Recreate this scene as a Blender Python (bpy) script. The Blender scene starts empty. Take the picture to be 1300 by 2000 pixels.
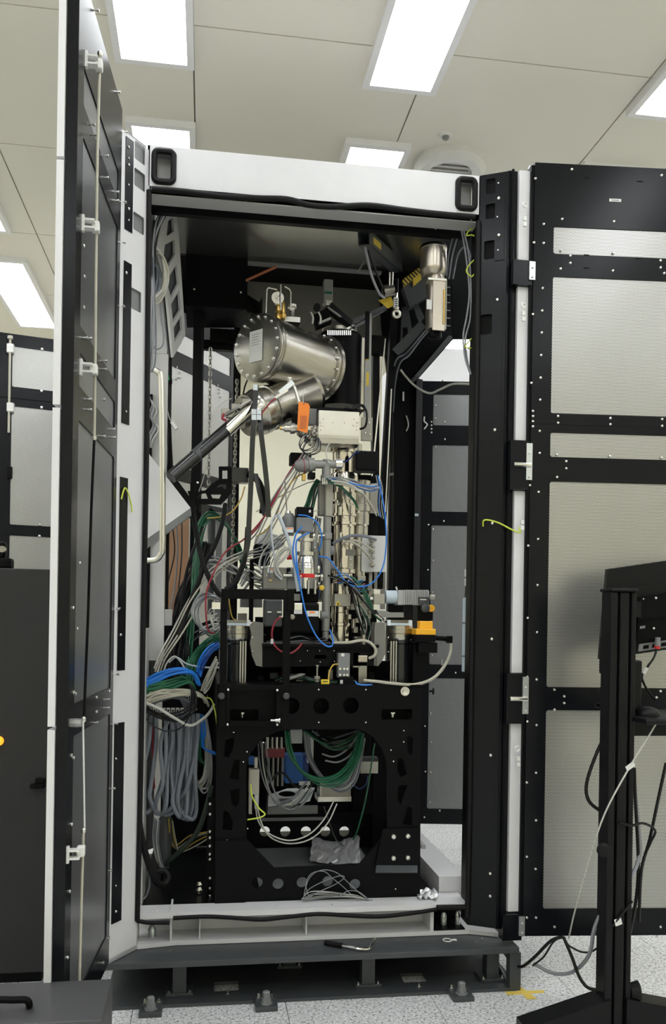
import bpy, bmesh, math, random
from mathutils import Vector, Matrix
from mathutils.geometry import delaunay_2d_cdt

random.seed(7)
SC = bpy.context.scene
COL = SC.collection

# ------------------------------------------------------------------ camera
F_PX, U0, V0, ROLL, YAW = 1690.0, 650.0, 1210.0, 0.016, math.atan(250 / 1690)
CAM = Vector((0, -3.47, 1.55))
FWD = Vector((math.sin(YAW), math.cos(YAW), 0))
RGT = Vector((math.cos(YAW), -math.sin(YAW), 0))
UPV = Vector((0, 0, 1))
cd = bpy.data.cameras.new('camera')
cd.sensor_fit = 'VERTICAL'; cd.sensor_height = 36; cd.sensor_width = 36
cd.lens = 36 * F_PX / 2000
cd.shift_y = (V0 - 1000) / 2000
cd.clip_start = 0.02
cam = bpy.data.objects.new('camera', cd); COL.objects.link(cam)
cx = RGT * math.cos(ROLL) + UPV * math.sin(ROLL)
cy = -RGT * math.sin(ROLL) + UPV * math.cos(ROLL)
cz = -FWD
cam.matrix_world = Matrix(((cx.x, cy.x, cz.x, CAM.x), (cx.y, cy.y, cz.y, CAM.y), (cx.z, cy.z, cz.z, CAM.z), (0, 0, 0, 1)))
SC.camera = cam

# ------------------------------------------------------------------ world, exposure (the light comes from the ceiling panels built below)
w = bpy.data.worlds.new('world'); SC.world = w; w.use_nodes = True
w.node_tree.nodes['Background'].inputs[0].default_value = (0.9, 0.93, 1, 1)
w.node_tree.nodes['Background'].inputs[1].default_value = 0.15
LIGHT_STRENGTH = 7.9
SC.cycles.diffuse_bounces = 6
SC.cycles.max_bounces = 12
SC.view_settings.view_transform = 'Standard'
SC.view_settings.look = 'None'
SC.view_settings.gamma = 1.0
SC.view_settings.use_curve_mapping = False
SC.view_settings.exposure = 0.18

# ------------------------------------------------------------------ helpers: photograph's pixel + a distance -> point in the room
def ray(u, v):
    du, dv = u - U0, v - V0
    a = (du * math.cos(ROLL) + dv * math.sin(ROLL)) / F_PX
    b = (du * math.sin(ROLL) - dv * math.cos(ROLL)) / F_PX
    return FWD + RGT * a + UPV * b
def W(u, v, y):
    d = ray(u, v); return CAM + d * ((y - CAM.y) / d.y)
def WZ(u, v, z):
    d = ray(u, v); return CAM + d * ((z - CAM.z) / d.z)
def WP(u, v, o, n):
    d = ray(u, v); return CAM + d * ((o - CAM).dot(n) / d.dot(n))
def px(p, n=1.0):                       # size of n pixels at point p
    return n * (p - CAM).dot(FWD) / F_PX

# ------------------------------------------------------------------ materials
def lin(c):
    c /= 255.0
    return c / 12.92 if c <= 0.04045 else ((c + 0.055) / 1.055) ** 2.4
def rgb(r, g, b): return (lin(r), lin(g), lin(b), 1)
MATS = {}
def mat(name, col, rough=0.5, metal=0.0, var=0.06, scale=9.0, bump=0.0, spec=0.5, trans=0.0, alpha=1.0, coat=0.0, stretch=None):
    m = bpy.data.materials.new(name); m.use_nodes = True
    nt = m.node_tree; b = nt.nodes['Principled BSDF']
    b.inputs['Roughness'].default_value = rough; b.inputs['Metallic'].default_value = metal
    b.inputs['Specular IOR Level'].default_value = spec
    b.inputs['Transmission Weight'].default_value = trans
    b.inputs['Alpha'].default_value = alpha
    b.inputs['Coat Weight'].default_value = coat
    tc = nt.nodes.new('ShaderNodeTexCoord'); n = nt.nodes.new('ShaderNodeTexNoise')
    n.inputs['Scale'].default_value = scale; n.inputs['Detail'].default_value = 3
    if stretch:
        mp = nt.nodes.new('ShaderNodeMapping'); mp.inputs['Scale'].default_value = stretch
        nt.links.new(tc.outputs['Object'], mp.inputs[0]); nt.links.new(mp.outputs[0], n.inputs['Vector'])
    else:
        nt.links.new(tc.outputs['Object'], n.inputs['Vector'])
    r = nt.nodes.new('ShaderNodeValToRGB')
    r.color_ramp.elements[0].position = 0.3; r.color_ramp.elements[1].position = 0.7
    r.color_ramp.elements[0].color = tuple(c * (1 - var) for c in col[:3]) + (1,)
    r.color_ramp.elements[1].color = tuple(min(1, c * (1 + var)) for c in col[:3]) + (1,)
    nt.links.new(n.outputs['Fac'], r.inputs[0]); nt.links.new(r.outputs[0], b.inputs['Base Color'])
    if bump:
        bp = nt.nodes.new('ShaderNodeBump'); bp.inputs['Strength'].default_value = bump; bp.inputs['Distance'].default_value = 0.002
        nt.links.new(n.outputs['Fac'], bp.inputs['Height']); nt.links.new(bp.outputs[0], b.inputs['Normal'])
    MATS[name] = m
    return m
def emis(name, col, s):
    m = bpy.data.materials.new(name); m.use_nodes = True
    b = m.node_tree.nodes['Principled BSDF']
    b.inputs['Base Color'].default_value = col
    b.inputs['Emission Color'].default_value = col; b.inputs['Emission Strength'].default_value = s
    MATS[name] = m
    return m
mat('white', (0.67, 0.67, 0.69, 1), 0.42, var=0.02)
mat('light_grey', (0.42, 0.42, 0.42, 1), 0.45, var=0.03)
mat('mid_grey', (0.20, 0.205, 0.21, 1), 0.45)
mat('slate', (0.05, 0.055, 0.06, 1), 0.42, var=0.08)
mat('black', (0.004, 0.0042, 0.0047, 1), 0.42, var=0.08, spec=0.09)
mat('door_black', (0.0055, 0.006, 0.0078, 1), 0.24, var=0.06, spec=0.2)
mat('matt_black', (0.004, 0.004, 0.004, 1), 0.6, spec=0.09)
mat('gloss_black', (0.008, 0.009, 0.010, 1), 0.22, spec=0.6, var=0.05)
mat('roof_steel', (0.30, 0.30, 0.29, 1), 0.24, 0.9, var=0.12, scale=3)
mat('sheet_grey', (0.26, 0.255, 0.23, 1), 0.4, 0.25, var=0.08, scale=3)
mat('box_grey', (0.055, 0.055, 0.058, 1), 0.5, var=0.04)
mat('rubber', (0.007, 0.007, 0.0075, 1), 0.55, spec=0.2, bump=0.1)
mat('cart_black', (0.006, 0.006, 0.007, 1), 0.4, spec=0.2)
mat('cabinet_grey', (0.026, 0.026, 0.027, 1), 0.5, var=0.04, spec=0.25)
mat('steel', (0.46, 0.44, 0.395, 1), 0.25, 1.0, var=0.09, scale=6, stretch=(1, 1, 12))
mat('steel_dark', (0.33, 0.32, 0.29, 1), 0.3, 1.0, var=0.1, scale=7)
mat('chrome', (0.78, 0.77, 0.73, 1), 0.1, 1.0, var=0.03)
mat('satin', (0.66, 0.64, 0.58, 1), 0.33, 1.0, var=0.05)
mat('champagne', (0.50, 0.45, 0.38, 1), 0.3, 1.0, var=0.05)
mat('column_steel', (0.66, 0.61, 0.53, 1), 0.13, 1.0, var=0.05, scale=4)
mat('bolt', (0.72, 0.72, 0.7, 1), 0.25, 1.0, var=0.03)
mat('zinc', (0.62, 0.66, 0.67, 1), 0.35, 0.9)
mat('brass', (0.62, 0.42, 0.13, 1), 0.3, 1.0)
mat('cream_metal', (0.37, 0.355, 0.30, 1), 0.45, 0.2)
mat('warm_grey', (0.20, 0.197, 0.18, 1), 0.45, 0.3)
mat('pipe_grey', (0.27, 0.27, 0.26, 1), 0.4, 0.3)
mat('copper', (0.50, 0.30, 0.20, 1), 0.32, 0.85)
mat('orange', (0.90, 0.24, 0.02, 1), 0.5)
mat('orange_strap', (0.45, 0.13, 0.05, 1), 0.6)
mat('yellow', (0.95, 0.48, 0.02, 1), 0.4)
mat('yellow_tag', (0.85, 0.62, 0.03, 1), 0.5)
mat('tape', (0.72, 0.53, 0.10, 1), 0.7)
mat('red', (0.62, 0.02, 0.02, 1), 0.35)
mat('green', (0.0, 0.42, 0.10, 1), 0.4)
mat('c_green', (0.008, 0.11, 0.05, 1), 0.4)
mat('c_blue', (0.02, 0.19, 0.68, 1), 0.35)
mat('c_navy', (0.01, 0.04, 0.20, 1), 0.4)
mat('c_grey', (0.26, 0.27, 0.29, 1), 0.45)
mat('c_slate', (0.15, 0.165, 0.195, 1), 0.45, bump=0.2, scale=60)
mat('c_light', (0.50, 0.50, 0.46, 1), 0.4)
mat('c_beige', (0.46, 0.44, 0.36, 1), 0.45)
mat('c_black', (0.007, 0.007, 0.007, 1), 0.4, spec=0.25)
mat('c_red', (0.28, 0.015, 0.03, 1), 0.4)
mat('c_yellow', (0.55, 0.36, 0.06, 1), 0.45)
mat('c_earth', (0.62, 0.72, 0.08, 1), 0.45)
mat('c_darkgreen', (0.03, 0.045, 0.035, 1), 0.45)
mat('clear_tube', (0.55, 0.6, 0.66, 1), 0.2, 0, alpha=0.85)
mat('ice_blue', (0.55, 0.65, 0.74, 1), 0.35)
mat('paper', (0.72, 0.78, 0.82, 1), 0.6)
mat('label', (0.70, 0.71, 0.70, 1), 0.6)
mat('foil', (0.80, 0.80, 0.83, 1), 0.3, 0.7, bump=0.3, scale=30)
mat('blue_box', (0.02, 0.14, 0.47, 1), 0.5)
mat('wall_cream', (0.80, 0.775, 0.63, 1), 0.6, var=0.015, scale=0.6)
mat('ceiling_paint', (0.78, 0.755, 0.675, 1), 0.55, var=0.02, scale=0.7)
mat('lamp_frame', (0.80, 0.80, 0.82, 1), 0.4, var=0.01)
mat('ceiling_gap', (0.30, 0.29, 0.25, 1), 0.7)
mat('plastic_white', (0.72, 0.72, 0.70, 1), 0.35)
mat('hazard_yellow', (0.62, 0.44, 0.03, 1), 0.5)
emis('diffuser', (0.93, 0.96, 1.0, 1), LIGHT_STRENGTH)
emis('lamp_amber', (1.0, 0.33, 0.02, 1), 1.3)

def perforated(name, base, hole, pitch=0.0070, rad=0.31, rough=0.33, metal=0.85):
    """sheet metal with staggered round holes; UVs are metres"""
    m = bpy.data.materials.new(name); m.use_nodes = True
    nt = m.node_tree; b = nt.nodes['Principled BSDF']; L = nt.links.new
    uv = nt.nodes.new('ShaderNodeUVMap'); uv.uv_map = 'UVMap'
    def vm(op, a, bb=None):
        n = nt.nodes.new('ShaderNodeVectorMath'); n.operation = op
        L(a, n.inputs[0])
        if bb is not None: n.inputs[1].default_value = bb
        return n
    s = vm('MULTIPLY', uv.outputs[0], (1 / pitch, 1 / (pitch * 1.732), 1))
    ds = []
    for off in ((0, 0, 0), (0.5, 0.5, 0)):
        a = vm('ADD', s.outputs[0], off); f = vm('FRACTION', a.outputs[0]); c = vm('SUBTRACT', f.outputs[0], (0.5, 0.5, 0))
        c2 = vm('MULTIPLY', c.outputs[0], (1, 1.732, 0)); l = vm('LENGTH', c2.outputs[0]); ds.append(l.outputs['Value'])
    mn = nt.nodes.new('ShaderNodeMath'); mn.operation = 'MINIMUM'; L(ds[0], mn.inputs[0]); L(ds[1], mn.inputs[1])
    mr = nt.nodes.new('ShaderNodeMapRange'); mr.inputs['From Min'].default_value = rad - 0.05; mr.inputs['From Max'].default_value = rad + 0.05
    L(mn.outputs[0], mr.inputs['Value'])
    mx = nt.nodes.new('ShaderNodeMix'); mx.data_type = 'RGBA'
    mx.inputs[6].default_value = hole; mx.inputs[7].default_value = base
    L(mr.outputs[0], mx.inputs[0]); L(mx.outputs[2], b.inputs['Base Color'])
    mm = nt.nodes.new('ShaderNodeMath'); mm.operation = 'MULTIPLY'; mm.inputs[1].default_value = metal
    L(mr.outputs[0], mm.inputs[0]); L(mm.outputs[0], b.inputs['Metallic'])
    b.inputs['Roughness'].default_value = rough
    bp = nt.nodes.new('ShaderNodeBump'); bp.inputs['Strength'].default_value = 0.35; bp.inputs['Distance'].default_value = 0.004
    tc = nt.nodes.new('ShaderNodeTexCoord'); no = nt.nodes.new('ShaderNodeTexNoise'); no.inputs['Scale'].default_value = 5
    L(tc.outputs['Object'], no.inputs['Vector']); L(no.outputs['Fac'], bp.inputs['Height']); L(bp.outputs[0], b.inputs['Normal'])
    MATS[name] = m
perforated('perf', (0.61, 0.607, 0.585, 1), (0.02, 0.02, 0.018, 1), rough=0.33)
perforated('perf_dark', (0.42, 0.43, 0.445, 1), (0.02, 0.02, 0.02, 1), rough=0.3)

def terrazzo():
    m = bpy.data.materials.new('terrazzo'); m.use_nodes = True
    nt = m.node_tree; b = nt.nodes['Principled BSDF']; L = nt.links.new
    tc = nt.nodes.new('ShaderNodeTexCoord')
    g = nt.nodes.new('ShaderNodeNewGeometry')
    n1 = nt.nodes.new('ShaderNodeTexNoise'); n1.inputs['Scale'].default_value = 95; n1.inputs['Detail'].default_value = 1.5
    n2 = nt.nodes.new('ShaderNodeTexNoise'); n2.inputs['Scale'].default_value = 70; n2.inputs['Detail'].default_value = 2
    L(g.outputs['Position'], n1.inputs['Vector']); L(g.outputs['Position'], n2.inputs['Vector'])
    r1 = nt.nodes.new('ShaderNodeValToRGB'); e = r1.color_ramp.elements
    e[0].position = 0.36; e[0].color = (0.24, 0.245, 0.26, 1); e[1].position = 0.44; e[1].color = (0.78, 0.79, 0.80, 1)
    L(n1.outputs['Fac'], r1.inputs[0])
    r2 = nt.nodes.new('ShaderNodeValToRGB'); e = r2.color_ramp.elements
    e[0].position = 0.38; e[0].color = (0.72, 0.72, 0.72, 1); e[1].position = 0.62; e[1].color = (1, 1, 1, 1)
    L(n2.outputs['Fac'], r2.inputs[0])
    mx = nt.nodes.new('ShaderNodeMix'); mx.data_type = 'RGBA'; mx.blend_type = 'MULTIPLY'; mx.inputs[0].default_value = 1
    L(r1.outputs[0], mx.inputs[6]); L(r2.outputs[0], mx.inputs[7]); L(mx.outputs[2], b.inputs['Base Color'])
    b.inputs['Roughness'].default_value = 0.35
    MATS['terrazzo'] = m
terrazzo()

def hazard():
    m = bpy.data.materials.new('hazard_stripes'); m.use_nodes = True
    nt = m.node_tree; b = nt.nodes['Principled BSDF']; L = nt.links.new
    tc = nt.nodes.new('ShaderNodeTexCoord'); wv = nt.nodes.new('ShaderNodeTexWave')
    wv.wave_type = 'BANDS'; wv.bands_direction = 'DIAGONAL'; wv.inputs['Scale'].default_value = 26
    L(tc.outputs['Object'], wv.inputs['Vector'])
    r = nt.nodes.new('ShaderNodeValToRGB'); r.color_ramp.interpolation = 'CONSTANT'
    r.color_ramp.elements[0].color = (0.012, 0.012, 0.012, 1); r.color_ramp.elements[1].position = 0.5; r.color_ramp.elements[1].color = (0.6, 0.42, 0.03, 1)
    L(wv.outputs['Fac'], r.inputs[0]); L(r.outputs[0], b.inputs['Base Color']); b.inputs['Roughness'].default_value = 0.5
    MATS['hazard_stripes'] = m
hazard()

# ------------------------------------------------------------------ object helpers
ORG = {}                                 # world origin of every object built
def link(o, parent=None, loc=None):
    COL.objects.link(o)
    if parent is not None:
        o.parent = parent
        base = ORG[parent.name]
    else:
        base = Vector((0, 0, 0))
    loc = Vector(loc) if loc is not None else base
    o.location = loc - base
    ORG[o.name] = loc
    return o
def tag(o, label=None, cat=None, group=None, kind=None):
    if label: o['label'] = label
    if cat: o['category'] = cat
    if group: o['group'] = group
    if kind or cat: o['kind'] = kind or 'thing'
    return o
def T(name, label, cat, loc, group=None, kind=None):
    o = bpy.data.objects.new(name, None); o.empty_display_size = 0.05
    link(o, None, loc)
    return tag(o, label, cat, group, kind)

class MB:
    def __init__(s): s.v = []; s.f = []
    def add(s, vs, fs):
        k = len(s.v); s.v += [Vector(p) for p in vs]; s.f += [tuple(i + k for i in f) for f in fs]; return s
    def obox(s, o, X, Y, Z):
        o, X, Y, Z = Vector(o), Vector(X), Vector(Y), Vector(Z)
        if X.cross(Y).dot(Z) < 0: X, Y = Y, X
        c = [o, o + X, o + X + Y, o + Y]; c += [p + Z for p in c]
        return s.add(c, [(3, 2, 1, 0), (4, 5, 6, 7), (0, 1, 5, 4), (1, 2, 6, 5), (2, 3, 7, 6), (3, 0, 4, 7)])
    def box(s, a, b):
        a, b = Vector(a), Vector(b); d = b - a
        a = Vector((min(a.x, b.x), min(a.y, b.y), min(a.z, b.z)))
        return s.obox(a, (abs(d.x), 0, 0), (0, abs(d.y), 0), (0, 0, abs(d.z)))
    def bbox(s, a, b, bev):                # box with bevelled edges
        bm = bmesh.new(); bmesh.ops.create_cube(bm, size=1)
        a, b = Vector(a), Vector(b); c = (a + b) / 2; d = b - a
        for vv in bm.verts: vv.co = Vector((vv.co.x * abs(d.x), vv.co.y * abs(d.y), vv.co.z * abs(d.z))) + c
        bmesh.ops.bevel(bm, geom=bm.edges[:], offset=bev, segments=2, affect='EDGES', profile=0.5)
        bm.verts.index_update()
        s.add([vv.co.copy() for vv in bm.verts], [tuple(x.index for x in f.verts) for f in bm.faces]); bm.free(); return s
    def bar(s, p0, p1, w_, h, up=(0, 0, 1)):
        p0, p1 = Vector(p0), Vector(p1); d = (p1 - p0); n = d.normalized(); up = Vector(up)
        x = n.cross(up)
        if x.length < 1e-4: x = n.cross(Vector((0, 1, 0)))
        x.normalize(); y = x.cross(n)
        return s.obox(p0 - x * w_ / 2 - y * h / 2, x * w_, y * h, d)
    def ring(s, c, x, y, r, n): return [c + x * (r * math.cos(2 * math.pi * i / n)) + y * (r * math.sin(2 * math.pi * i / n)) for i in range(n)]
    def lathe(s, p0, ax, prof, n=24, caps=True):
        p0, ax = Vector(p0), Vector(ax).normalized()
        x = ax.orthogonal().normalized(); y = ax.cross(x)
        vs = []; fs = []
        for t, r in prof: vs += s.ring(p0 + ax * t, x, y, max(r, 1e-5), n)
        for k in range(len(prof) - 1):
            for i in range(n):
                j = (i + 1) % n; fs.append((k * n + i, k * n + j, (k + 1) * n + j, (k + 1) * n + i))
        if caps:
            fs.append(tuple(reversed(range(n)))); fs.append(tuple((len(prof) - 1) * n + i for i in range(n)))
        return s.add(vs, fs)
    def cyl(s, p0, p1, r0, r1=None, n=20):
        p0, p1 = Vector(p0), Vector(p1); r1 = r0 if r1 is None else r1
        return s.lathe(p0, p1 - p0, [(0, r0), ((p1 - p0).length, r1)], n)
    def tube(s, pts, r, n=7, smooth=5):
        pts = [Vector(p) for p in pts]
        if smooth and len(pts) > 2: pts = catmull(pts, smooth)
        vs = []; fs = []; m = len(pts); px_ = None
        for i, p in enumerate(pts):
            d = (pts[min(i + 1, m - 1)] - pts[max(i - 1, 0)])
            d = d.normalized() if d.length > 1e-9 else Vector((0, 0, 1))
            if px_ is None: x = d.orthogonal().normalized()
            else:
                x = px_ - d * px_.dot(d)
                x = x.normalized() if x.length > 1e-6 else d.orthogonal().normalized()
            px_ = x; y = d.cross(x)
            vs += s.ring(p, x, y, r, n)
        for k in range(m - 1):
            for i in range(n):
                j = (i + 1) % n; fs.append((k * n + i, k * n + j, (k + 1) * n + j, (k + 1) * n + i))
        fs.append(tuple(reversed(range(n)))); fs.append(tuple((m - 1) * n + i for i in range(n)))
        return s.add(vs, fs)
    def torus(s, c, ax, R, r, n=20, m=8, sx=1.0):
        c, ax = Vector(c), Vector(ax).normalized(); x = ax.orthogonal().normalized(); y = ax.cross(x)
        vs = []; fs = []
        for i in range(n):
            a = 2 * math.pi * i / n; d = x * math.cos(a) + y * math.sin(a)
            for j in range(m):
                b = 2 * math.pi * j / m; vs.append(c + d * (R + r * math.cos(b)) + ax * (r * math.sin(b)))
        for i in range(n):
            for j in range(m):
                fs.append((i * m + j, ((i + 1) % n) * m + j, ((i + 1) % n) * m + (j + 1) % m, i * m + (j + 1) % m))
        return s.add(vs, fs)
    def prism(s, pts, vec):
        pts = [Vector(p) for p in pts]; vec = Vector(vec); n = len(pts)
        nr = Vector((0, 0, 0))
        for i in range(n): nr += (pts[i] - pts[0]).cross(pts[(i + 1) % n] - pts[0])
        if nr.dot(vec) > 0: pts.reverse()
        vs = pts + [p + vec for p in pts]
        fs = [tuple(range(n)), tuple(n + i for i in reversed(range(n)))]
        for i in range(n): j = (i + 1) % n; fs.append((j, i, n + i, n + j))
        return s.add(vs, fs)
    def build(s, name, m, parent=None, smooth=False, loc=None):
        if loc is None: loc = ORG[parent.name] if parent is not None else (sum(s.v, Vector()) / len(s.v))
        loc = Vector(loc)
        if parent is None:
            loc.z = min(p.z for p in s.v)
        me = bpy.data.meshes.new(name); me.from_pydata([p - loc for p in s.v], [], s.f)
        me.materials.append(MATS[m] if isinstance(m, str) else m)
        if smooth:
            me.shade_smooth() if hasattr(me, 'shade_smooth') else None
            try: me.set_sharp_from_angle(angle=math.radians(38))
            except Exception: pass
        o = bpy.data.objects.new(name, me)
        return link(o, parent, loc)
def catmull(p, k):
    out = []
    q = [p[0] * 2 - p[1]] + p + [p[-1] * 2 - p[-2]]
    for i in range(1, len(q) - 2):
        a, b, c, d = q[i - 1:i + 3]
        for j in range(k):
            t = j / k
            out.append(0.5 * ((2 * b) + (c - a) * t + (2 * a - 5 * b + 4 * c - d) * t * t + (3 * b - a - 3 * c + d) * t ** 3))
    return out + [p[-1]]
def single(name, mb, m, label, cat, group=None, smooth=False):
    return tag(mb.build(name, m, None, smooth), label, cat, group)

def plate(name, outer, holes, thick, o, U, V, m, parent=None):
    """flat sheet with cut-outs: outer/holes are 2D loops in the frame (o; U, V); thickness goes along -(U x V)... away from the viewer side"""
    U, V, o = Vector(U), Vector(V), Vector(o); N = U.cross(V)
    pts = []; edges = []
    for lp in [outer] + list(holes):
        k = len(pts); pts += [Vector(p[:2]) for p in lp]
        edges += [(k + i, k + (i + 1) % len(lp)) for i in range(len(lp))]
    vo, eo, fo, ov, oe, of = delaunay_2d_cdt(pts, edges, [], 1, 1e-6)
    def inside(p, lp):
        c = False; n = len(lp)
        for i in range(n):
            a, b = lp[i], lp[i - 1]
            if (a[1] > p.y) != (b[1] > p.y) and p.x < (b[0] - a[0]) * (p.y - a[1]) / (b[1] - a[1]) + a[0]: c = not c
        return c
    fs = []
    for f in fo:
        c = sum((vo[i] for i in f), Vector((0, 0))) / len(f)
        if inside(c, outer) and not any(inside(c, h) for h in holes): fs.append(f)
    n = len(vo); vs = [o + U * p.x + V * p.y for p in vo] + [o + U * p.x + V * p.y - N * thick for p in vo]
    faces = []; cnt = {}
    for f in fs:
        faces.append(tuple(f)); faces.append(tuple(n + i for i in reversed(f)))
        for i in range(len(f)):
            e = (f[i], f[(i + 1) % len(f)]); cnt[e] = cnt.get(e, 0) + 1
    for (a, b) in list(cnt):
        if (b, a) not in cnt: faces.append((b, a, n + a, n + b))
    loc = ORG[parent.name] if parent is not None else o
    me = bpy.data.meshes.new(name); me.from_pydata([p - loc for p in vs], [], faces)
    uv = me.uv_layers.new(name='UVMap'); uvs = [(p.x, p.y) for p in vo] * 2
    for l in me.loops: uv.data[l.index].uv = uvs[l.vertex_index]
    me.materials.append(MATS[m])
    ob = bpy.data.objects.new(name, me)
    return link(ob, parent, loc)
def rr(x0, y0, x1, y1, r, k=4):
    x0, x1 = min(x0, x1), max(x0, x1); y0, y1 = min(y0, y1), max(y0, y1); out = []
    for cx_, cy_, a0 in ((x1 - r, y1 - r, 0), (x0 + r, y1 - r, 90), (x0 + r, y0 + r, 180), (x1 - r, y0 + r, 270)):
        for i in range(k + 1):
            a = math.radians(a0 + 90 * i / k); out.append((cx_ + r * math.cos(a), cy_ + r * math.sin(a)))
    return out
def circ(x, y, r, n=18): return [(x + r * math.cos(2 * math.pi * i / n), y + r * math.sin(2 * math.pi * i / n)) for i in range(n)]

# shared little meshes
def proto(name, mb, m):
    me = bpy.data.meshes.new(name); me.from_pydata([tuple(p) for p in mb.v], [], mb.f); me.materials.append(MATS[m]); return me
SCREW = proto('screw', MB().lathe((0, 0, 0), (0, -1, 0), [(-0.002, 1.0), (0.35, 1.0), (0.75, 0.75), (0.9, 0.35), (0.6, 0.3)], 10), 'bolt')
HEX = proto('hex_bolt', MB().lathe((0, 0, 0), (0, 0, 1), [(0, 1.5), (0.2, 1.5), (0.2, 1.0), (1.1, 1.0), (1.1, 0.55), (1.9, 0.55)], 6), 'bolt')
STUD = proto('stud', MB().lathe((0, 0, 0), (0, -1, 0), [(0, 0.7), (1.6, 0.7), (1.6, 1.25), (2.9, 1.25), (3.1, 0.8)], 8), 'bolt')
def inst(name, me, parent, loc, d=(0, -1, 0), s=0.007, base=(0, -1, 0)):
    o = bpy.data.objects.new(name, me); link(o, parent, loc)
    o.rotation_mode = 'QUATERNION'; o.rotation_quaternion = Vector(base).rotation_difference(Vector(d)); o.scale = (s, s, s)
    return o
def screw(parent, loc, d=(0, -1, 0), s=0.007): return inst('screw', SCREW, parent, loc, d, s)
def hexb(parent, loc, d=(0, 0, 1), s=0.008): return inst('bolt', HEX, parent, loc, d, s, (0, 0, 1))

def cable(name, label, pts, rpx, m, group=None, cat='cable', n=7, k=5):
    P = [W(*p) for p in pts]; c = P[len(P) // 2]
    return single(name, MB().tube(P, px(c, rpx), n, k), m, label, cat, group, smooth=True)
ORD = ['leftmost', 'second from left', 'third from left', 'fourth from left', 'fifth from left', 'sixth from left', 'seventh from left', 'eighth from left']
def bundle(num, name, label, pts, spread, rpx, m, group, seed=1, dy=0.02, cat='cable', fan=None):
    """num loose cables that follow the same run, each with its own wander"""
    rnd = random.Random(seed)
    for i in range(num):
        t = (i / (num - 1) - 0.5) * 2 if num > 1 else 0
        q = []
        for j, p in enumerate(pts):
            sp = spread[j] if isinstance(spread, (list, tuple)) else spread
            if not isinstance(sp, tuple): sp = (sp, sp * 0.5)
            q.append((p[0] + t * sp[0] + rnd.uniform(-.25, .25) * sp[0], p[1] + t * sp[1] + rnd.uniform(-.4, .4) * sp[1], p[2] + rnd.uniform(-dy, dy)))
        mm = m if isinstance(m, str) else m[i % len(m)]
        cable(name, label.replace('@', ORD[min(i, 7)]), q, rpx, mm, group, cat)
def pbox(u0, v0, u1, v1, y, d, bev=0):   # box whose front face fills a pixel rectangle at distance y
    a = W(u0, (v0 + v1) / 2, y); b = W(u1, (v0 + v1) / 2, y); t = W((u0 + u1) / 2, v0, y); q = W((u0 + u1) / 2, v1, y)
    A, B = Vector((a.x, y, q.z)), Vector((b.x, y + d, t.z))
    return MB().bbox(A, B, bev) if bev else MB().box(A, B)
def pcyl(u, v0, v1, hw, y, n=24, hw1=None):  # upright cylinder: axis at pixel column u, hw = half width in pixels
    a = W(u, (v0 + v1) / 2, y); t = W(u, v0, y); q = W(u, v1, y)
    return MB().lathe((a.x, y, q.z), (0, 0, 1), [(0, px(a, hw if hw1 is None else hw1)), (t.z - q.z, px(a, hw))], n)
def plathe(u, prof, y, n=28):             # prof: list of (v, half width px), top to bottom
    v0 = prof[0][0]; v1 = prof[-1][0]
    a = W(u, (v0 + v1) / 2, y); q = W(u, v1, y)
    pr = [(W(u, v, y).z - q.z, px(a, h)) for v, h in reversed(prof)]
    return MB().lathe((a.x, y, q.z), (0, 0, 1), pr, n)
def ptube(pts, rpx, n=10, k=5):
    P = [W(*p) for p in pts]; return MB().tube(P, px(P[0], rpx), n, k)
def pcyl2(p, q, rpx, n=20):
    P, Q = W(*p), W(*q); return MB().cyl(P, Q, px(P, rpx), n=n)
def poly(pts, y): return [W(u, v, y) for u, v in pts]
# ================================================================== THE ROOM
X0, X1, Y0, Y1, ZC = -4.6, 5.6, -5.6, 6.0, 4.2
fl = tag(MB().box((X0, Y0, -0.05), (X1, Y1, -0.012)).build('floor', 'ceiling_gap'), kind='structure')
tm = None
nx = 0
for i in range(-5, 8):
    for j in range(-6, 11):
        x0, y0 = -0.256 + 0.602 * i, -0.182 + 0.602 * j
        if x0 < -2.2 or x0 > 4.0 or y0 < -2.6 or y0 > 5.3: continue
        if tm is None:
            tm = proto('floor_tile', MB().bbox((0.0012, 0.0012, -0.012), (0.6008, 0.6008, 0), 0.0008), 'terrazzo')
        o = bpy.data.objects.new('floor_tile', tm); link(o, fl, (x0, y0, 0))
# bare remainder of the floor, out of sight
for a, b in (((X0, Y0, -0.012), (-2.062, Y1, 0)), ((4.56, Y0, -0.012), (X1, Y1, 0)), ((-2.062, Y0, -0.012), (4.56, -2.59, 0)), ((-2.062, 5.838, -0.012), (4.56, Y1, 0))):
    MB().box(a, b).build('floor_field', 'terrazzo', fl)
cl = tag(MB().box((X0, Y0, ZC + 0.012), (X1, Y1, ZC + 0.06)).build('ceiling', 'ceiling_gap'), kind='structure')
xs = [X0, -3.42, -2.31, -1.2, -0.095, 1.01, 2.095, 3.2, 4.3, X1]
ys = [Y0, -4.2, -3.03, -1.87, -0.7, 0.46, 1.626, 2.80, 3.97, 5.13, Y1]
for i in range(len(xs) - 1):
    for j in range(len(ys) - 1):
        MB().box((xs[i] + 0.004, ys[j] + 0.004, ZC), (xs[i + 1] - 0.004, ys[j + 1] - 0.004, ZC + 0.012)).build('ceiling_panel', 'ceiling_paint', cl)
for nm, a, b in (('wall_back', (X0, Y1, 0), (X1, Y1 + 0.1, ZC)), ('wall_front', (X0, Y0 - 0.1, 0), (X1, Y0, ZC)),
                 ('wall_left', (X0 - 0.1, Y0, 0), (X0, Y1, ZC)), ('wall_right', (X1, Y0, 0), (X1 + 0.1, Y1, ZC))):
    tag(MB().box(a, b).build(nm, 'wall_cream'), kind='structure')

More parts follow.
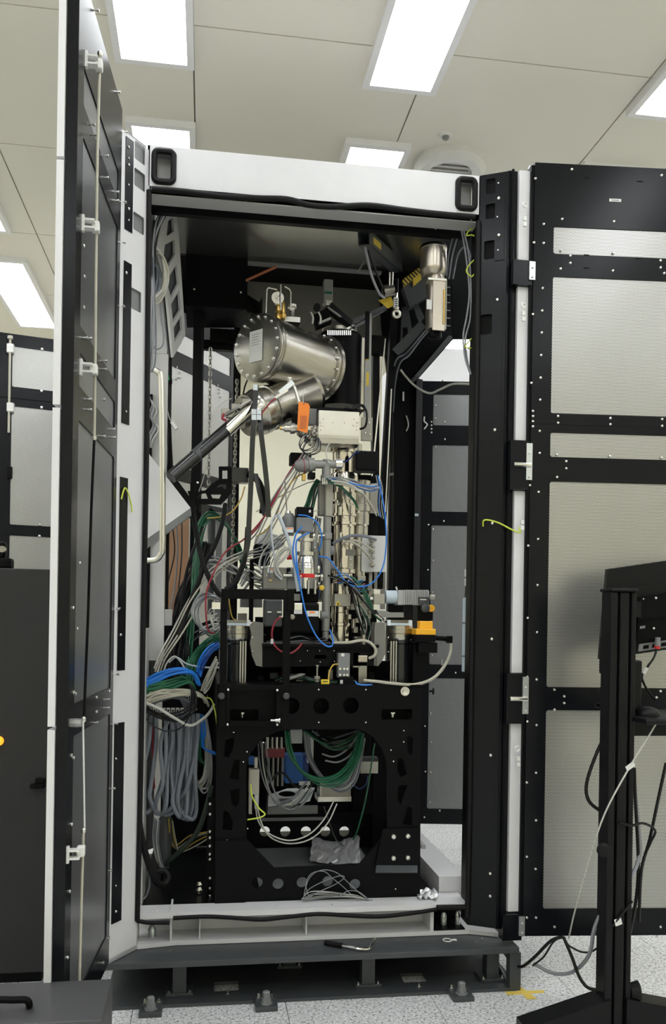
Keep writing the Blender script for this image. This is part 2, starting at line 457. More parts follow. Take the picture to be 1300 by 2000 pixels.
LX = [-4.05, -2.8, -1.54, -0.277, 0.908, 2.292, 3.55, 4.8]
LY = [-3.33, -1.325, 0.695, 2.71, 4.715]
LNAMES = {(3, 2): 'long white ceiling light at the top left, above the open black door', (4, 2): 'long white ceiling light at the top centre of the photo',
          (5, 2): 'white ceiling light cut off by the right edge of the photo', (3, 3): 'white ceiling light peeping out over the left end of the white beam',
          (4, 3): 'white ceiling light peeping out over the middle of the white beam', (5, 3): 'sliver of a white ceiling light over the top of the right black door',
          (2, 4): 'slanted white ceiling light low at the left, above the neighbouring perforated door', (2, 3): 'white ceiling light whose corner just shows at the left edge'}
for i, x in enumerate(LX):
    for j, yf in enumerate(LY):
        lab = LNAMES.get((i, j), 'rectangular white ceiling light panel out of sight of the photo')
        t = T('ceiling_light', lab, 'ceiling light', (x, yf - 0.725, ZC), 'rectangular light panels in the ceiling')
        w2 = 0.185
        fr = MB()
        fr.box((x - w2, yf - 1.485, ZC - 0.035), (x - 0.152, yf + 0.035, ZC)); fr.box((x + 0.152, yf - 1.485, ZC - 0.035), (x + w2, yf + 0.035, ZC))
        fr.box((x - 0.152, yf - 1.485, ZC - 0.035), (x + 0.152, yf - 1.452, ZC)); fr.box((x - 0.152, yf + 0.002, ZC - 0.035), (x + 0.152, yf + 0.035, ZC))
        fr.build('frame', 'lamp_frame', t)
        MB().box((x - 0.152, yf - 1.452, ZC - 0.026), (x + 0.152, yf + 0.002, ZC - 0.004)).build('diffuser', 'diffuser', t)
p = WZ(870, 262, ZC)
t = T('smoke_detector', 'small round white smoke detector alone on the ceiling', 'smoke detector', p)
MB().lathe((p.x, p.y, ZC), (0, 0, -1), [(0, 0.036), (0.01, 0.036), (0.014, 0.03)], 20).build('base', 'plastic_white', t)
MB().lathe((p.x, p.y, ZC - 0.014), (0, 0, -1), [(0, 0.02), (0.012, 0.018), (0.018, 0.009)], 16).build('sensor_head', 'mid_grey', t)
p = Vector((1.36, 1.40, ZC))
t = T('ceiling_vent', 'round white ceiling vent half hidden behind the white beam', 'ceiling vent', p)
MB().lathe(p, (0, 0, -1), [(0, 0.21), (0.03, 0.21), (0.06, 0.18), (0.06, 0.13), (0.03, 0.125)], 32).build('rim', 'plastic_white', t, True)
MB().lathe(p, (0, 0, -1), [(0.01, 0.126), (0.02, 0.126)], 24).build('grille_disc', 'mid_grey', t)
for k in range(5):
    MB().box((p.x - 0.11, p.y - 0.1 + 0.045 * k, ZC - 0.04), (p.x + 0.11, p.y - 0.09 + 0.045 * k, ZC - 0.02)).build('slat', 'steel_dark', t)

# ================================================================== THE ENCLOSURE (white and black cabinet with swung-open doors)
EN = T('equipment_enclosure', 'tall white and black enclosure with open doors around the machine', 'enclosure', (0.4, 0.14, 0.19))
FY = 0.14
UX, VZ = Vector((1, 0, 0)), Vector((0, 0, 1))
# top beam with two framed windows
bz0, bz1 = 3.31, 3.476
wins = [(297, 343, 290, 362), (889, 931, 345, 414)]
hl = []
for u0, u1, v0, v1 in wins:
    a = W(u0 + 7, (v0 + v1) / 2, FY); b = W(u1 - 7, (v0 + v1) / 2, FY); c = W((u0 + u1) / 2, v0 + 9, FY); d = W((u0 + u1) / 2, v1 - 9, FY)
    hl.append(rr(a.x, d.z, b.x, c.z, 0.008))
plate('top_beam', [(-0.262, bz0), (1.146, bz0), (1.146, bz1), (-0.262, bz1)], hl, 0.004, (0, FY, 0), UX, VZ, 'white', EN)
MB().box((-0.262, FY + 0.004, bz1 - 0.004), (1.146, 0.42, bz1)).build('beam_cover', 'white', EN)
MB().box((-0.262, FY + 0.004, bz0 - 0.035), (1.146, FY + 0.09, bz0 - 0.03)).build('beam_lip', 'light_grey', EN)
for h in hl:
    xs_ = [p_[0] for p_ in h]; zs_ = [p_[1] for p_ in h]
    MB().box((min(xs_) - 0.004, FY + 0.05, min(zs_) - 0.004), (max(xs_) + 0.004, FY + 0.055, max(zs_) + 0.004)).build('window_back', 'light_grey', EN)
    mb = MB()
    cen = Vector(((min(xs_) + max(xs_)) / 2, FY - 0.004, (min(zs_) + max(zs_)) / 2))
    lp = rr(min(xs_) - 0.006, min(zs_) - 0.006, max(xs_) + 0.006, max(zs_) + 0.006, 0.018, 5)
    lp = [Vector((q[0], FY - 0.004, q[1])) for q in lp]
    mb.tube(lp + [lp[0], lp[1]], 0.0125, 8, 0)
    mb.build('window_gasket', 'rubber', EN, True)

# posts: splayed sheet from the hinge line to the opening
def splay(name, pts_h, pts_o, m, holes_px, zr, thick=0.004):
    """sheet between a hinge-side line and an opening-side line; pixel rectangles become cut-outs"""
    A, B = Vector((pts_h[0], pts_h[1], 0)), Vector((pts_o[0], pts_o[1], 0))
    if A.x > B.x: A, B = B, A
    U = (B - A).normalized(); n = U.cross(VZ); o = A
    hs = []
    for u0, v0, u1, v1 in holes_px:
        cc = [WP(u0, v0, o, n), WP(u1, v0, o, n), WP(u1, v1, o, n), WP(u0, v1, o, n)]
        c2 = [((c_ - o).dot(U), c_.z) for c_ in cc]
        hs.append(rr((c2[0][0] + c2[3][0]) / 2, (c2[2][1] + c2[3][1]) / 2, (c2[1][0] + c2[2][0]) / 2, (c2[0][1] + c2[1][1]) / 2, 0.007))
    plate(name, [(0, zr[0]), ((B - A).length, zr[0]), ((B - A).length, zr[1]), (0, zr[1])], hs, thick, o, U, VZ, m, EN)
    for h in hs:
        xs_ = [q[0] for q in h]; zs_ = [q[1] for q in h]
        mb = MB().obox(o + U * (min(xs_) - 0.02) + VZ * (min(zs_) - 0.02) - n * 0.012, U * (max(xs_) - min(xs_) + 0.04), VZ * (max(zs_) - min(zs_) + 0.04), -n * 0.004)
        mb.build('cutout_back', 'mid_grey' if m == 'white' else 'matt_black', EN)
    return o, U, n
oL, UL, nL = splay('post_left', (-0.352, 0.0), (-0.256, FY), 'white',
                   [(263, 281, 284, 317), (262, 334, 284, 369), (260, 419, 282, 454), (256, 566, 276, 607)], (0.19, 3.455))
MB().box((-0.262, FY, 0.19), (-0.252, 0.24, 3.476)).build('post_return', 'light_grey', EN)
# black mounting strips with screws on the left post
for (u0, v0, u1, v1), scr in (((245, 270, 260, 452), (288, 309, 322, 361, 408, 430)), ((240, 511, 255, 829), (533, 804)), ((232, 932, 247, 1309), (1240,)), ((221, 1412, 240, 1800), (1482, 1730, 1780))):
    c = [WP(u0, v0, oL + nL * 0.003, nL), WP(u1, v0, oL + nL * 0.003, nL), WP(u1, v1, oL + nL * 0.003, nL), WP(u0, v1, oL + nL * 0.003, nL)]
    zt, zb = (c[0].z + c[1].z) / 2, (c[2].z + c[3].z) / 2
    a, b = (c[0] + c[3]) / 2, (c[1] + c[2]) / 2
    st = MB().obox(Vector((a.x, a.y, zb)), Vector((b.x - a.x, b.y - a.y, 0)), VZ * (zt - zb), -nL * 0.0028).build('mounting_strip', 'door_black', EN)
    for k, v in enumerate(scr):
        u = u0 + (u1 - u0) * 0.42 - (0 if v1 < 1300 else 3)
        screw(st, WP(u, v, oL + nL * 0.003, nL), nL, 0.006 if k % 2 == 0 else 0.0042)
# right post (black)
oR, UR, nR = splay('post_right', (1.256, 0.08), (1.146, FY), 'door_black',
                   [(949, 349, 967, 379), (948, 398, 967, 427), (945, 470, 967, 506), (938, 614, 960, 653)], (0.24, 3.478))
MB().box((1.142, FY, 0.24), (1.15, 0.24, 3.476)).build('post_return', 'black', EN)
for (u0, v0, u1, v1), scr in (((966, 340, 985, 508), ((974, 388), (974, 460), (973, 358), (971, 424), (972, 489))), ((960, 562, 979, 862), ((971, 586), (966, 840))), ((952, 958, 970, 1790), ((961, 1022), (960, 1248), (958, 1475), (957, 1706), (957, 1750)))):
    P_ = oR + nR * 0.004
    c = [WP(u0, v0, P_, nR), WP(u1, v0, P_, nR), WP(u1, v1, P_, nR), WP(u0, v1, P_, nR)]
    zt, zb = (c[0].z + c[1].z) / 2, (c[2].z + c[3].z) / 2
    a, b = (c[0] + c[3]) / 2, (c[1] + c[2]) / 2
    st = MB().obox(Vector((a.x, a.y, zb)), Vector((b.x - a.x, b.y - a.y, 0)), VZ * (zt - zb), -nR * 0.0035).build('mounting_strip', 'door_black', EN)
    for k, (u, v) in enumerate(scr):
        screw(st, WP(u, v, P_, nR), nR, 0.0078 if k < 2 or v1 > 1500 else 0.004)
# hinge column, brackets and hinges beside the right door
hx0, hx1 = W(985, 1000, 0.075).x, W(1000, 1000, 0.075).x
MB().box((1.25, 0.078, 0.24), (1.292, 0.10, 3.478)).build('hinge_column', 'door_black', EN)
MB().box((1.262, 0.062, 0.24), (1.272, 0.078, 3.478)).build('column_rib', 'black', EN)
for v0, v1 in ((512, 560), (862, 958), (1315, 1412), (1782, 1832)):
    z0, z1 = W(1000, v1, 0.06).z, W(1000, v0, 0.06).z
    hb = MB().box((1.262, 0.03, z0), (1.345, 0.085, z1)).build('hinge_bracket', 'door_black', EN)
    MB().box((1.33, 0.022, z0 + 0.2 * (z1 - z0)), (1.356, 0.031, z1 - 0.06 * (z1 - z0))).build('hinge_leaf', 'zinc', hb)
    zc = (z0 + z1) / 2
    if z1 - z0 > 0.15:
        MB().cyl((1.275, 0.026, zc), (1.35, 0.026, zc), 0.011, n=12).build('hinge_pin', 'chrome', hb)
    for dz in (-0.05, 0.05): screw(hb, (1.343, 0.021, zc + dz * (1 if z1 - z0 > 0.15 else 0.4)), (0, -1, 0), 0.005)
MB().box((1.338, 0.04, 0.24), (1.352, 0.09, 3.49)).build('hinge_rail', 'black', EN)

# sill: white lower beam, ribs, rubber
sill_top = [W(266, 1794, FY), W(850, 1775, FY)]
MB().box((-0.252, 0.055 + FY - 0.055, 0.312), (1.0, 0.245, 0.335)).build('sill_plate', 'white', EN)
MB().box((-0.252, 0.30, 0.19), (1.02, 0.306, 0.315)).build('sill_web', 'white', EN)
MB().prism([Vector((-0.352, 0.0, 0.19)), Vector((-0.256, FY + 0.0, 0.19)), Vector((-0.1, 0.168, 0.19)), Vector((1.16, 0.168, 0.19)), Vector((1.275, 0.12, 0.19)), Vector((1.275, 0.4, 0.19)), Vector((-0.352, 0.4, 0.19))], (0, 0, 0.018)).build('bottom_flange', 'white', EN)
for u in (390, 597, 838):
    x = W(u, 1810, 0.2).x; MB().box((x - 0.003, 0.185, 0.208), (x + 0.003, 0.30, 0.312)).build('sill_rib', 'white', EN)
x = W(334, 1800, 0.17).x
MB().box((x - 0.004, 0.165, 0.208), (x + 0.004, 0.30, 0.34)).build('sill_joint', 'white', EN)
MB().box((1.0, 0.15, 0.318), (1.146, 0.3, 0.33)).build('sill_end_plate', 'white', EN)
MB().box((1.0, 0.30, 0.208), (1.146, 0.306, 0.318)).build('sill_end_web', 'black', EN)
MB().box((1.0, 0.172, 0.2085), (1.142, 0.30, 0.213)).build('sill_end_tray', 'black', EN)
MB().box((0.985, 0.17, 0.208), (1.0, 0.30, 0.312)).build('sill_end_block', 'white', EN)
for u, v in ((306, 1782), (298, 1783), (543, 1774), (650, 1767)): screw(EN, (W(u, v, FY).x, FY + 0.03, 0.3355), (0, 0, 1), 0.004)
for u, v in ((326, 1822), (326, 1831), (340, 1821), (340, 1830), (836, 1800), (845, 1809)): hexb(EN, W(u, v, 0.295), (0, -1, 0), 0.004)
for u, v in ((858, 1803), (883, 1810), (908, 1808), (849, 1798)): hexb(EN, W(u, v, 0.295), (0, -1, 0), 0.0045)
for u, v0, v1, hw in ((297, 1808, 1832, 8), (866, 1782, 1813, 5.5), (893, 1780, 1813, 5)):
    ft = plathe(u, [(v0, hw * 0.6), (v0 + 3, hw * 0.75), (v0 + 6, hw), (v1 - 3, hw * 1.02), (v1, hw * 0.9)], 0.23, 16).build('levelling_foot', 'zinc', EN, True)
    a = W(u, (v0 + v1) / 2 - 3, 0.23 - 0.012); MB().box(a - Vector((0.006, 0.002, 0.008)), a + Vector((0.006, 0.004, 0.008))).build('sticker', 'label', ft)
# rubber gaskets round the opening
g = [W(u, v, FY - 0.012) for u, v in ((297, 369), (360, 374), (430, 383), (500, 387), (560, 389), (600, 400), (650, 404), (720, 401), (790, 410), (850, 417), (927, 424))]
MB().tube(g, 0.0115, 10).build('gasket', 'rubber', EN, True)
MB().tube([W(u, v, FY - 0.008) for u, v in ((291, 372), (289, 600), (286, 900), (280, 1200), (275, 1500), (268, 1798))], 0.0105, 10).build('gasket', 'rubber', EN, True)
MB().tube([W(u, v, FY - 0.006) for u, v in ((934, 432), (931, 700), (925, 1000), (920, 1300), (916, 1600), (912, 1790))], 0.0115, 10).build('gasket', 'rubber', EN, True)
MB().tube([W(u, v, FY + 0.0) for u, v in ((267, 1798), (290, 1802), (331, 1802))], 0.0085, 10).build('gasket', 'rubber', EN, True)
MB().tube([W(u, v, FY + 0.0) for u, v in ((338, 1793), (400, 1790), (450, 1792), (510, 1796), (560, 1791), (620, 1785), (680, 1788), (740, 1790), (800, 1784), (852, 1776))], 0.009, 10).build('gasket', 'rubber', EN, True)
MB().tube([W(u, v, FY + 0.0) for u, v in ((853, 1773), (912, 1772))], 0.012, 10).build('gasket', 'rubber', EN, True)

# ---------------- doors of the enclosure
ROWS = [(3.117, 3.232), (2.44, 3.02), (2.255, 2.358), (1.278, 2.15), (0.337, 1.18)]
def door(o, U, width, zr, rows, inner_m, perf_m, left_margin=0.085, right_margin=0.085, thick=0.03, skin=0.028, label=None):
    """a door whose inner face lies in the plane (o; U, z); its skin is on the far side"""
    U = Vector(U).normalized(); n = U.cross(VZ)          # n points towards the inner (seen) side
    hs = [rr(left_margin, a, width - right_margin, b, 0.01) for a, b in rows]
    d = plate('door', [(0, zr[0]), (width, zr[0]), (width, zr[1]), (0, zr[1])], hs, 0.004, o, U, VZ, inner_m, EN)
    if label: d['label'] = label
    for a, b in rows:
        pn = plate('perforated_panel', rr(left_margin - 0.008, a - 0.008, width - right_margin + 0.008, b + 0.008, 0.01), [], 0.002, Vector(o) - n * 0.0045, U, VZ, perf_m, d)
    o = Vector(o)
    fr = MB()
    fr.obox(o - n * 0.0045, U * 0.02, VZ * 0, VZ * 0) if False else None
    z0, z1 = zr
    for q, L in ((0, 0.018), (width - 0.018, 0.018)):
        fr.obox(o + U * q + VZ * z0 - n * 0.004, U * L, VZ * (z1 - z0), -n * thick)
    fr.obox(o + VZ * z0 - n * 0.004, U * width, VZ * 0.018, -n * thick); fr.obox(o + VZ * (z1 - 0.018) - n * 0.004, U * width, VZ * 0.018, -n * thick)
    fr.build('door_rim', 'door_black', d)
    return d, o, U, n
# right door, folded flat back beside the enclosure
oD = Vector((1.352, 0.035, 0)); UD = Vector((0.9963, -0.0857, 0))
dr, oD, UD, nD = door(oD, UD, 0.80, (0.222, 3.50), ROWS, 'door_black', 'perf', label='black door with perforated silver panels folded back beside the enclosure')
zz = [0.19 + 0.03, 1.1, 2.17, 2.9, 3.51]
for a, b in zip(zz[:-1], zz[1:]):
    MB().obox(oD - UD * 0.012 + VZ * (a + 0.002) - nD * 0.036, UD * 0.82, VZ * (b - a - 0.004), -nD * 0.026).build('outer_skin', 'white', dr)
for v0, v1 in ((332, 512), (560, 861), (959, 1314), (1413, 1780)):      # white hinge-side edge seen between the brackets
    a, b = W(1010, v1, 0.055), W(1010, v0, 0.055)
    MB().box((1.292, 0.055, a.z), (1.338, 0.085, b.z)).build('skin_edge', 'white', dr)
def on_door(u, v, o, n, off=0.0): return WP(u, v, o + n * off, n)
for u, v in [(1045, 349), (1116, 331), (1291, 343), (1097, 428), (1198, 433), (1061, 438), (1061, 475), (1095, 489), (1197, 494), (1113, 500), (1113, 514), (1289, 509), (1289, 523),
             (1094, 525), (1196, 529), (1296, 534), (1059, 563), (1058, 607), (1057, 650), (1056, 694), (1055, 738), (1054, 781), (1042, 474), (1041, 533), (1040, 614), (1037, 748), (1040, 803), (1040, 813), (1040, 823), (1040, 833),
             (1089, 813), (1089, 826), (1191, 817), (1191, 829), (1292, 819), (1292, 832), (1053, 842), (1053, 885), (1087, 888), (1190, 891), (1291, 894), (1034, 877), (1105, 901), (1105, 915), (1087, 932),
             (1034, 948), (1051, 961), (1050, 1053), (1049, 1143), (1048, 1235), (1047, 1327), (1031, 1066), (1030, 1207), (1029, 1322), (1082, 1347), (1101, 1360), (1101, 1373), (1082, 1386), (1186, 1348), (1186, 1388), (1289, 1350), (1281, 1362),
             (1047, 1416), (1029, 1409), (1028, 1528), (1046, 1509), (1046, 1602), (1028, 1673), (1045, 1697), (1028, 1792), (1046, 1792), (1082, 1810), (1172, 1799), (1289, 1810), (1282, 1829)]:
    screw(dr, on_door(u, v, oD, nD, 0.0), nD, 0.0062)
for u, v, wd in ((1147, 347, 10), (1249, 354, 10), (1145, 498, 9), (1145, 523, 9), (1246, 504, 9)):
    c = on_door(u, v, oD, nD, 0.001); MB().obox(c - UD * 0.012 - VZ * 0.003, UD * 0.024, VZ * 0.005, -nD * 0.0015).build('slot_mark', 'black', dr)
c = on_door(1201, 391, oD, nD, 0.001)
pl = MB().obox(c - UD * 0.026 - VZ * 0.006, UD * 0.052, VZ * 0.012, -nD * 0.001).build('name_plate', 'label', dr)
MB().obox(c - UD * 0.016 - VZ * 0.002 + nD * 0.0006, UD * 0.032, VZ * 0.004, -nD * 0.0006).build('print_line', 'mid_grey', pl)
c0 = on_door(1030, 827, oD, nD, 0.0006); MB().obox(c0 - VZ * 0.001, UD * 0.8, VZ * 0.0015, -nD * 0.0006).build('seam', 'black', dr)
# clips and earth leads on the hinge side
for u, v in ((1025, 400), (1022, 597), (1010, 1462)):
    c = W(u, v, 0.02); ck = MB().torus(c, (0.3, -1, 0), 0.011, 0.004, 16, 6).build('cable_clip', 'plastic_white', EN, True)
for u, v in ((1025, 432), (1022, 617), (1020, 1025), (1012, 1487)):
    for k in range(2):
        c = W(u, v + 11 * k - 5, 0.02); MB().bbox(c - Vector((0.008, 0.003, 0.009)), c + Vector((0.008, 0.008, 0.009)), 0.002).build('terminal_block', 'plastic_white', EN)

# left door, swung straight out towards the room
oE = Vector((-0.345, -0.05, 0)); dE = Vector((0.07, 0.998, 0)).normalized()
# inner face looks to +x: the frame runs from the free edge back to the hinge
wE = 0.755
oF = oE - dE * wE
dl, oF, UE, nE = door(oF, dE, wE, (0.215, 3.50), ROWS, 'door_black', 'perf_dark', 0.075, 0.06, label='black inner side of the tall door swung open towards the viewer')
MB().obox(oF + VZ * 0.215 + nE * 0.0 - UE * 0.004, UE * 0.006, VZ * 3.285, -nE * 0.034).build('edge_strip', 'door_black', dl)
zz = [0.20, 1.214, 2.17, 2.905, 3.51]
for a, b in zip(zz[:-1], zz[1:]):
    MB().obox(oF - UE * 0.012 + VZ * (a + 0.005) - nE * 0.0365, UE * (wE + 0.014), VZ * (b - a - 0.01), -nE * 0.021).build('outer_skin', 'white', dl)
def oe(u, v, off=0.0): return on_door(u, v, oF, nE, off)
rodm = 'c_beige'
def rod(pts, r, m, off=0.035, nm='latch_rod'):
    return MB().tube([oe(u, v, off) for u, v in pts], r, 8, 0).build(nm, m, dl, True)
r1 = rod(((195, 108), (190, 300), (187, 560), (186, 700), (184, 852)), 0.0045, 'c_beige')
rod(((184, 858), (178, 1000), (172, 1200), (164, 1398)), 0.0042, 'matt_black')
rod(((162, 1408), (164, 1540), (165, 1618)), 0.003, 'plastic_white')
rod(((163, 1624), (159, 1760), (155, 1915)), 0.0042, 'c_beige')
for u, v in ((195, 105), (184, 855), (163, 1405), (163, 1622)):
    c = oe(u, v, 0.035); MB().lathe(c - VZ * 0.008, VZ, [(0, 0.006), (0.004, 0.008), (0.012, 0.008), (0.016, 0.004)], 12).build('rod_knob', 'satin', dl, True)
for u, v in ((187, 128), (181, 444), (177, 722), (152, 1662)):
    c = oe(u + 6, v, 0.035)
    bk = MB(); bk.bbox(c - Vector((0.012, 0.014, 0.016)), c + Vector((0.012, 0.014, 0.016)), 0.004)
    bk.box(c + Vector((-0.038, -0.035, 0.006)), c + Vector((0.0, -0.008, 0.012))); bk.box(c + Vector((-0.038, -0.035, -0.018)), c + Vector((0.0, -0.008, -0.012)))
    bk.box(c + Vector((-0.038, -0.036, -0.028)), c + Vector((-0.03, -0.02, 0.022)))
    bk.build('rod_bracket', 'plastic_white', dl)
c = oe(150, 1412, 0.02); MB().lathe(c, nE, [(-0.02, 0.013), (0, 0.014), (0.014, 0.012)], 8).build('latch_knob', 'pipe_grey', dl)
for u, v in [(186, 20), (229, 180), (243, 258), (178, 243), (181, 263), (205, 304), (205, 347), (226, 375), (226, 392), (241, 395), (239, 474), (238, 598), (172, 780), (198, 780), (172, 800), (218, 838), (199, 852), (219, 854), (172, 661), (202, 705), (202, 721),
             (229, 1188), (227, 1190), (226, 1317), (208, 1366), (208, 1382), (185, 1411), (224, 1414), (219, 1540), (212, 1700), (208, 1832), (197, 1880), (164, 660)]:
    inst('stud', STUD, dl, oe(u, v, 0.0), nE, 0.0042)
for u, v in [(155, 1100), (142, 1187), (150, 1228), (143, 1352), (147, 1355), (139, 1475), (143, 1480), (139, 1610), (135, 1741), (131, 1870), (163, 480), (164, 540), (163, 600), (213, 1350), (188, 1362), (188, 1390)]:
    screw(dl, oe(u, v, 0.0), nE, 0.0055)
# rear doors of the enclosure, seen through its open frame
d2, o2, U2, n2 = door((1.338, 2.0, 0), RGT, 0.8, (0.236, 3.105), [(2.82, 3.02), (2.26, 2.69), (1.27, 2.17), (0.335, 1.18)], 'door_black', 'perf_dark', 0.105, 0.085, label='dark perforated rear door swung out behind the black post')
MB().obox(o2 + VZ * 0.236 - n2 * 0.036, U2 * 0.8, VZ * 2.86, -n2 * 0.02).build('outer_skin', 'white', d2)
for u, v in [(864, 743), (850, 792), (850, 817), (868, 824), (842, 824), (842, 831), (842, 838), (842, 845), (868, 858), (850, 873), (866, 1018), (836, 1025), (845, 1034), (845, 1095), (835, 1113), (843, 1157), (843, 1280), (861, 1297), (889, 1314), (841, 1352), (840, 1393), (841, 1450), (829, 1418), (830, 1507), (840, 1508), (839, 1566), (858, 1583), (828, 1596)]:
    screw(d2, WP(u, v, o2, n2), n2, 0.007)
for uu, vv, mm in ((828, 838, 'plastic_white'), (862, 1312, 'bolt')):
    c = WP(uu, vv, o2 + n2 * 0.01, n2); MB().tube([c, c + VZ * 0.03 + UX * 0.02, c + VZ * 0.05, c + VZ * 0.08], 0.004, 6).build('earth_lead', mm, d2, True)
d3, o3, U3, n3 = door((-0.30, 1.55, 0), (0.5636, 0.826, 0), 0.83, (0.222, 3.50), ROWS, 'door_black', 'perf', 0.05, 0.05, label='rear door with shiny perforated panels standing open behind the machine')
MB().obox(o3 + VZ * 0.222 - n3 * 0.036, U3 * 0.83, VZ * 3.27, -n3 * 0.02).build('outer_skin', 'white', d3)
for u, v in [(345, 718), (352, 728), (349, 738), (353, 738), (345, 741), (425, 753), (428, 761), (428, 768), (430, 776), (342, 940), (344, 1040)]:
    screw(d3, WP(u, v, o3, n3), n3, 0.006)

# ================================================================== PLINTH under the enclosure
PL = T('steel_plinth', 'low dark grey steel plinth under the white enclosure', 'plinth', (0.48, 0.5, 0))
MB().bbox((-0.372, 0.0, 0.164), (1.325, 1.6, 0.188), 0.002).build('top_plate', 'slate', PL)
a, b = WZ(418, 1927, 0.012), WZ(466, 1927, 0.012); c1, c2 = WZ(440, 1918, 0.012), WZ(440, 1936, 0.012)
e, f = WZ(784, 1911, 0.012), WZ(832, 1911, 0.012)
plate('base_plate', [(-0.37, 0.014), (1.338, 0.014), (1.338, 1.6), (-0.37, 1.6)],
      [rr(a.x, c2.y, b.x, c1.y, 0.004), rr(e.x, c2.y, f.x, c1.y, 0.004)], 0.0125, (0, 0, 0.0135), (1, 0, 0), (0, 1, 0), 'slate', PL)
for u, v, y in ((350, 1935, 0.09), (719, 1920, 0.09), (962, 1905, 0.09), (565, 1897, 0.32), (120, 1945, 0.09)):
    x = W(u, v, y).x
    lg = MB().box((x - 0.027, y, 0.026), (x + 0.027, y + 0.06, 0.164)).build('leg', 'slate', PL)
    MB().bbox((x - 0.055, y - 0.01, 0.0135), (x + 0.055, y + 0.08, 0.026), 0.002).build('foot_plate', 'slate', lg)
    for s in (-0.042, 0.042): hexb(lg, (x + s, y + 0.0, 0.026), (0, 0, 1), 0.0058)
MB().box((1.29, 0.014, 0.0135), (1.338, 0.06, 0.16)).build('end_post', 'slate', PL)
MB().prism([(1.29, 0.06, 0.0135), (1.29, 0.35, 0.0135), (1.29, 0.35, 0.10), (1.29, 0.06, 0.03)], (0.01, 0, 0)).build('end_gusset', 'slate', PL)
MB().box((-0.37, 1.0, 0.0135), (1.33, 1.02, 0.164)).build('rear_web', 'matt_black', PL)
for x in (-0.185, 0.265, 1.068):
    br = MB().bbox((x - 0.044, -0.066, 0.0), (x + 0.044, 0.05, 0.02), 0.002).build('anchor_bracket', 'slate', PL)
    MB().lathe((x, -0.03, 0.02), (0, 0, 1), [(0, 0.026), (0.004, 0.026), (0.004, 0.019), (0.022, 0.019), (0.022, 0.015), (0.045, 0.015), (0.048, 0.012)], 6).build('anchor_bolt', 'mid_grey', br)
    for s in (-0.026, 0.026): hexb(br, (x + s, 0.03, 0.02), (0, 0, 1), 0.0085)
for u, v in ((445, 1940), (818, 1926)): hexb(PL, WZ(u, v, 0.0135), (0, 0, 1), 0.007)
for u, v in ((286, 1860), (331, 1861), (370, 1860), (227, 1866), (215, 1877), (701, 1846), (738, 1845), (891, 1845), (929, 1843), (940, 1836), (976, 1835), (590, 1848)):
    inst('stud', STUD, PL, WZ(u, v, 0.188), (0, 0, 1), 0.0028)
# things lying on the plinth
pp = [(634, 1841), (668, 1847), (700, 1853), (716, 1854), (723, 1850), (731, 1833)]
Q = [WZ(u, v, 0.199) for u, v in pp]
t = T('hex_key', 'bent steel hex key with a black handle lying on the plinth', 'tool', WZ(690, 1850, 0.188))
MB().tube(Q[1:], 0.0062, 8, 4).build('shaft', 'chrome', t, True)
MB().tube(Q[:2], 0.0105, 10, 0).build('handle', 'rubber', t, True)
c = WZ(873, 1836, 0.190)
mb = MB().torus(c, (0, 0, 1), 0.018, 0.0025, 18, 6); mb.tube([c + Vector((0.018, 0, 0)), c + Vector((0.04, 0.006, 0))], 0.003, 6, 0); mb.tube([c + Vector((0.018, 0, 0)), c + Vector((0.04, -0.008, 0))], 0.003, 6, 0)
single('wire_ring', mb, 'plastic_white', 'small white wire ring lying on the plinth near the black corner', 'ring', smooth=True)
# tape cross on the floor
t = T('tape_cross', 'yellow tape cross stuck on the speckled floor by the plinth', 'tape mark', (1.35, -0.005, 0))
MB().prism([(1.268, -0.022, 0.0004), (1.43, -0.018, 0.0004), (1.44, 0.008, 0.0004), (1.27, 0.012, 0.0004)], (0, 0, 0.0006)).build('tape_strip', 'tape', t)
MB().prism([(1.325, 0.055, 0.0011), (1.352, 0.055, 0.0011), (1.378, -0.07, 0.0011), (1.335, -0.072, 0.0011)], (0, 0, 0.0006)).build('tape_strip', 'tape', t)

# ================================================================== NEIGHBOURS
NB = T('neighbour_enclosure', 'open perforated door of the neighbouring machine behind the grey cabinet', 'enclosure', (-1.3, 2.72, 0.2))
Un = Vector((0.966, 0.258, 0)).normalized(); on = Vector((-1.9, 2.56, 0)); nn = Un.cross(VZ)
uu = lambda u, v: (WP(u, v, on, nn) - on).dot(Un)
lm = uu(24, 720)
rows_n = [(3.11, 3.385), (2.166, 2.975), (1.0, 2.09), (0.35, 0.9)]
hs = [rr(lm, a, 1.25, b, 0.008) for a, b in rows_n]
dn = plate('door', [(0, 0.22), (1.35, 0.22), (1.35, 3.47), (0, 3.47)], hs, 0.004, on, Un, VZ, 'door_black', NB)
for a, b in rows_n: plate('perforated_panel', rr(lm - 0.01, a - 0.01, 1.26, b + 0.01, 0.008), [], 0.002, on - nn * 0.005, Un, VZ, 'perf', dn)
MB().obox(on + VZ * 0.22 - nn * 0.01, Un * 1.35, VZ * 3.25, -nn * 0.05).build('outer_skin', 'white', dn)
MB().obox(on + VZ * 3.028 + nn * 0.0015, Un * 1.35, VZ * 0.006, -nn * 0.001).build('seam', 'black', dn)
a = WP(20, 662, on + nn * 0.03, nn); b = WP(17, 845, on + nn * 0.03, nn)
MB().cyl(a, b, 0.008, n=10).build('latch_rod', 'c_beige', dn)
MB().lathe(a, VZ, [(0, 0.018), (0.02, 0.018)], 10).build('rod_knob', 'c_beige', dn)
for v in (681, 796):
    c = WP(20, v, on + nn * 0.02, nn); MB().bbox(c - Vector((0.02, 0.02, 0.03)), c + Vector((0.025, 0.02, 0.03)), 0.004).build('rod_bracket', 'plastic_white', dn)
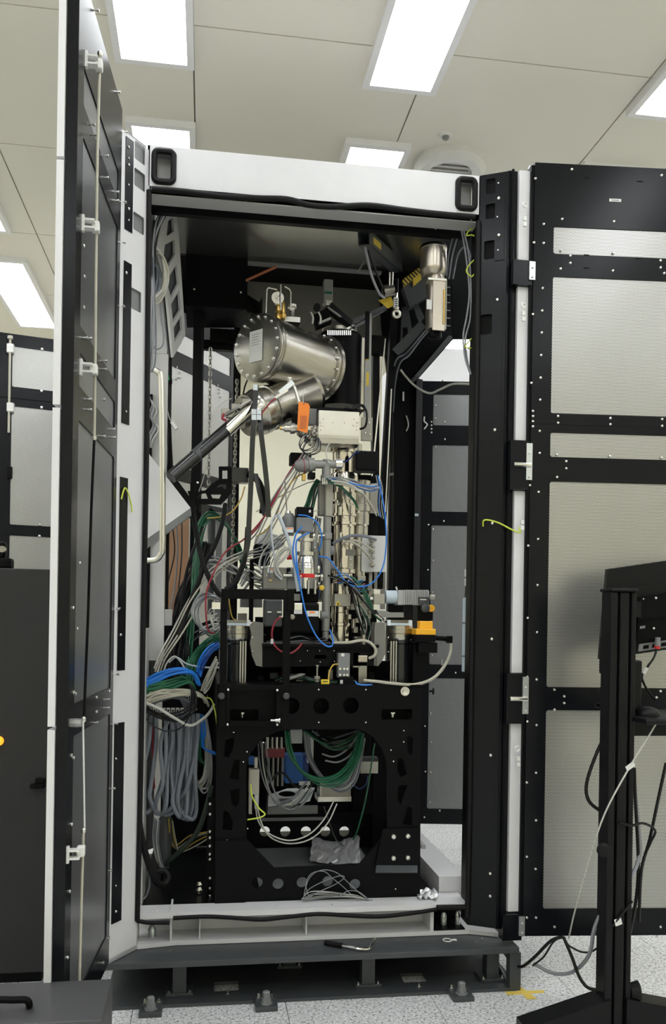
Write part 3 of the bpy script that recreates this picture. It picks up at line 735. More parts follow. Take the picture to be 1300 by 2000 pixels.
c = WP(18, 923, on + nn * 0.01, nn); MB().bbox(c - Vector((0.01, 0.012, 0.04)), c + Vector((0.02, 0.012, 0.04)), 0.003).build('door_catch', 'black', dn)
for u, v in ((82, 682), (81, 764), (81, 796), (78, 1025), (77, 1047)): screw(dn, WP(u, v, on, nn), nn, 0.011)
NW = T('white_cabinet', 'plain white cabinet standing far behind the black gusset', 'cabinet', (1.9, 3.3, 0))
MB().bbox((W(790, 700, 3.2).x, 3.2, 0.1), (3.1, 4.1, 3.72), 0.01).build('body', 'white', NW)
MB().box((W(790, 700, 3.2).x + 0.03, 3.23, 0), (3.07, 4.07, 0.1)).build('base', 'slate', NW)
# grey cabinet and low box at the lower left
GC = T('grey_cabinet', 'plain dark grey cabinet with a latch behind the open door', 'cabinet', (-1.2, 0.6, 0))
MB().bbox((-1.75, 0.3, 0.05), (-0.628, 1.0, 1.742), 0.004).build('body', 'cabinet_grey', GC)
MB().box((-1.70, 0.33, 0.0), (-0.66, 0.97, 0.05)).build('plinth_base', 'black', GC)
l = W(74, 1528, 0.3)
lt = MB().bbox(l + Vector((-0.028, -0.03, -0.022)), l + Vector((0.028, 0.0, -0.004)), 0.003).build('latch', 'black', GC)
MB().bbox(l + Vector((-0.008, -0.022, -0.004)), l + Vector((0.03, 0.0, 0.018)), 0.003).build('latch_lever', 'matt_black', lt)
l = W(-2, 1447, 0.3); MB().lathe(l, (0, -1, 0), [(0, 0.02), (0.015, 0.018), (0.022, 0.01)], 18).build('indicator_lamp', 'lamp_amber', GC, True)
t = T('desk_clamp', 'black clamp with a round lever on top of the grey cabinet', 'clamp', W(8, 1112, 0.42))
c = Vector((W(8, 1100, 0.42).x, 0.42, 1.742))
MB().bbox(c + Vector((-0.05, -0.04, 0)), c + Vector((0.035, 0.04, 0.05)), 0.012).build('clamp_body', 'matt_black', t)
MB().bbox(c + Vector((-0.03, -0.03, 0.05)), c + Vector((0.008, 0.03, 0.12)), 0.01).build('clamp_post', 'matt_black', t)
MB().cyl(c + Vector((0.0, -0.045, 0.085)), c + Vector((0.0, -0.02, 0.085)), 0.014, n=14).build('lever_knob', 'steel_dark', t)
LB = T('equipment_box', 'low dark grey box with a black bow handle, bottom left corner', 'box', (-0.45, -0.95, 0))
MB().bbox((-0.80, -1.075, 0.0), (-0.257, -0.80, 0.46), 0.006).build('body', 'box_grey', LB)
MB().bbox((-0.802, -1.079, 0.40), (-0.255, -1.074, 0.455), 0.001).build('lid_lip', 'box_grey', LB)
hq = [(-20, 1962), (-10, 1930), (20, 1928), (48, 1929), (58, 1936), (62, 1962)]
MB().tube([WZ(-40, 1972, 0.46), WZ(-38, 1972, 0.49), WZ(-10, 1954, 0.495), WZ(25, 1953, 0.495), WZ(50, 1953, 0.492), WZ(57, 1960, 0.48), WZ(57, 1966, 0.46)], 0.0095, 8, 4).build('handle', 'matt_black', LB, True)

# ================================================================== MONITOR CART
MC = T('monitor_cart', 'black mobile monitor stand with post, tray and foot', 'stand', (1.57, -0.42, 0))
pa, pb = W(1193, 1155, -0.45), W(1244, 1155, -0.45)
PXa, PXb = pa.x, pb.x; pt = pa.z
for k, (q0, q1) in enumerate(((0.0, 0.28), (0.36, 0.72), (0.80, 1.0))):
    MB().bbox((PXa + (PXb - PXa) * q0, -0.45, 0.05), (PXa + (PXb - PXa) * q1, -0.37, pt), 0.006).build('post_profile', 'cart_black', MC)
MB().box((PXa + 0.004, -0.435, 0.05), (PXb - 0.004, -0.375, pt - 0.01)).build('post_core', 'matt_black', MC)
MB().bbox((PXa - 0.004, -0.46, pt), (PXb + 0.004, -0.36, pt + 0.012), 0.005).build('post_cap', 'cart_black', MC)
ft = MB().prism([(PXa + 0.02, -0.46, 0.16), (PXa + 0.02, -0.46, 0.04), (1.18, -0.46, 0.04), (1.18, -0.46, 0.07)], (0, 0.1, 0)).build('foot', 'cart_black', MC)
MB().prism([(PXb - 0.02, -0.46, 0.16), (PXb - 0.02, -0.46, 0.04), (1.98, -0.46, 0.04), (1.98, -0.46, 0.07)], (0, 0.1, 0)).build('foot', 'cart_black', MC)
for fx in (1.22, 1.94): MB().cyl((fx, -0.42, 0.02), (fx, -0.40, 0.02), 0.02, n=16).build('caster', 'rubber', MC)
k = W(1183, 1660, -0.45); MB().lathe(k + Vector((0, 0.02, 0)), (-0.4, -1, 0), [(0, 0.012), (0.015, 0.026), (0.03, 0.028), (0.036, 0.02)], 10).build('clamp_knob', 'rubber', MC)
k = W(1244, 1935, -0.42); MB().lathe(k + Vector((-0.03, 0, 0)), (1, -0.2, 0), [(0, 0.03), (0.03, 0.04), (0.036, 0.03)], 16).build('cable_drum', 'rubber', MC)
for u0, u1, v0, v1 in ((1180, 1196, 1240, 1318), (1232, 1254, 1290, 1392)):
    mb = pbox(u0, v0, u1, v1, -0.40, 0.05, 0.008); mb.build('side_handle', 'cart_black', MC)
tr = MB(); a, b = W(1242, 1395, -0.38), W(1315, 1420, -0.38)
tr = MB().bbox((PXb - 0.01, -0.55, a.z - 0.02), (2.0, -0.2, a.z), 0.006).build('tray', 'cart_black', MC)
MB().bbox((PXb - 0.01, -0.37, a.z - 0.085), (1.9, -0.3, a.z - 0.02), 0.006).build('tray_bracket', 'cart_black', tr)
arm = W(1162, 1376, -0.3); MB().tube([arm, arm + Vector((0.08, 0, -0.02)), Vector((PXa + 0.02, -0.38, arm.z - 0.035))], 0.010, 8).build('tray_arm', 'cart_black', MC, True)
c = W(1265, 1372, -0.42); mb = MB(); mb.lathe((c.x, -0.42, a.z), (0, 0, 1), [(0, 0.045), (0.012, 0.045), (0.024, 0.036), (0.032, 0.016)], 18)
single('computer_mouse', mb, 'cart_black', 'black computer mouse on the tray of the monitor stand', 'mouse', smooth=True)
# monitor seen from behind
mo = [W(1186, 1110, -0.26), W(1330, 1083, -0.42), W(1330, 1292, -0.42), W(1171, 1288, -0.26)]
mpts = [W(1186, 1112, -0.27), W(1420, 1078, -0.33), W(1420, 1297, -0.30), W(1171, 1288, -0.24)]
nM = (mpts[1] - mpts[0]).cross(mpts[3] - mpts[0]).normalized()
if nM.y > 0: nM = -nM
mpts[2] = mpts[1] + (mpts[3] - mpts[0])
MT = T('monitor', 'back of a black flat monitor held on the stand post', 'monitor', (mpts[0] + mpts[2]) / 2)
MB().prism(mpts, -nM * 0.028).build('housing', 'cart_black', MT)
Um = (mpts[1] - mpts[0]).normalized(); Vm = (mpts[0] - mpts[3]).normalized()
def onm(u, v, off=0.0): return WP(u, v, mpts[0] + nM * off, nM)
MB().obox(onm(1205, 1150, 0.0), Um * 0.26, -Vm * 0.012, nM * 0.006).build('back_ridge', 'cart_black', MT)
MB().obox(onm(1238, 1255, 0.0), Um * 0.25, Vm * 0.16, nM * 0.02).build('back_bulge', 'matt_black', MT)
MB().obox(onm(1244, 1212, 0.02), Um * 0.13, Vm * 0.09, nM * 0.006).build('mount_plate', 'black', MT)
for u, v in ((1280, 1168), (1276, 1227), (1256, 1170), (1250, 1195)): screw(MT, onm(u, v, 0.027), nM, 0.0055 if u > 1270 else 0.003)
ps = MB().obox(onm(1244, 1272, 0.0), Um * 0.25, Vm * 0.03, nM * 0.012).build('port_strip', 'mid_grey', MT)
for q in range(6): MB().obox(onm(1247, 1268, 0.0) + Um * (0.012 + 0.036 * q), Um * 0.022, Vm * 0.014, nM * 0.014).build('port', 'matt_black', ps)
MB().obox(onm(1248, 1228, 0.02), Um * 0.02, Vm * 0.01, nM * 0.007).build('sticker', 'mid_grey', MT)
MB().obox(Vector((PXb - 0.03, -0.37, W(1240, 1190, -0.37).z - 0.03)), (0.09, 0, 0), (0, 0.09, 0), (0, 0, 0.06)).build('monitor_arm', 'cart_black', MT)
t = T('video_cable', 'black video cable with a red ringed plug behind the monitor', 'cable', onm(1278, 1268, 0.05))
MB().tube([onm(1284, 1245, 0.03), onm(1283, 1262, 0.035)], 0.011, 10, 0).build('plug', 'mid_grey', t)
MB().tube([onm(1283, 1262, 0.035), onm(1282, 1267, 0.035)], 0.0115, 10, 0).build('red_ring', 'red', t)
MB().tube([onm(1282, 1267, 0.035), onm(1276, 1285, 0.05), onm(1262, 1305, 0.05), onm(1253, 1322, 0.05), onm(1262, 1345, 0.05), onm(1280, 1368, 0.05)], 0.0045, 7).build('lead', 'c_black', t, True)
MB().tube([onm(1263, 1304, 0.05), onm(1256, 1316, 0.05)], 0.007, 8, 0).build('tag_sleeve', 'label', t)
YB = -0.36
cable('power_cable', 'black cable looping out beside the stand post over the perforated panel', [(1190, 1418, YB), (1165, 1470, YB), (1145, 1530, YB), (1150, 1565, YB), (1178, 1588, YB)], 3.4, 'c_black')
cable('data_cable', 'thin off-white cable running diagonally across the stand post', [(1287, 1402, -.5), (1265, 1440, -.5), (1228, 1500, -.5), (1180, 1590, -.49), (1150, 1680, -.4), (1122, 1780, -.3), (1110, 1833, -.2)], 1.7, 'c_light')
c = W(1231, 1500, -0.503); single('cable_label', MB().obox(c - Vector((0.012, 0, 0.012)), (0.03, 0, 0.02), (0, 0.003, 0), (-0.008, 0, 0.016)), 'label', 'white paper flag on the off-white cable of the stand', 'label')
cable('grey_cable', 'thick grey cable sweeping from the stand post down to the floor', [(1239, 1545, -.33), (1246, 1610, -.34), (1248, 1670, -.36), (1225, 1725, -.42), (1180, 1775, -.40), (1160, 1815, -.36), (1150, 1865, -.30), (1118, 1898, -.2), (1080, 1901, -.12), (1042, 1882, -.05)], 4.0, 'c_grey')
cable('black_cable', 'black cable drooping from the floor knot up to the stand post', [(1100, 1830, -.2), (1116, 1868, -.22), (1132, 1910, -.25), (1152, 1931, -.28), (1180, 1925, -.31), (1215, 1868, -.35), (1238, 1780, -.36), (1246, 1690, -.36), (1240, 1560, -.36), (1238, 1500, -.36)], 3.4, 'c_black')
cable('black_cable', 'black twin cable rising from the plinth end to the floor knot', [(985, 1862, .3), (1000, 1880, .12), (1019, 1888, -.03), (1045, 1868, -.1), (1075, 1838, -.17), (1100, 1829, -.2)], 3.2, 'c_black')
cable('black_cable', 'thin black cable sagging below the floor knot to the post', [(1040, 1886, -.06), (1062, 1868, -.12), (1080, 1840, -.17), (1098, 1832, -.2), (1112, 1848, -.23), (1140, 1860, -.27), (1165, 1852, -.3), (1190, 1815, -.44), (1235, 1760, -.46)], 2.0, 'c_black')
cable('black_cable', 'black cable leaning along the right edge of the photo to the post', [(1300, 1490, -.4), (1285, 1560, -.4), (1268, 1640, -.38), (1252, 1700, -.37), (1247, 1800, -.37)], 3.2, 'c_black')
cable('black_cable', 'black cable hooped out behind the stand post near the floor cables', [(1208, 1606, -.46), (1232, 1612, -.46), (1256, 1608, -.44), (1279, 1622, -.42), (1270, 1645, -.4), (1258, 1672, -.38)], 2.6, 'c_black')
c = W(1209, 1803, -0.457); single('cable_label', MB().obox(c - Vector((0.014, 0, 0.012)), (0.026, 0, 0.008), (0, 0.003, 0), (-0.006, 0, 0.024)), 'label', 'pale paper flag on the lower stand post', 'label')
cable('earth_lead', 'yellow green earth lead from the black right post to the folded door', [(943, 1028, .12), (944, 1017, .11), (955, 1016, .10), (975, 1022, .08), (1000, 1035, .04), (1015, 1040, .02), (1013, 1030, .015)], 1.6, 'c_earth')
cable('earth_lead', 'yellow green earth lead on the white left post', [(258, 1000, .06), (256, 985, .06), (250, 962, .04), (244, 953, .03), (240, 962, .02), (237, 975, .01)], 1.5, 'c_earth')
# ================================================================== INSIDE OF THE ENCLOSURE (parts of the enclosure)
MB().box((-0.25, 0.25, 0.30), (1.04, 1.5, 0.325)).build('floor_pan', 'black', EN)
MB().box((1.06, 0.31, 0.30), (1.18, 1.5, 0.40)).build('side_beam', 'white', EN)
c = W(842, 1640, 0.9)
MB().obox((1.10, 0.78, 0.40), (0.02, 0, 0), (0, 0.4, 0), (0, 0, 0.018)).build('beam_clip', 'light_grey', EN)
MB().box((-0.25, 0.28, 3.40), (1.14, 1.0, 3.415)).build('inner_roof', 'roof_steel', EN)
MB().box((-0.25, 0.25, 3.255), (1.14, 0.28, 3.47)).build('roof_rail', 'black', EN)
HPY = 1.0
MB().box((-0.262, 0.24, 3.0), (-0.255, 1.5, 3.476)).build('gap_light_cover', 'mid_grey', EN)  # added panel, blocks the ceiling light showing through the gap
a, b = W(362, 560, HPY), W(483, 560, HPY)
MB().box((a.x, HPY, W(420, 600, HPY).z), (b.x, HPY + .02, 3.41)).build('hanging_panel', 'black', EN)
MB().prism([Vector((a.x, HPY, W(420, 600, HPY).z)), Vector((b.x, HPY, W(420, 600, HPY).z)), W(505, 640, 1.2), W(365, 640, 1.2)], (0, .008, .02)).build('sloped_panel', 'black', EN)
MB().prism([W(481, 574, .99), W(506, 590, .99), W(512, 580, .99), W(512, 620, 1.05), W(481, 606, .99)], (0, .03, 0)).build('sloped_panel_end', 'matt_black', EN)
MB().box((b.x, HPY, W(600, 518, HPY).z), (1.14, HPY + .03, 3.41)).build('cross_rail', 'gloss_black', EN)
MB().box((b.x, HPY - .004, W(600, 523, HPY).z), (W(745, 520, HPY).x, HPY + .03, W(600, 519, HPY).z)).build('cross_rail_lip', 'mid_grey', EN)
for u, v in ((480, 392), (563, 508), (850, 447), (398, 493)): screw(EN, W(u, v, 0.99) if v > 480 else W(u, v, 0.24), (0, -1, 0), 0.004)
for u, v in ((379, 565), (470, 571)): screw(EN, W(u, v, .999), (0, -1, 0), 0.007)
gp0, gp1 = W(470, 600, 1.3), W(760, 600, 1.3)
MB().box((gp0.x, 1.3, W(600, 652, 1.3).z), (gp1.x, 1.31, W(600, 555, 1.3).z)).build('back_sheet', 'sheet_grey', EN)
MB().box((-0.25, 1.03, 3.40), (1.14, 1.5, 3.415)).build('roof_back', 'matt_black', EN)
MB().box((-0.25, 1.49, W(600, 560, 1.5).z - .2), (1.14, 1.5, 3.40)).build('roof_rear_skirt', 'matt_black', EN)
# left side: splayed grey gusset with four recesses, grey channel, black posts
gn = Vector((1, -0.55, 0)).normalized(); go = Vector((-0.2, 0.42, 3.0)); gU = VZ.cross(gn) * -1
gU = Vector((0.55, 1, 0)).normalized(); gn = gU.cross(VZ); 
def on_g(u, v): q = WP(u, v, go, gn) - go; return (q.dot(gU), q.z)
gout = [on_g(u, v) for u, v in ((322, 404), (344, 405), (350, 470), (362, 655), (338, 698), (325, 563), (304, 492))]
gh = [[on_g(u, v) for u, v in q] for q in (((322, 478), (341, 468), (342, 496), (326, 526), (319, 505)), ((329, 542), (345, 516), (349, 553), (334, 582), (328, 560)), ((334, 594), (350, 567), (353, 604), (338, 630)), ((339, 640), (354, 616), (356, 642), (341, 669)), ((328, 432), (338, 424), (340, 452), (325, 462)))]
plate('roof_gusset', gout, gh, 0.012, go, gU, VZ, 'light_grey', EN)
bm_ = [go + gU * q[0] + VZ * q[1] - gn * 0.02 for q in gout]
MB().prism(bm_, -gn * 0.006).build('gusset_back', 'slate', EN)
MB().prism([W(321, 405, .33), W(344, 405, .33), W(343, 425, .33), W(320, 420, .33)], (0, .01, 0)).build('gusset_tab', 'light_grey', EN)
screw(EN, W(329, 411, .328), (0, -1, 0), 0.008)
MB().box((W(290, 560, .5).x, .50, W(310, 690, .5).z), (W(328, 560, .5).x, .52, W(310, 430, .5).z)).build('side_sheet', 'light_grey', EN)
MB().box((W(288, 900, .45).x, .45, W(300, 1290, .45).z), (W(325, 900, .45).x, .50, W(300, 690, .45).z)).build('cable_channel', 'light_grey', EN)
MB().box((W(286, 900, .435).x, .435, W(300, 1290, .435).z), (W(296, 900, .435).x, .45, W(300, 770, .435).z)).build('channel_slot', 'black', EN)
MB().box((W(326, 900, .5).x, .52, 0.33), (W(332, 900, .5).x, .56, W(300, 690, .5).z)).build('channel_edge', 'black', EN)
def upright(u0, u1, v0, v1, y, d, m='black', nm='frame_post'):
    a, b = W(u0, (v0 + v1) / 2, y), W(u1, (v0 + v1) / 2, y)
    return MB().box((a.x, y, W(u0, v1, y).z), (b.x, y + d, W(u0, v0, y).z)).build(nm, m, EN)
upright(369, 390, 600, 1740, 1.05, 0.05)
upright(452, 466, 560, 1400, 1.45, 0.05)
upright(420, 432, 1000, 1300, 1.42, 0.03, 'mid_grey')
MB().box((W(385, 672, 1.25).x, 1.25, W(400, 681, 1.25).z), (W(456, 672, 1.25).x, 1.29, W(400, 663, 1.25).z)).build('cross_bar', 'black', EN)
MB().box((W(410, 650, 1.2).x, 1.2, W(400, 664, 1.2).z), (W(462, 650, 1.2).x, 1.26, W(400, 640, 1.2).z)).build('cross_block', 'matt_black', EN)
# copper-tinted sheet low on the left
MB().box((W(318, 1100, 1.3).x, 1.30, W(330, 1210, 1.3).z), (W(368, 1100, 1.3).x, 1.305, W(330, 1010, 1.3).z)).build('copper_sheet', 'copper', EN)
MB().box((W(318, 1300, 1.32).x, 1.32, W(330, 1700, 1.32).z), (W(370, 1300, 1.32).x, 1.325, W(330, 1210, 1.32).z)).build('rear_dark_cover', 'matt_black', EN)
MB().box((-0.25, 0.26, 0.33), (-0.243, 0.45, 1.5)).build('side_cover', 'light_grey', EN)
# black rear panels and gusset on the right
upright(757, 813, 736, 1640, 1.45, 0.05, 'black', 'rear_post')
upright(806, 818, 740, 1640, 1.40, 0.05, 'gloss_black', 'rear_post_edge')
MB().prism(poly([(735, 436), (930, 430), (928, 661), (886, 661), (818, 738), (757, 742), (745, 640)], 1.1), (0, 0.02, 0)).build('rear_gusset', 'black', EN)
a = W(886, 661, 1.08); MB().prism([W(886, 658, 1.0), W(818, 736, 1.0), W(808, 736, 1.0), W(876, 655, 1.0)], (0, 0.1, 0)).build('gusset_flange', 'slate', EN)
MB().prism(poly([(880, 480), (924, 470), (922, 658), (884, 660)], 0.75), (0, 0.012, 0)).build('rear_duct', 'black', EN)
MB().bar(W(772, 700, .95), W(836, 620, .95), 0.03, 0.03).build('strut', 'black', EN)
MB().bar(W(772, 690, .9), W(826, 634, .9), 0.012, 0.05).build('strut_face', 'slate', EN)
MB().prism(poly([(786, 560), (860, 500), (866, 560), (800, 600)], 0.9), (0, 0.05, 0)).build('bracket_arm', 'slate', EN)
MB().prism(poly([(786, 546), (828, 515), (830, 528), (788, 560)], 0.885), (0, 0.012, 0)).build('warning_stripes', 'hazard_stripes', EN)
wl = MB().prism(poly([(806, 545), (822, 532), (823, 545), (807, 559)], 0.88), (0, 0.012, 0)).build('warning_label', 'hazard_yellow', EN)
plate('strut_web', [(W(u, v, 1.0).x, W(u, v, 1.0).z) for u, v in ((785, 600), (815, 590), (838, 640), (800, 672), (780, 690))],
      [[(W(u, v, 1.0).x, W(u, v, 1.0).z) for u, v in ((798, 606), (808, 602), (818, 632), (804, 642))], [(W(u, v, 1.0).x, W(u, v, 1.0).z) for u, v in ((786, 640), (795, 638), (799, 660), (786, 670))]], 0.02, (0, 1.0, 0), UX, VZ, 'slate', EN)
MB().box((W(318, 1400, 1.2).x, 1.20, 0.33), (W(425, 1400, 1.2).x, 1.21, W(330, 1262, 1.2).z)).build('rear_dark_cover', 'matt_black', EN)
MB().box((W(690, 1500, 1.42).x, 1.42, 0.33), (W(812, 1500, 1.42).x, 1.43, W(700, 1320, 1.42).z)).build('rear_dark_cover', 'matt_black', EN)
MB().box((W(462, 1400, 1.44).x, 1.44, W(600, 1592, 1.44).z), (W(762, 1400, 1.44).x, 1.45, W(600, 1300, 1.44).z)).build('rear_dark_cover', 'matt_black', EN)  # added black sheet, keeps the bright wall out of the arch
# slim white light strip standing on the dark rear door, brush tags
t = T('white_tube', 'slim white plastic tube hanging upright by the black right jamb', 'tube', W(907, 1312, .3))
MB().bbox(W(902, 1312, .30), W(910, 1168, .31), 0.003).build('body', 'ice_blue', t)
for v in (1215, 1280): MB().bbox(W(901.5, v + 3, .297), W(911, v, .311), 0.001).build('band', 'mid_grey', t)
MB().tube([W(908, 1166, .305), W(909, 1150, .305), W(911, 1130, .3)], 0.002, 6).build('string', 'c_black', t)
for v in (1118, 1136): MB().bbox(W(907, v + 8, .30), W(911, v - 6, .305), 0.001).build('tag', 'label', t)

# ================================================================== MACHINE: black stand
SY = 0.25
ST = T('machine_stand', 'black steel stand with an arched opening and round holes under the machine', 'stand', (0.5, 0.7, 0.325))
q2 = lambda u, v, y=SY: (W(u, v, y).x, W(u, v, y).z)
def qc(u, v, r, y=SY):
    p_ = W(u, v, y); return circ(p_.x, p_.z, px(p_, r))
def qr(u0, v0, u1, v1, r=5, y=SY):
    a, b = q2(u0, v1, y), q2(u1, v0, y); return rr(a[0], a[1], b[0], b[1], px(W(u0, v0, y), r))
arch = [q2(*p_) for p_ in ((481, 1639), (481, 1498), (487, 1476), (500, 1456), (517, 1441), (538, 1430), (560, 1425), (700, 1424), (716, 1430), (732, 1443), (745, 1461), (753, 1480), (756, 1500), (756, 1626), (702, 1688), (536, 1696))]
holes = [arch, qc(569, 1379, 16), qc(627, 1379, 16), qc(685, 1378, 16), qr(449, 1385, 505, 1408), qr(744, 1385, 805, 1406)]
for pts in (((440, 1446), (457, 1440), (455, 1462), (446, 1480), (437, 1478)), ((458, 1483), (468, 1485), (467, 1523), (447, 1521)), ((448, 1543), (468, 1540), (467, 1566), (460, 1578), (453, 1570)), ((437, 1583), (446, 1585), (455, 1605), (453, 1622), (434, 1620)),
            ((794, 1440), (800, 1437), (806, 1442), (805, 1474), (797, 1472)), ((777, 1481), (786, 1482), (795, 1512), (782, 1518), (775, 1505)), ((778, 1535), (795, 1533), (783, 1572), (775, 1562)), ((796, 1575), (804, 1577), (805, 1613), (785, 1610))):
    holes.append([q2(*p_) for p_ in pts])
holes += [qc(502, 1725, 11), qc(543, 1727, 11), qc(590, 1724, 11), qc(640, 1722, 11), qc(693, 1728, 11)]
plate('front_plate', [q2(*p_) for p_ in ((424, 1342), (822, 1342), (820, 1752), (419, 1762))], holes, 0.016, (0, SY, 0), UX, VZ, 'black', ST)
RY = 1.146
dz = lambda lp: lp
rh = []
for u in (517, 557, 597, 635, 672):
    p_ = W(u, 1624, RY); rh.append(circ(p_.x, p_.z, px(p_, 10)))
za, zb = W(600, 1690, RY).z, W(600, 1590, RY).z
plate('rear_sill', [(0.2, 0.325), (0.98, 0.325), (0.98, zb), (0.2, zb)], rh, 0.014, (0, RY, 0), UX, VZ, 'black', ST)
for x in (q2(424, 1342)[0], q2(805, 1342)[0]):
    MB().box((x, SY + 0.016, 1.14), (x + 0.03, 1.16, 1.25)).build('side_rail', 'black', ST)
    MB().box((x, 1.10, 0.325), (x + 0.05, 1.16, 1.2)).build('rear_leg', 'black', ST)
zt = q2(600, 1342)[1]
MB().box((q2(424, 1342)[0], SY, zt), (q2(822, 1342)[0], 1.16, zt + 0.012)).build('top_plate', 'black', ST)
MB().box((q2(424, 1342)[0], SY + .10, W(600, 1422, SY + .1).z), (q2(822, 1342)[0], SY + .11, zt)).build('dark_backing', 'black', ST)  # added black sheet that makes the round holes and slots look dark
for u0, u1 in ((421, 480), (757, 820)):
    MB().box((W(u0, 1500, SY + .13).x, SY + .13, .326), (W(u1, 1500, SY + .13).x, SY + .14, zt)).build('dark_backing', 'matt_black', ST)  # added black sheets, block the light from behind the side holes
MB().box((W(500, 1690, .7).x, .40, .326), (W(730, 1690, .7).x, 1.12, .332)).build('drip_tray', 'zinc', ST)
gs = MB().prism(poly([(748, 1620), (818, 1617), (817, 1690), (733, 1690)], SY - 0.016), (0, 0.015, 0)).build('corner_gusset', 'black', ST)
MB().prism([W(735, 1690, SY - .016), W(815, 1690, SY - .016), W(815, 1704, SY - .05), W(733, 1704, SY - .05)], (0, 0.004, -0.004)).build('gusset_flange', 'slate', gs)
for u, v in ((768, 1634), (796, 1633), (768, 1676), (796, 1675)): inst('bolt_head', SCREW, gs, W(u, v, SY - 0.016), (0, -1, 0), 0.0125)
for u, v in ((456, 1430), (514, 1450), (482, 1468), (475, 1488), (622, 1347), (714, 1347), (622, 1411), (714, 1411), (788, 1427), (788, 1449), (768, 1487), (763, 1465), (483, 1618), (443, 1641), (474, 1641), (427, 1665), (442, 1685), (473, 1684), (812, 1655), (772, 1736)):
    screw(ST, W(u, v, SY), (0, -1, 0), 0.0042)
MB().box((W(420, 1700, SY).x, SY - 0.012, 0.325), (W(480, 1700, SY).x, SY, W(450, 1640, SY).z)).build('foot_block', 'black', ST)
k = W(790, 1350, SY); MB().lathe(k, (0, -1, 0), [(0, 0.02), (0.008, 0.02), (0.008, 0.014), (0.012, 0.014), (0.009, 0.006)], 20).build('round_boss', 'satin', ST, True)
for u0, u1, v in ((462, 492, 1388), (752, 778, 1388)):
    c = W(472 if u0 < 500 else 766, 1391, SY + 0.05); MB().lathe(c, (0, 0, -1), [(0, 0.012), (0.006, 0.012), (0.006, 0.006), (0.024, 0.005)], 10).build('slot_bolt', 'bolt', ST)
# black lifting frame in front of the stand
LF = T('lifting_gantry', 'black square-tube gantry with clamp knobs at the front of the stand', 'gantry', W(500, 1420, 0.2))
LY_ = 0.19
def fbox(u0, v0, u1, v1, nm, y=LY_, d=0.03, m='matt_black'): return pbox(u0, v0, u1, v1, y, d, 0.002).build(nm, m, LF)
fbox(444, 1151, 563, 1170, 'top_tube'); fbox(432, 1150, 446, 1192, 'corner_joint', LY_ - .004, 0.038); fbox(561, 1151, 574, 1193, 'corner_joint', LY_ - .004, 0.038)
fbox(429, 1190, 442, 1420, 'upright_tube'); fbox(552, 1168, 566, 1425, 'upright_tube')
fbox(441, 1338, 552, 1348, 'cross_tube'); pl_ = fbox(441, 1346, 449, 1420, 'inner_tube'); fbox(539, 1346, 551, 1420, 'inner_tube'); fbox(449, 1409, 540, 1419, 'cross_tube')
for u in (432, 558):
    c = W(u, 1359, LY_ - 0.002); MB().lathe(c, (0, -1, 0), [(0, 0.012), (0.01, 0.015), (0.02, 0.015), (0.024, 0.01)], 8).build('clamp_knob', 'slate', LF)
for u, v in ((445, 1347), (541, 1348), (444, 1415), (541, 1415)): screw(LF, W(u, v, LY_ - .001), (0, -1, 0), 0.0065)
MB().lathe(W(528, 1407, LY_ - .02), (1, 0, 0), [(0, 0.005), (0.02, 0.005), (0.02, 0.008), (0.035, 0.008), (0.035, 0.012), (0.04, 0.012)], 12).build('plunger', 'bolt', LF, True)
fbox(413, 1176, 431, 1190, 'end_cap', LY_ + .006, .018, 'chrome'); fbox(574, 1178, 590, 1192, 'end_cap', LY_ + .006, .018, 'chrome')

# ---------------- vibration dampers
for nm, u, lab in (('l', 463, 'silver topped damper leg inside the black lifting frame'), ('r', 780, 'silver topped damper leg beside the yellow emergency box')):
    y = 0.42
    t = T('damper_leg', lab, 'damper', W(u, 1338, y), 'pair of damper legs on the stand')
    hw = 25
    plathe(u, [(1222, hw), (1229, hw), (1230, hw * 1.04), (1237, hw * 1.04), (1238, hw * .98), (1246, hw), (1250, hw * .92)], y).build('cap', 'steel', t, True)
    plathe(u, [(1250, hw * .95), (1256, hw * .9), (1258, hw * .8), (1336, hw * .85)], y).build('cylinder', 'gloss_black', t, True)
    a = W(u, 1217, y - px(W(u, 1217, y), hw) * 0.9)
    MB().box(a + Vector((-0.05, -0.006, -0.01)), a + Vector((0.05, 0.012, 0.0))).build('strap', 'ice_blue', t)
    for s in (-1, 1): MB().box(a + Vector((0.05 * s - 0.007, -0.008, -0.012)), a + Vector((0.05 * s + 0.007, 0.012, 0.014))).build('strap_end', 'paper', t)
    uo = 11 if nm == 'l' else -12
    for s in (-5, 0, 5): pcyl(u + uo + s, 1252, 1336, 1.9, y - 0.075, 10).build('rod', 'satin', t, True)
    hood = poly([(u - 25, 1228), (u - 18, 1211), (u + 22, 1211), (u + 28, 1228)], y + 0.07); MB().prism(hood, (0, 0.01, 0)).build('hood', 'steel_dark', t)
for lab, pts in (('curved grey steel guard plate beside the left damper leg', ((498, 1214), (487, 1222), (491, 1240), (488, 1255), (492, 1280), (500, 1300), (514, 1303), (514, 1216))), ('curved grey steel guard plate beside the right damper leg', ((733, 1215), (752, 1216), (753, 1275), (745, 1292), (738, 1301), (730, 1300), (731, 1230)))):
    t = T('guard_plate', lab, 'plate', W(pts[0][0], 1303, 0.36))
    mb = MB().prism(poly(pts, 0.36), (0, 0.09, 0)); mb.build('body', 'warm_grey', t)
    for k_ in range(2): screw(t, W(pts[1][0] + 6, 1245 + 28 * k_, 0.36), (0, -1, 0), 0.004)
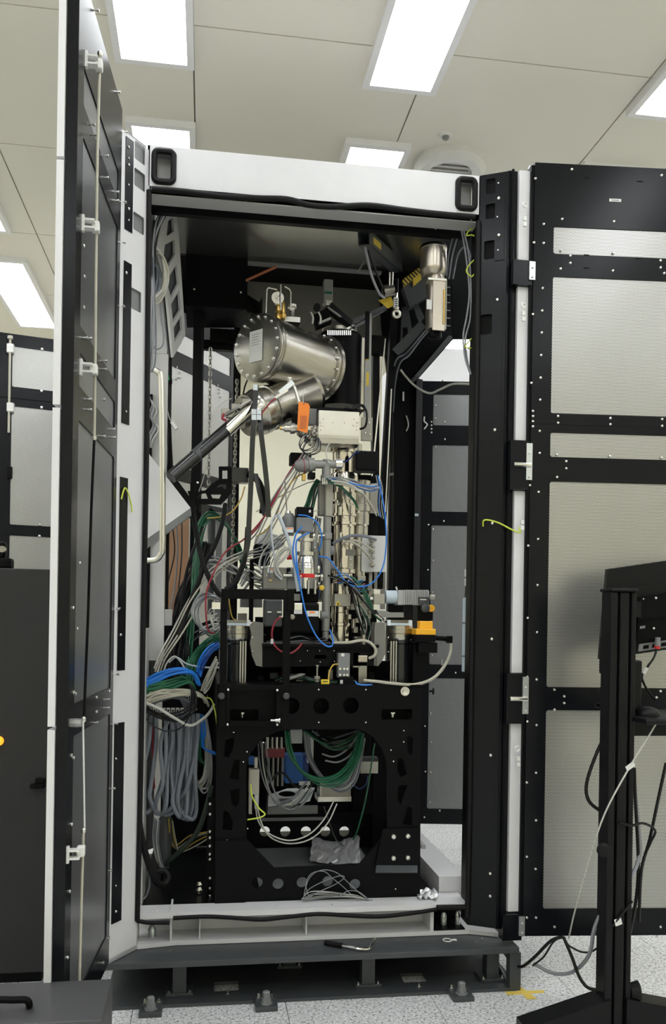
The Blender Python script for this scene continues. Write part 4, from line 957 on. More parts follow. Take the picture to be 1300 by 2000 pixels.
# bridge between the dampers
BR = T('bridge_beam', 'black bridge beam with a slot spanning between the damper legs', 'beam', W(620, 1302, .36))
plate('web', [q2(u, v, .36) for u, v in ((512, 1263), (735, 1263), (735, 1300), (512, 1303))], [qr(614, 1279, 637, 1287, 3.5, .36)], 0.014, (0, .36, 0), UX, VZ, 'black', BR)
pbox(512, 1258, 740, 1264, .34, .5).build('flange', 'black', BR)
for u, v in ((586, 1291), (600, 1271), (652, 1271), (624, 1271), (625, 1293), (653, 1292)): screw(BR, W(u, v, .36), (0, -1, 0), 0.003)
pbox(470, 1240, 520, 1300, .55, .2).build('back_block', 'matt_black', BR)
pbox(500, 1265, 745, 1300, .52, .02).build('dark_backing', 'matt_black', BR)  # added backing, so the slot shows dark instead of the cream wall
pbox(440, 1290, 830, 1341, .62, .02).build('dark_backdrop', 'matt_black', BR)  # added black sheet to darken the area over the stand top
for k_, (u, v, a_, b_, m_) in enumerate(((560, 1312, 20, 18, 'black'), (585, 1325, 14, 12, 'steel_dark'), (603, 1310, 8, 16, 'matt_black'), (645, 1318, 10, 20, 'steel_dark'), (725, 1322, 14, 16, 'black'), (535, 1320, 16, 12, 'slate'), (510, 1325, 10, 10, 'matt_black'))):
    pbox(u - a_ / 2, v - b_ / 2, u + a_ / 2, v + b_ / 2, .42 + .03 * (k_ % 3), .05, .002).build('small_block', m_, BR)

# ---------------- big stainless vessel
A = W(503, 678, .55); B = W(628, 722, .85); B.z = A.z; ax = (B - A).normalized(); Lv = (B - A).length * .88
VS = T('vacuum_vessel', 'large brushed steel drum vessel with a bolted round cover', 'vessel', (A + B) / 2 - Vector((0, 0, 0.16)))
R = px(A, 66)
MB().lathe(A, ax, [(0, R * .99), (0.003, R), (0.018, R), (0.02, R * .97), (0.028, R * .97), (0.028, R), (0.042, R), (0.044, R * .955), (Lv, R * .955)], 64).build('drum', 'steel', VS, True)
MB().lathe(A + ax * Lv, ax, [(0, R * 1.02), (0.018, R * 1.02), (0.02, R * 1.07), (0.04, R * 1.07)], 64).build('rear_flange', 'steel', VS, True)
MB().lathe(A, -ax, [(0, R * .97), (0.006, R * .97), (0.008, R * .95)], 64).build('cover', 'steel_dark', VS, True)
e1 = ax.cross(VZ).normalized(); e2 = VZ
for k_ in range(18):
    an = 2 * math.pi * (k_ + .3) / 18; inst('bolt', HEX, VS, A - ax * 0.008 + (e1 * math.cos(an) + e2 * math.sin(an)) * R * .87, -ax, 0.0058, (0, 0, 1))
    inst('bolt', HEX, VS, A + ax * (Lv - 0.004) + (e1 * math.cos(an) + e2 * math.sin(an)) * R * 1.0, -ax, 0.0055, (0, 0, 1))
c = WP(500, 676, A - ax * 0.011, -ax); hl_ = px(c, 31); 
pl_ = MB().obox(c - e1 * 0.041 - VZ * hl_ * .98, e1 * 0.082, VZ * hl_ * 1.96, -ax * 0.003).build('name_plate', 'label', VS)
for k_ in range(5): MB().obox(c - e1 * 0.026 + VZ * (hl_ * .72 - 0.012 * k_) - ax * 0.003, e1 * (0.052 - 0.006 * (k_ % 3)), VZ * 0.0022, -ax * 0.0006).build('print_line', 'mid_grey', pl_)
# slanted side tube
S0, S1 = W(607, 767, .72), W(485, 812, .58); sx = (S1 - S0).normalized(); sl = (S1 - S0).length; rs = px(S0, 41)
MB().lathe(S0, sx, [(0, rs * 1.08), (0.01, rs), (sl * .62, rs), (sl * .63, rs * 1.04), (sl * .68, rs * 1.04), (sl * .69, rs * .98), (sl * .76, rs * .98), (sl * .77, rs * 1.06), (sl * .86, rs * 1.06), (sl * .88, rs), (sl, rs * .97)], 40).build('side_tube', 'steel', VS, True)
MB().lathe(S1, sx, [(0, rs * .9), (0.02, rs * .9), (0.025, rs * .5), (0.05, rs * .45)], 28).build('tube_cap', 'steel_dark', VS, True)
mb = MB()
for k_ in range(6):
    p_ = W(440 + k_ * 10, 806 - 5 * k_ + (k_ % 2) * 9, .50); mb.bbox(p_ - Vector((0.02, 0.012, 0.016)), p_ + Vector((0.02, 0.012, 0.016)), 0.003)
mb.tube([W(436, 812, .48), W(460, 798, .47), (W(490, 782, .47))], 0.006, 8); mb.build('clamp_fittings', 'steel_dark', VS)
c = W(437, 808, .46); MB().tube([c, c + Vector((-0.006, 0, -0.022)), c + Vector((0.012, 0, -0.03))], 0.006, 8).build('red_lever', 'c_red', VS)
# fitting under the drum with red lead
MB().lathe(W(564, 738, .50), (0.1, 0, -1), [(0, 0.014), (0.008, 0.014), (0.008, 0.009), (0.02, 0.009)], 14).build('drain_port', 'satin', VS, True)
VL = T('angle_valve', 'chrome angle valve hanging under the drum, holding the orange tag', 'valve', W(565, 760, .48))
MB().tube([W(566, 745, .48), W(575, 758, .47), W(584, 788, .46)], 0.0085, 10, 4).build('neck', 'satin', VL, True)
MB().bar(W(546, 768, .47), W(572, 747, .47), 0.022, 0.022).build('valve_body', 'zinc', VL)
MB().bar(W(537, 778, .47), W(562, 762, .46), 0.012, 0.012).build('coupling', 'satin', VL)
MB().tube([W(538, 778, .46), W(528, 786, .45), W(514, 803, .45), (W(508, 812, .46))], 0.0035, 7).build('red_lead', 'c_red', VL, True)
TG = T('orange_tag', 'orange card tag hanging below the steel drum', 'tag', W(592, 845, .44))
plate('card', [q2(u, v, .44) for u, v in ((583, 784), (602, 788), (605, 794), (600, 846), (580, 840))], [qc(593, 789, 1.4, .44)], 0.0015, (0, .44, 0), UX, VZ, 'orange', TG)
for k_ in range(6): MB().prism(poly([(587 + 2.2 * k_, 812), (588 + 2.2 * k_, 812.5), (586.3 + 2.2 * k_, 838), (585.3 + 2.2 * k_, 837.5)], .4385), (0, 0.001, 0)).build('print_line', 'orange_strap', TG)
MB().tube([W(592, 788, .438), W(592, 774, .44), W(596, 760, .45)], 0.0012, 6).build('tie', 'plastic_white', TG)
# gauge cluster on top of the drum
PG = T('pressure_gauge', 'round pressure gauge with brass valves above the steel drum', 'gauge', W(545, 622, .62))
c = W(542, 582, .58)
MB().lathe(c + Vector((0, 0.02, 0)), (0, -1, 0), [(0, 0.026), (0.02, 0.029), (0.024, 0.029), (0.024, 0.025)], 28).build('case', 'chrome', PG, True)
fc = MB().lathe(c + Vector((0, -0.001, 0)), (0, -1, 0), [(0, 0.0255), (0.002, 0.0255)], 28).build('dial', 'label', PG)
MB().bar(c + Vector((-.008, -.004, -.006)), c + Vector((.01, -.004, .012)), .002, .0012, (0, 1, 0)).build('needle', 'black', fc)
MB().torus(c + Vector((0, -.003, 0)), (0, 1, 0), 0.011, 0.0013, 20, 5).build('dial_ring', 'c_navy', fc)
plathe(543, [(594, 3), (600, 4), (601, 6), (608, 6), (609, 4), (618, 6), (624, 6)], .6, 14).build('stem', 'brass', PG, True)
plathe(553, [(588, 2), (596, 4), (612, 4), (614, 6), (618, 6), (622, 4)], .6, 14).build('relief_valve', 'brass', PG, True)
plathe(570, [(596, 9), (601, 9), (602, 5), (618, 5), (622, 7), (626, 6)], .68, 16).build('burst_valve', 'satin', PG, True)
for pts in (((519, 612), (521, 566), (524, 562), (541, 566)), ((548, 606), (548, 556)), ((567, 606), (568, 570), (565, 565), (556, 560))):
    MB().tube([W(u, v, .56) for u, v in pts], 0.0035, 8, 0).build('guard_rod', 'satin', PG, True)
pbox(538, 618, 586, 628, .62, .1).build('mount_plate', 'steel_dark', PG)
# black and chrome hose going down to the left
HS = T('exhaust_hose', 'straight black and chrome tube slanting down from the steel drum', 'tube', W(325, 940, .33))
MB().cyl(W(500, 786, .52), W(440, 843, .46), px(W(470, 810, .5), 13), n=24).build('chrome_end', 'chrome', HS, True)
MB().cyl(W(492, 778, .55), W(455, 813, .52), px(W(470, 810, .5), 9), n=20).build('inner_sleeve', 'steel_dark', HS, True)
MB().cyl(W(449, 833, .47), W(334, 932, .34), px(W(400, 880, .4), 12.5), n=24).build('black_pipe', 'gloss_black', HS, True)
MB().cyl(W(409, 866, .43), W(380, 892, .39), px(W(400, 880, .4), 12.9), n=24).build('grey_sleeve', 'slate', HS, True)
# ================================================================== MACHINE: column and its devices
CY = 0.64
EC = T('electron_column', 'slim upright steel column of stacked cylinders in the middle of the machine', 'column', W(672, 1258, CY))
plathe(663, [(640, 33), (645, 34), (646, 33), (656, 33)], .95, 36).build('gun_ring', 'satin', EC, True)
plathe(663, [(655, 39), (660, 43), (798, 42)], .95, 40).build('gun_housing', 'black', EC, True)
for k_ in range(12):
    p_ = W(640 + 4.0 * k_, 650, .80); MB().box(p_ - Vector((0.003, 0.002, 0.012)), p_ + Vector((0.003, 0.002, 0.012))).build('ring_tooth', 'bolt', EC)
plathe(668, [(866, 23), (884, 23), (885, 19), (925, 19)], CY).build('upper_tube', 'column_steel', EC, True)
plathe(692, [(868, 14), (925, 14)], CY + .06).build('upper_side_tube', 'steel', EC, True)
plathe(672, [(925, 24), (930, 26), (945, 26), (946, 20), (962, 20), (963, 23), (978, 23), (979, 19), (984, 19), (985, 22), (1003, 22), (1004, 24), (1009, 24), (1010, 21), (1020, 21), (1021, 24), (1026, 24), (1027, 20), (1110, 20), (1112, 23), (1120, 23), (1121, 18), (1140, 18)], CY).build('main_tube', 'column_steel', EC, True)
plathe(702, [(940, 20), (985, 20), (986, 22), (1000, 22), (1001, 19), (1026, 19), (1028, 17), (1085, 17), (1086, 14), (1095, 12), (1130, 12)], CY + .08).build('side_tube', 'steel', EC, True)
plathe(664, [(1140, 20), (1184, 20), (1185, 17), (1196, 17), (1197, 18), (1216, 18), (1217, 20), (1222, 20), (1223, 18), (1256, 18)], CY - .02).build('lower_tube', 'column_steel', EC, True)
pbox(653, 1160, 684, 1184, CY - .12, .08, 0.002).build('warning_block', 'cream_metal', EC)
tri = poly([(655, 1182), (660, 1173), (665, 1182)], CY - .1215); MB().prism(tri, (0, .001, 0)).build('warning_triangle', 'yellow_tag', EC)
MB().prism(poly([(658, 1181), (660, 1176.5), (662, 1181)], CY - .1225), (0, .001, 0)).build('warning_mark', 'black', EC)
for v in (998, 1048): pcyl(664, v - 8, v + 8, 3, CY - .085, 10).build('tube_pin', 'chrome', EC)
for u, v in ((672, 1010), (684, 1026), (660, 985), (690, 985), (700, 1000), (712, 1026)): MB().lathe(W(u, v, CY - .06), (0, -1, 0), [(0, .006), (.012, .006), (.012, .004)], 8).build('set_screw', 'bolt', EC)
pbox(676, 1073, 694, 1085, CY - .06, .03).build('sensor_block', 'warm_grey', EC)
for v in (1093, 1104): inst('bolt_head', SCREW, EC, W(685, v, CY - .05), (0, -1, 0), .006)
pbox(680, 1085, 690, 1112, CY - .05, .03).build('sensor_rail', 'steel_dark', EC)
pbox(645, 926, 722, 1262, .98, .02).build('black_backing', 'matt_black', EC)  # added dark backing that covers the bright wall behind the column
pbox(716, 944, 737, 1002, .70, .02).build('bracket_plate', 'cream_metal', EC); pbox(721, 990, 739, 1062, .74, .04).build('bracket_block', 'black', EC); pbox(727, 1060, 737, 1150, .80, .03).build('bracket_rail', 'cream_metal', EC)
pbox(652, 1118, 720, 1160, CY + .1, .05).build('dark_filler', 'black', EC); pbox(640, 1190, 735, 1262, CY + .12, .05).build('dark_filler', 'black', EC); pbox(604, 1040, 632, 1175, CY + .1, .05).build('dark_filler', 'steel_dark', EC)  # added dark blocks, here and below, filling bright gaps round the column
pbox(690, 1112, 730, 1200, CY + .16, .05).build('dark_filler', 'steel_dark', EC)
# clutter of small stages round the lower column
rnd = random.Random(3)
mb1, mats_ = None, ('steel', 'warm_grey', 'steel_dark', 'satin', 'black', 'cream_metal')
for k_, (u, v, a_, b_, m_) in enumerate([(696, 1150, 15, 22, 'warm_grey'), (706, 1170, 12, 16, 'steel'), (690, 1185, 10, 12, 'steel_dark'), (712, 1195, 11, 14, 'cream_metal'), (700, 1212, 12, 10, 'steel'), (718, 1215, 9, 13, 'warm_grey'), (695, 1230, 8, 12, 'satin'), (712, 1235, 10, 10, 'warm_grey'), (683, 1205, 6, 10, 'steel'), (706, 1130, 16, 10, 'steel_dark'), (722, 1148, 8, 12, 'warm_grey'), (686, 1140, 12, 8, 'black'), (672, 1134, 14, 7, 'black'), (700, 1246, 16, 5, 'steel_dark')]):
    mb = pbox(u - a_ / 2, v - b_ / 2, u + a_ / 2, v + b_ / 2, CY - .05 - .03 * (k_ % 3), .06, .002); mb.build('stage_block', m_, EC)
for k_, (u, v, hw, h, m_) in enumerate([(703, 1186, 4, 16, 'satin'), (690, 1218, 4, 18, 'steel'), (716, 1178, 3, 14, 'chrome'), (693, 1165, 5, 10, 'satin'), (707, 1225, 4, 12, 'chrome'), (721, 1200, 3.5, 16, 'steel')]):
    pcyl(u, v - h / 2, v + h / 2, hw, CY - .12, 14).build('adjuster', m_, EC, True)
MB().prism(poly([(640, 1243), (650, 1236), (662, 1256), (655, 1258)], CY - .12), (0, .02, 0)).build('wedge', 'cream_metal', EC)
# stainless box on top of the column
BX = T('steel_box', 'shiny stainless box with small holes on top of the column', 'box', W(662, 866, .5))
a, b = W(622, 833, .5), W(701, 833, .5); zt, zb = W(660, 803, .5).z, W(660, 845, .5).z
hs = [circ(W(u, v, .5).x, W(u, v, .5).z, px(W(u, v, .5), 1.2), 10) for u, v in ((631, 819), (691, 819), (649, 825.5), (672, 825.5), (626, 832), (631, 833), (691, 833), (696, 833), (626, 840), (696, 840), (688, 831))]
plate('front_sheet', rr(a.x, zb - .012, b.x, zt, .003), hs, .003, (0, .5, 0), UX, VZ, 'satin', BX)
pr = [(.5, zb - .012)] + [(.5 + .055 * (1 - math.cos(t_)), zb - .012 - .045 * math.sin(t_)) for t_ in [k_ * math.pi / 12 for k_ in range(1, 7)]]
mb = MB()
for k_ in range(len(pr) - 1):
    mb.obox(Vector((a.x, pr[k_][0], pr[k_][1])), (b.x - a.x, 0, 0), (0, pr[k_ + 1][0] - pr[k_][0], pr[k_ + 1][1] - pr[k_][1]), (0, .003, .002))
mb.build('rolled_edge', 'satin', BX)
MB().box((a.x, .503, zb - .05), (b.x, .72, zt)).build('body', 'steel', BX)
pbox(622, 797, 707, 803, .51, .2).build('top_tray', 'black', BX)
for u in (625, 697): MB().torus(W(u, 825.5, .4985), (0, 1, 0), .004, .0008, 14, 5).build('knockout', 'steel_dark', BX)
cable('coil_lead', 'black lead coiled over the top right corner of the steel box', [(672, 796, .5), (690, 798, .5), (704, 791, .5), (712, 796, .49), (706, 803, .5), (690, 796, .52), (700, 790, .53), (714, 800, .5), (716, 820, .5), (712, 834, .52), (703, 838, .55)], 2.2, 'c_black')
# grey rail with yellow stickers, grey bracket
RL = T('lift_rail', 'tall light grey rail with yellow stickers right of the black housing', 'rail', W(718, 900, .72))
pbox(712, 612, 724, 860, .72, .02).build('bar', 'pipe_grey', RL)
pbox(706, 815, 727, 860, .70, .02).build('end_bracket', 'cream_metal', RL)
for v0, v1, m_ in ((678, 704, 'hazard_yellow'), (727, 753, 'hazard_yellow')): pbox(715, v0, 720, v1, .7185, .001).build('sticker', m_, RL)
for u, v in ((721, 826), (713, 846), (722, 849)): screw(RL, W(u, v, .699), (0, -1, 0), .006)
pbox(713, 608, 721, 700, .71, .012).build('upper_hook', 'black', RL)
# black slanting frame legs behind the rail
FR = T('frame_legs', 'black slanting legs standing behind the grey rail', 'frame', W(745, 1160, .9))
MB().bar(W(770, 600, .95), W(738, 1150, .85), .035, .05, (0, 1, 0)).build('leg', 'matt_black', FR)
MB().bar(W(733, 660, .92), W(731, 1140, .90), .035, .05, (0, 1, 0)).build('leg', 'black', FR)
MB().bar(W(752, 662, .83), W(726, 930, .80), .006, .01, (0, 1, 0)).build('leg_edge', 'satin', FR)
MB().bar(W(764, 760, .83), W(752, 1000, .80), .005, .01, (0, 1, 0)).build('leg_edge', 'satin', FR)
pbox(722, 655, 756, 690, .86, .05).build('leg_joint', 'matt_black', FR)
pbox(728, 1040, 738, 1150, 1.0, .02).build('pale_upright', 'cream_metal', FR)
pbox(745, 930, 754, 1190, 1.0, .02).build('pale_upright', 'cream_metal', FR)
pbox(712, 980, 735, 1060, 1.05, .02).build('black_backing', 'black', FR)
# black round-ended boxes, cover, white junction plate
single('black_cover', pbox(694, 880, 738, 919, .5, .09, .008), 'black', 'square black cover box right of the column top', 'box')
JP = T('junction_plate', 'white plate with round plugs right of the column', 'plate', W(735, 1118, .62))
pbox(706, 1046, 754, 1117, .66, .012, .002).build('plate', 'label', JP)
for k_, v in enumerate((1056, 1068, 1078, 1090, 1104)):
    MB().lathe(W(728, v, .66), (-.5, -1, 0), [(0, .011), (.02, .011), (.022, .008), (.05, .008)], 12).build('plug', 'steel', JP, True)
for lab, pts, r_ in (('thick grey hose curving from the column to the white plug plate, topmost', ((650, 1062, .5), (668, 1052, .48), (690, 1046, .48), (715, 1048, .52), (733, 1054, .6)), 3.2), ('thin beige hose curving to the white plug plate, middle of three', ((672, 1056, .5), (695, 1056, .48), (715, 1066, .54), (730, 1076, .6)), 2.0), ('beige hose curving to the white plug plate, lowest of three', ((672, 1058, .48), (690, 1060, .47), (712, 1078, .53), (728, 1098, .6)), 2.4)):
    cable('hose', lab, pts, r_, 'c_slate' if r_ > 3 else 'c_beige', cat='hose')
# grey pump line
PPL = T('pump_pipe', 'upright grey vacuum pipe with tee and valve beside the column', 'pipe', W(637, 1250, .48))
plathe(637, [(1010, 8), (1040, 8), (1041, 10), (1053, 10), (1054, 8), (1232, 8), (1233, 6), (1248, 6)], .48, 20).build('pipe', 'pipe_grey', PPL, True)
pcyl2((626, 1202, .48), (640, 1202, .48), 10).build('side_branch', 'mid_grey', PPL, True)
pbox(623, 942, 637, 1006, .50, .06, .003).build('duct', 'warm_grey', PPL); pbox(636, 936, 650, 1008, .46, .06, .003).build('duct', 'cream_metal', PPL)
plathe(637, [(898, 8), (928, 9), (929, 11), (941, 11)], .46, 20).build('tee_stem', 'pipe_grey', PPL, True)
pcyl2((612, 907, .46), (660, 907, .46), 8).build('tee_arm', 'pipe_grey', PPL, True)
pcyl2((655, 907, .46), (667, 907, .46), 11).build('clamp_ring', 'chrome', PPL, True)
P0, P1 = W(576, 911, .46), W(614, 907, .46)
MB().lathe(P0, P1 - P0, [(0, .018), (.01, .026), (.045, .034), (.047, .03), (.06, .03), (.062, .035), (.075, .035), (.077, .03), ((P1 - P0).length, .03)], 24).build('valve_head', 'pipe_grey', PPL, True)
MB().lathe(P0 + (P1 - P0) * .42, P1 - P0, [(0, .0345), (.003, .0345)], 24).build('red_ring', 'c_red', PPL, True)
for k_ in range(3): pcyl2((630 + 4 * k_, 934, .43), (630 + 4 * k_, 946, .43), 2).build('clamp_bolt', 'bolt', PPL)
pbox(602, 922, 616, 934, .44, .05, .004).build('clamp_foot', 'black', PPL)
pbox(590, 926, 597, 938, .45, .03, .002).build('brass_port', 'brass', PPL)
single('black_controller', pbox(567, 884, 608, 906, .56, .08, .004), 'matt_black', 'black controller block behind the grey valve head', 'box')
for v in (1075, 1105): pcyl2((645, v, .50), (652, v, .50), 9).build('side_port', 'mid_grey', PPL, True)
# turbo pump with red band, actuators
TP = T('turbo_pump', 'chrome turbo pump with a red band below the grey actuator', 'pump', W(597, 1150, .44))
plathe(597, [(1040, 9), (1051, 9), (1052, 16), (1058, 16), (1059, 11), (1077, 11), (1078, 17), (1085, 17)], .44, 24).build('neck', 'satin', TP, True)
plathe(597, [(1085, 13), (1090, 15), (1100, 16.5), (1101, 15.8), (1105, 16.8), (1106, 16), (1110, 17), (1111, 16.3), (1121, 17), (1150, 15)], .44, 32).build('dome', 'chrome', TP, True)
plathe(597, [(1121, 17.5), (1129, 17.5)], .44, 32).build('red_band', 'red', TP, True)
MB().lathe(W(587, 1125, .40), (0, -1, 0), [(0, .004), (.006, .004)], 8).build('band_buckle', 'bolt', TP)
pbox(601, 1129, 618, 1150, .40, .05, .002).build('pump_foot', 'warm_grey', TP)
for u in (602, 615): pcyl(u, 1133, 1160, 2.2, .39, 10).build('foot_pin', 'satin', TP)
pcyl2((620, 1020, .44), (612, 1075, .44), 5).build('side_pipe', 'pipe_grey', TP, True)
pcyl(616, 1060, 1120, 5, .50, 14).build('back_line', 'pipe_grey', TP, True)
AC = T('valve_actuator', 'grey square actuator with a black cap above the turbo pump', 'actuator', W(595, 1040, .44))
pbox(579, 1010, 612, 1039, .40, .09, .006).build('body', 'mid_grey', AC); pbox(579, 990, 612, 1009, .40, .09, .003).build('cap', 'black', AC)
pbox(603, 996, 607, 1001, .398, .002).build('indicator', 'label', AC)
A2 = T('valve_actuator', 'round grey actuator with a warning sticker left of the square one', 'actuator', W(562, 1048, .46))
plathe(564, [(1003, 8), (1006, 9), (1010, 13), (1012, 13.5), (1036, 13), (1041, 11), (1046, 9)], .46, 24).build('body', 'mid_grey', A2, True)
pbox(559, 1030, 573, 1040, .415, .002).build('sticker', 'label', A2); pbox(560, 1031, 572, 1033, .4145, .001).build('sticker_stripe', 'orange', A2)
plathe(562, [(998, 5), (1003, 6)], .46, 16).build('top_nut', 'satin', A2, True)
single('red_valve_knob', pcyl2((560, 1088, .47), (571, 1088, .47), 5), 'red', 'small red knob just left of the chrome pump neck', 'knob', smooth=True)
SV = T('solenoid_valve', 'small chrome solenoid valve in front of the grey control box', 'valve', W(565, 1128, .42))
pcyl2((553, 1124, .42), (570, 1124, .42), 4).build('plunger', 'satin', SV, True); pbox(562, 1110, 572, 1128, .42, .03, .002).build('coil', 'mid_grey', SV); pbox(576, 1108, 582, 1136, .42, .03, .002).build('bracket', 'cream_metal', SV)
MB().lathe(W(563, 1113, .415), (0, -1, 0), [(0, .009), (.014, .009), (.016, .006)], 12).build('knob', 'black', SV, True)
# boxes below
CB = T('control_box', 'grey control box with a warning sticker under the cable bundle', 'box', W(538, 1152, .42))
pbox(514, 1108, 560, 1150, .42, .12, .002).build('body', 'warm_grey', CB); pbox(522, 1110, 534, 1119, .4195, .001).build('sticker', 'label', CB); pbox(528, 1111, 533, 1113, .419, .001).build('sticker_stripe', 'orange', CB)
MB().box(W(526, 1134, .42) + Vector((-.002, -.008, -.002)), W(530, 1132, .42)).build('spade', 'brass', CB)
pbox(560, 1108, 578, 1150, .44, .1, .002).build('side_box', 'mid_grey', CB)
DB = T('drive_box', 'dark grey rounded drive box seen through the black lifting frame', 'box', W(535, 1226, .36))
pbox(516, 1170, 551, 1224, .36, .1, .008).build('body', 'slate', DB)
for u in (526, 545): pcyl2((u - 4, 1196, .352), (u + 4, 1196, .352), 2.2, 10).build('latch_pin', 'satin', DB, True)
pcyl2((545, 1205, .345), (556, 1205, .345), 2).build('plug', 'satin', DB, True)
BB = T('pump_controller', 'black pump controller with a white and orange sticker beside the grey pipe', 'box', W(592, 1240, .38))
pbox(560, 1176, 623, 1237, .38, .12, .012).build('body', 'black', BB); pbox(598, 1193, 622, 1204, .3795, .001).build('sticker', 'label', BB); pbox(604, 1194.5, 615, 1197.5, .3788, .001).build('sticker_stripe', 'orange', BB)
pbox(574, 1192, 590, 1199, .375, .004).build('name_plate', 'label', BB); MB().lathe(W(570, 1205, .36), (0, -1, 0), [(0, .012), (.012, .012), (.016, .007)], 10).build('gland', 'cream_metal', BB)
pbox(574, 1160, 586, 1174, .40, .04, .002).build('top_block', 'warm_grey', BB)
single('pump_pedestal', pbox(575, 1150, 622, 1176, .47, .1, .004), 'matt_black', 'black pump base directly under the chrome pump foot', 'base')
cable('red_cable', 'short dark red cable looping below the dark grey drive box', [(548, 1205, .33), (538, 1213, .32), (532, 1228, .31), (531, 1245, .31), (537, 1262, .31), (550, 1273, .32), (566, 1276, .32), (580, 1268, .33), (589, 1257, .34)], 1.9, 'c_red')
c = W(531, 1253, .307); single('cable_label', MB().bbox(c - Vector((.006, .002, .010)), c + Vector((.006, .004, .012)), .001), 'label', 'white flag sticker on the short red cable loop', 'label')
single('dark_shield', pbox(498, 1206, 642, 1264, .92, .02), 'matt_black', 'added flat black sheet darkening the gap behind the pump controller and drive box', 'shield')  # added dark backing in front of the bright wall
# dark clamp crown over the black housing
LK = T('lifting_clamp', 'black clamp arms with a grey latch on top of the black housing', 'clamp', W(660, 640, .9))
MB().bar(W(640, 598, .8), W(682, 634, .86), .05, .03).build('arm', 'black', LK); MB().bar(W(676, 634, .86), W(752, 600, .9), .02, .02).build('arm', 'slate', LK); MB().bar(W(690, 640, .86), W(752, 605, .95), .02, .012).build('arm', 'slate', LK)
MB().prism(poly([(612, 615), (640, 600), (648, 628), (618, 640)], .78), (0, .05, 0)).build('cheek', 'matt_black', LK)
MB().bar(W(639, 600, .78), W(665, 619, .80), .004, .018, (0, 1, 0)).build('label_strip', 'light_grey', LK)
pbox(632, 545, 650, 592, .80, .05, .004).build('latch_block', 'pipe_grey', LK); pbox(634, 569, 648, 574, .798, .002).build('green_stripe', 'c_green', LK)
pbox(636, 586, 648, 596, .79, .03, .002).build('latch_tongue', 'satin', LK)
for u in (607, 622): MB().tube([W(u, 610, .76), W(u + 4, 620, .75), W(u + 3, 632, .76)], .0045, 8).build('white_hook', 'plastic_white', LK, True)
MB().lathe(W(618, 602, .78), (0, -1, 0), [(0, .018), (.02, .018)], 14).build('roller', 'rubber', LK)
MB().bar(W(622, 632, .77), W(645, 622, .77), .008, .02, (0, 1, 0)).build('lower_bar', 'light_grey', LK)
single('orange_strap', MB().bar(W(480, 548, .95), W(540, 521, .95), .004, .028, (0, 1, 0)), 'orange_strap', 'dark orange strap crossing the slot in the inner roof', 'strap')
# hoist beam, hook
HB = T('hoist_beam', 'black square hoist beam with a yellow sticker jutting out under the roof', 'beam', W(735, 490, .5))
h0, h1 = W(710, 465, .42), W(775, 520, .95); hx = (h1 - h0); hn = hx.normalized(); sd = hn.cross(VZ).normalized(); up = sd.cross(hn)
hw_ = px(h0, 12)
for o_, X_, Y_ in ((-hw_, 1, 0), (hw_ - .005, 1, 0)):
    MB().obox(h0 + sd * o_ - up * hw_ * 1.15, sd * .005, up * hw_ * 2.3, hx).build('side_wall', 'slate', HB)
for o_ in (-1.15, 1.15): MB().obox(h0 - sd * hw_ + up * (hw_ * o_ - (.005 if o_ > 0 else 0)), sd * hw_ * 2, up * .005, hx).build('flange_wall', 'slate', HB)
MB().obox(h0 - sd * hw_ - up * hw_ + hn * .12, sd * hw_ * 2, up * hw_ * 2, hn * .004).build('inner_stop', 'matt_black', HB)
st_ = h0 + hn * .06 + sd * (hw_ + .001 if sd.dot(RGT) > 0 else -hw_ - .001)
MB().obox(st_ - up * .014, hn * .13, up * .03, sd * .0006).build('sticker', 'hazard_yellow', HB)
cable('hoist_hose', 'black hose hanging from the hoist beam to the machine, front one', [(712, 480, .45), (716, 500, .46), (726, 540, .5), (740, 572, .55), (750, 582, .6)], 2.6, 'c_grey', cat='hose')
cable('hoist_hose', 'black hose hanging behind the front hoist hose', [(716, 482, .5), (730, 520, .55), (746, 560, .6), (752, 575, .6)], 2.2, 'c_black', cat='hose')
cable('hoist_lever', 'thin dark lever rod under the end of the hoist beam', [(710, 512, .5), (703, 524, .5), (697, 532, .5)], 1.6, 'steel_dark', cat='lever')
HK = T('lifting_eye', 'steel lifting eye on a threaded rod with a white label', 'hook', W(774, 622, .6))
pcyl(774, 545, 572, 4, .6, 12).build('black_rod', 'black', HK); pcyl(774, 572, 582, 3, .6, 12).build('chrome_rod', 'chrome', HK, True)
pbox(769, 580, 778, 600, .59, .02, .002).build('turnbuckle', 'label', HK); plathe(774, [(599, 4), (602, 5), (606, 4)], .6, 12).build('nut', 'satin', HK)
MB().torus(W(774, 613, .59), (0, 1, 0), .0155, .0075, 24, 10).build('eye', 'satin', HK, True)
for k_ in range(4): pbox(771, 584 + 4 * k_, 776, 585.5 + 4 * k_, .5885, .001).build('print_line', 'black', HK)
pcyl2((748, 570, .62), (768, 566, .62), 12).build('swivel_drum', 'steel_dark', HK, True); pcyl(760, 532, 572, 2, .6, 8).build('guide_pin', 'satin', HK); pcyl(766, 532, 570, 2, .6, 8).build('guide_pin', 'satin', HK)
single('yellow_plate', MB().prism(poly([(739, 586), (764, 580), (770, 596), (757, 602)], .66), (0, .006, 0)), 'hazard_yellow', 'yellow warning plate behind the lifting eye', 'plate')
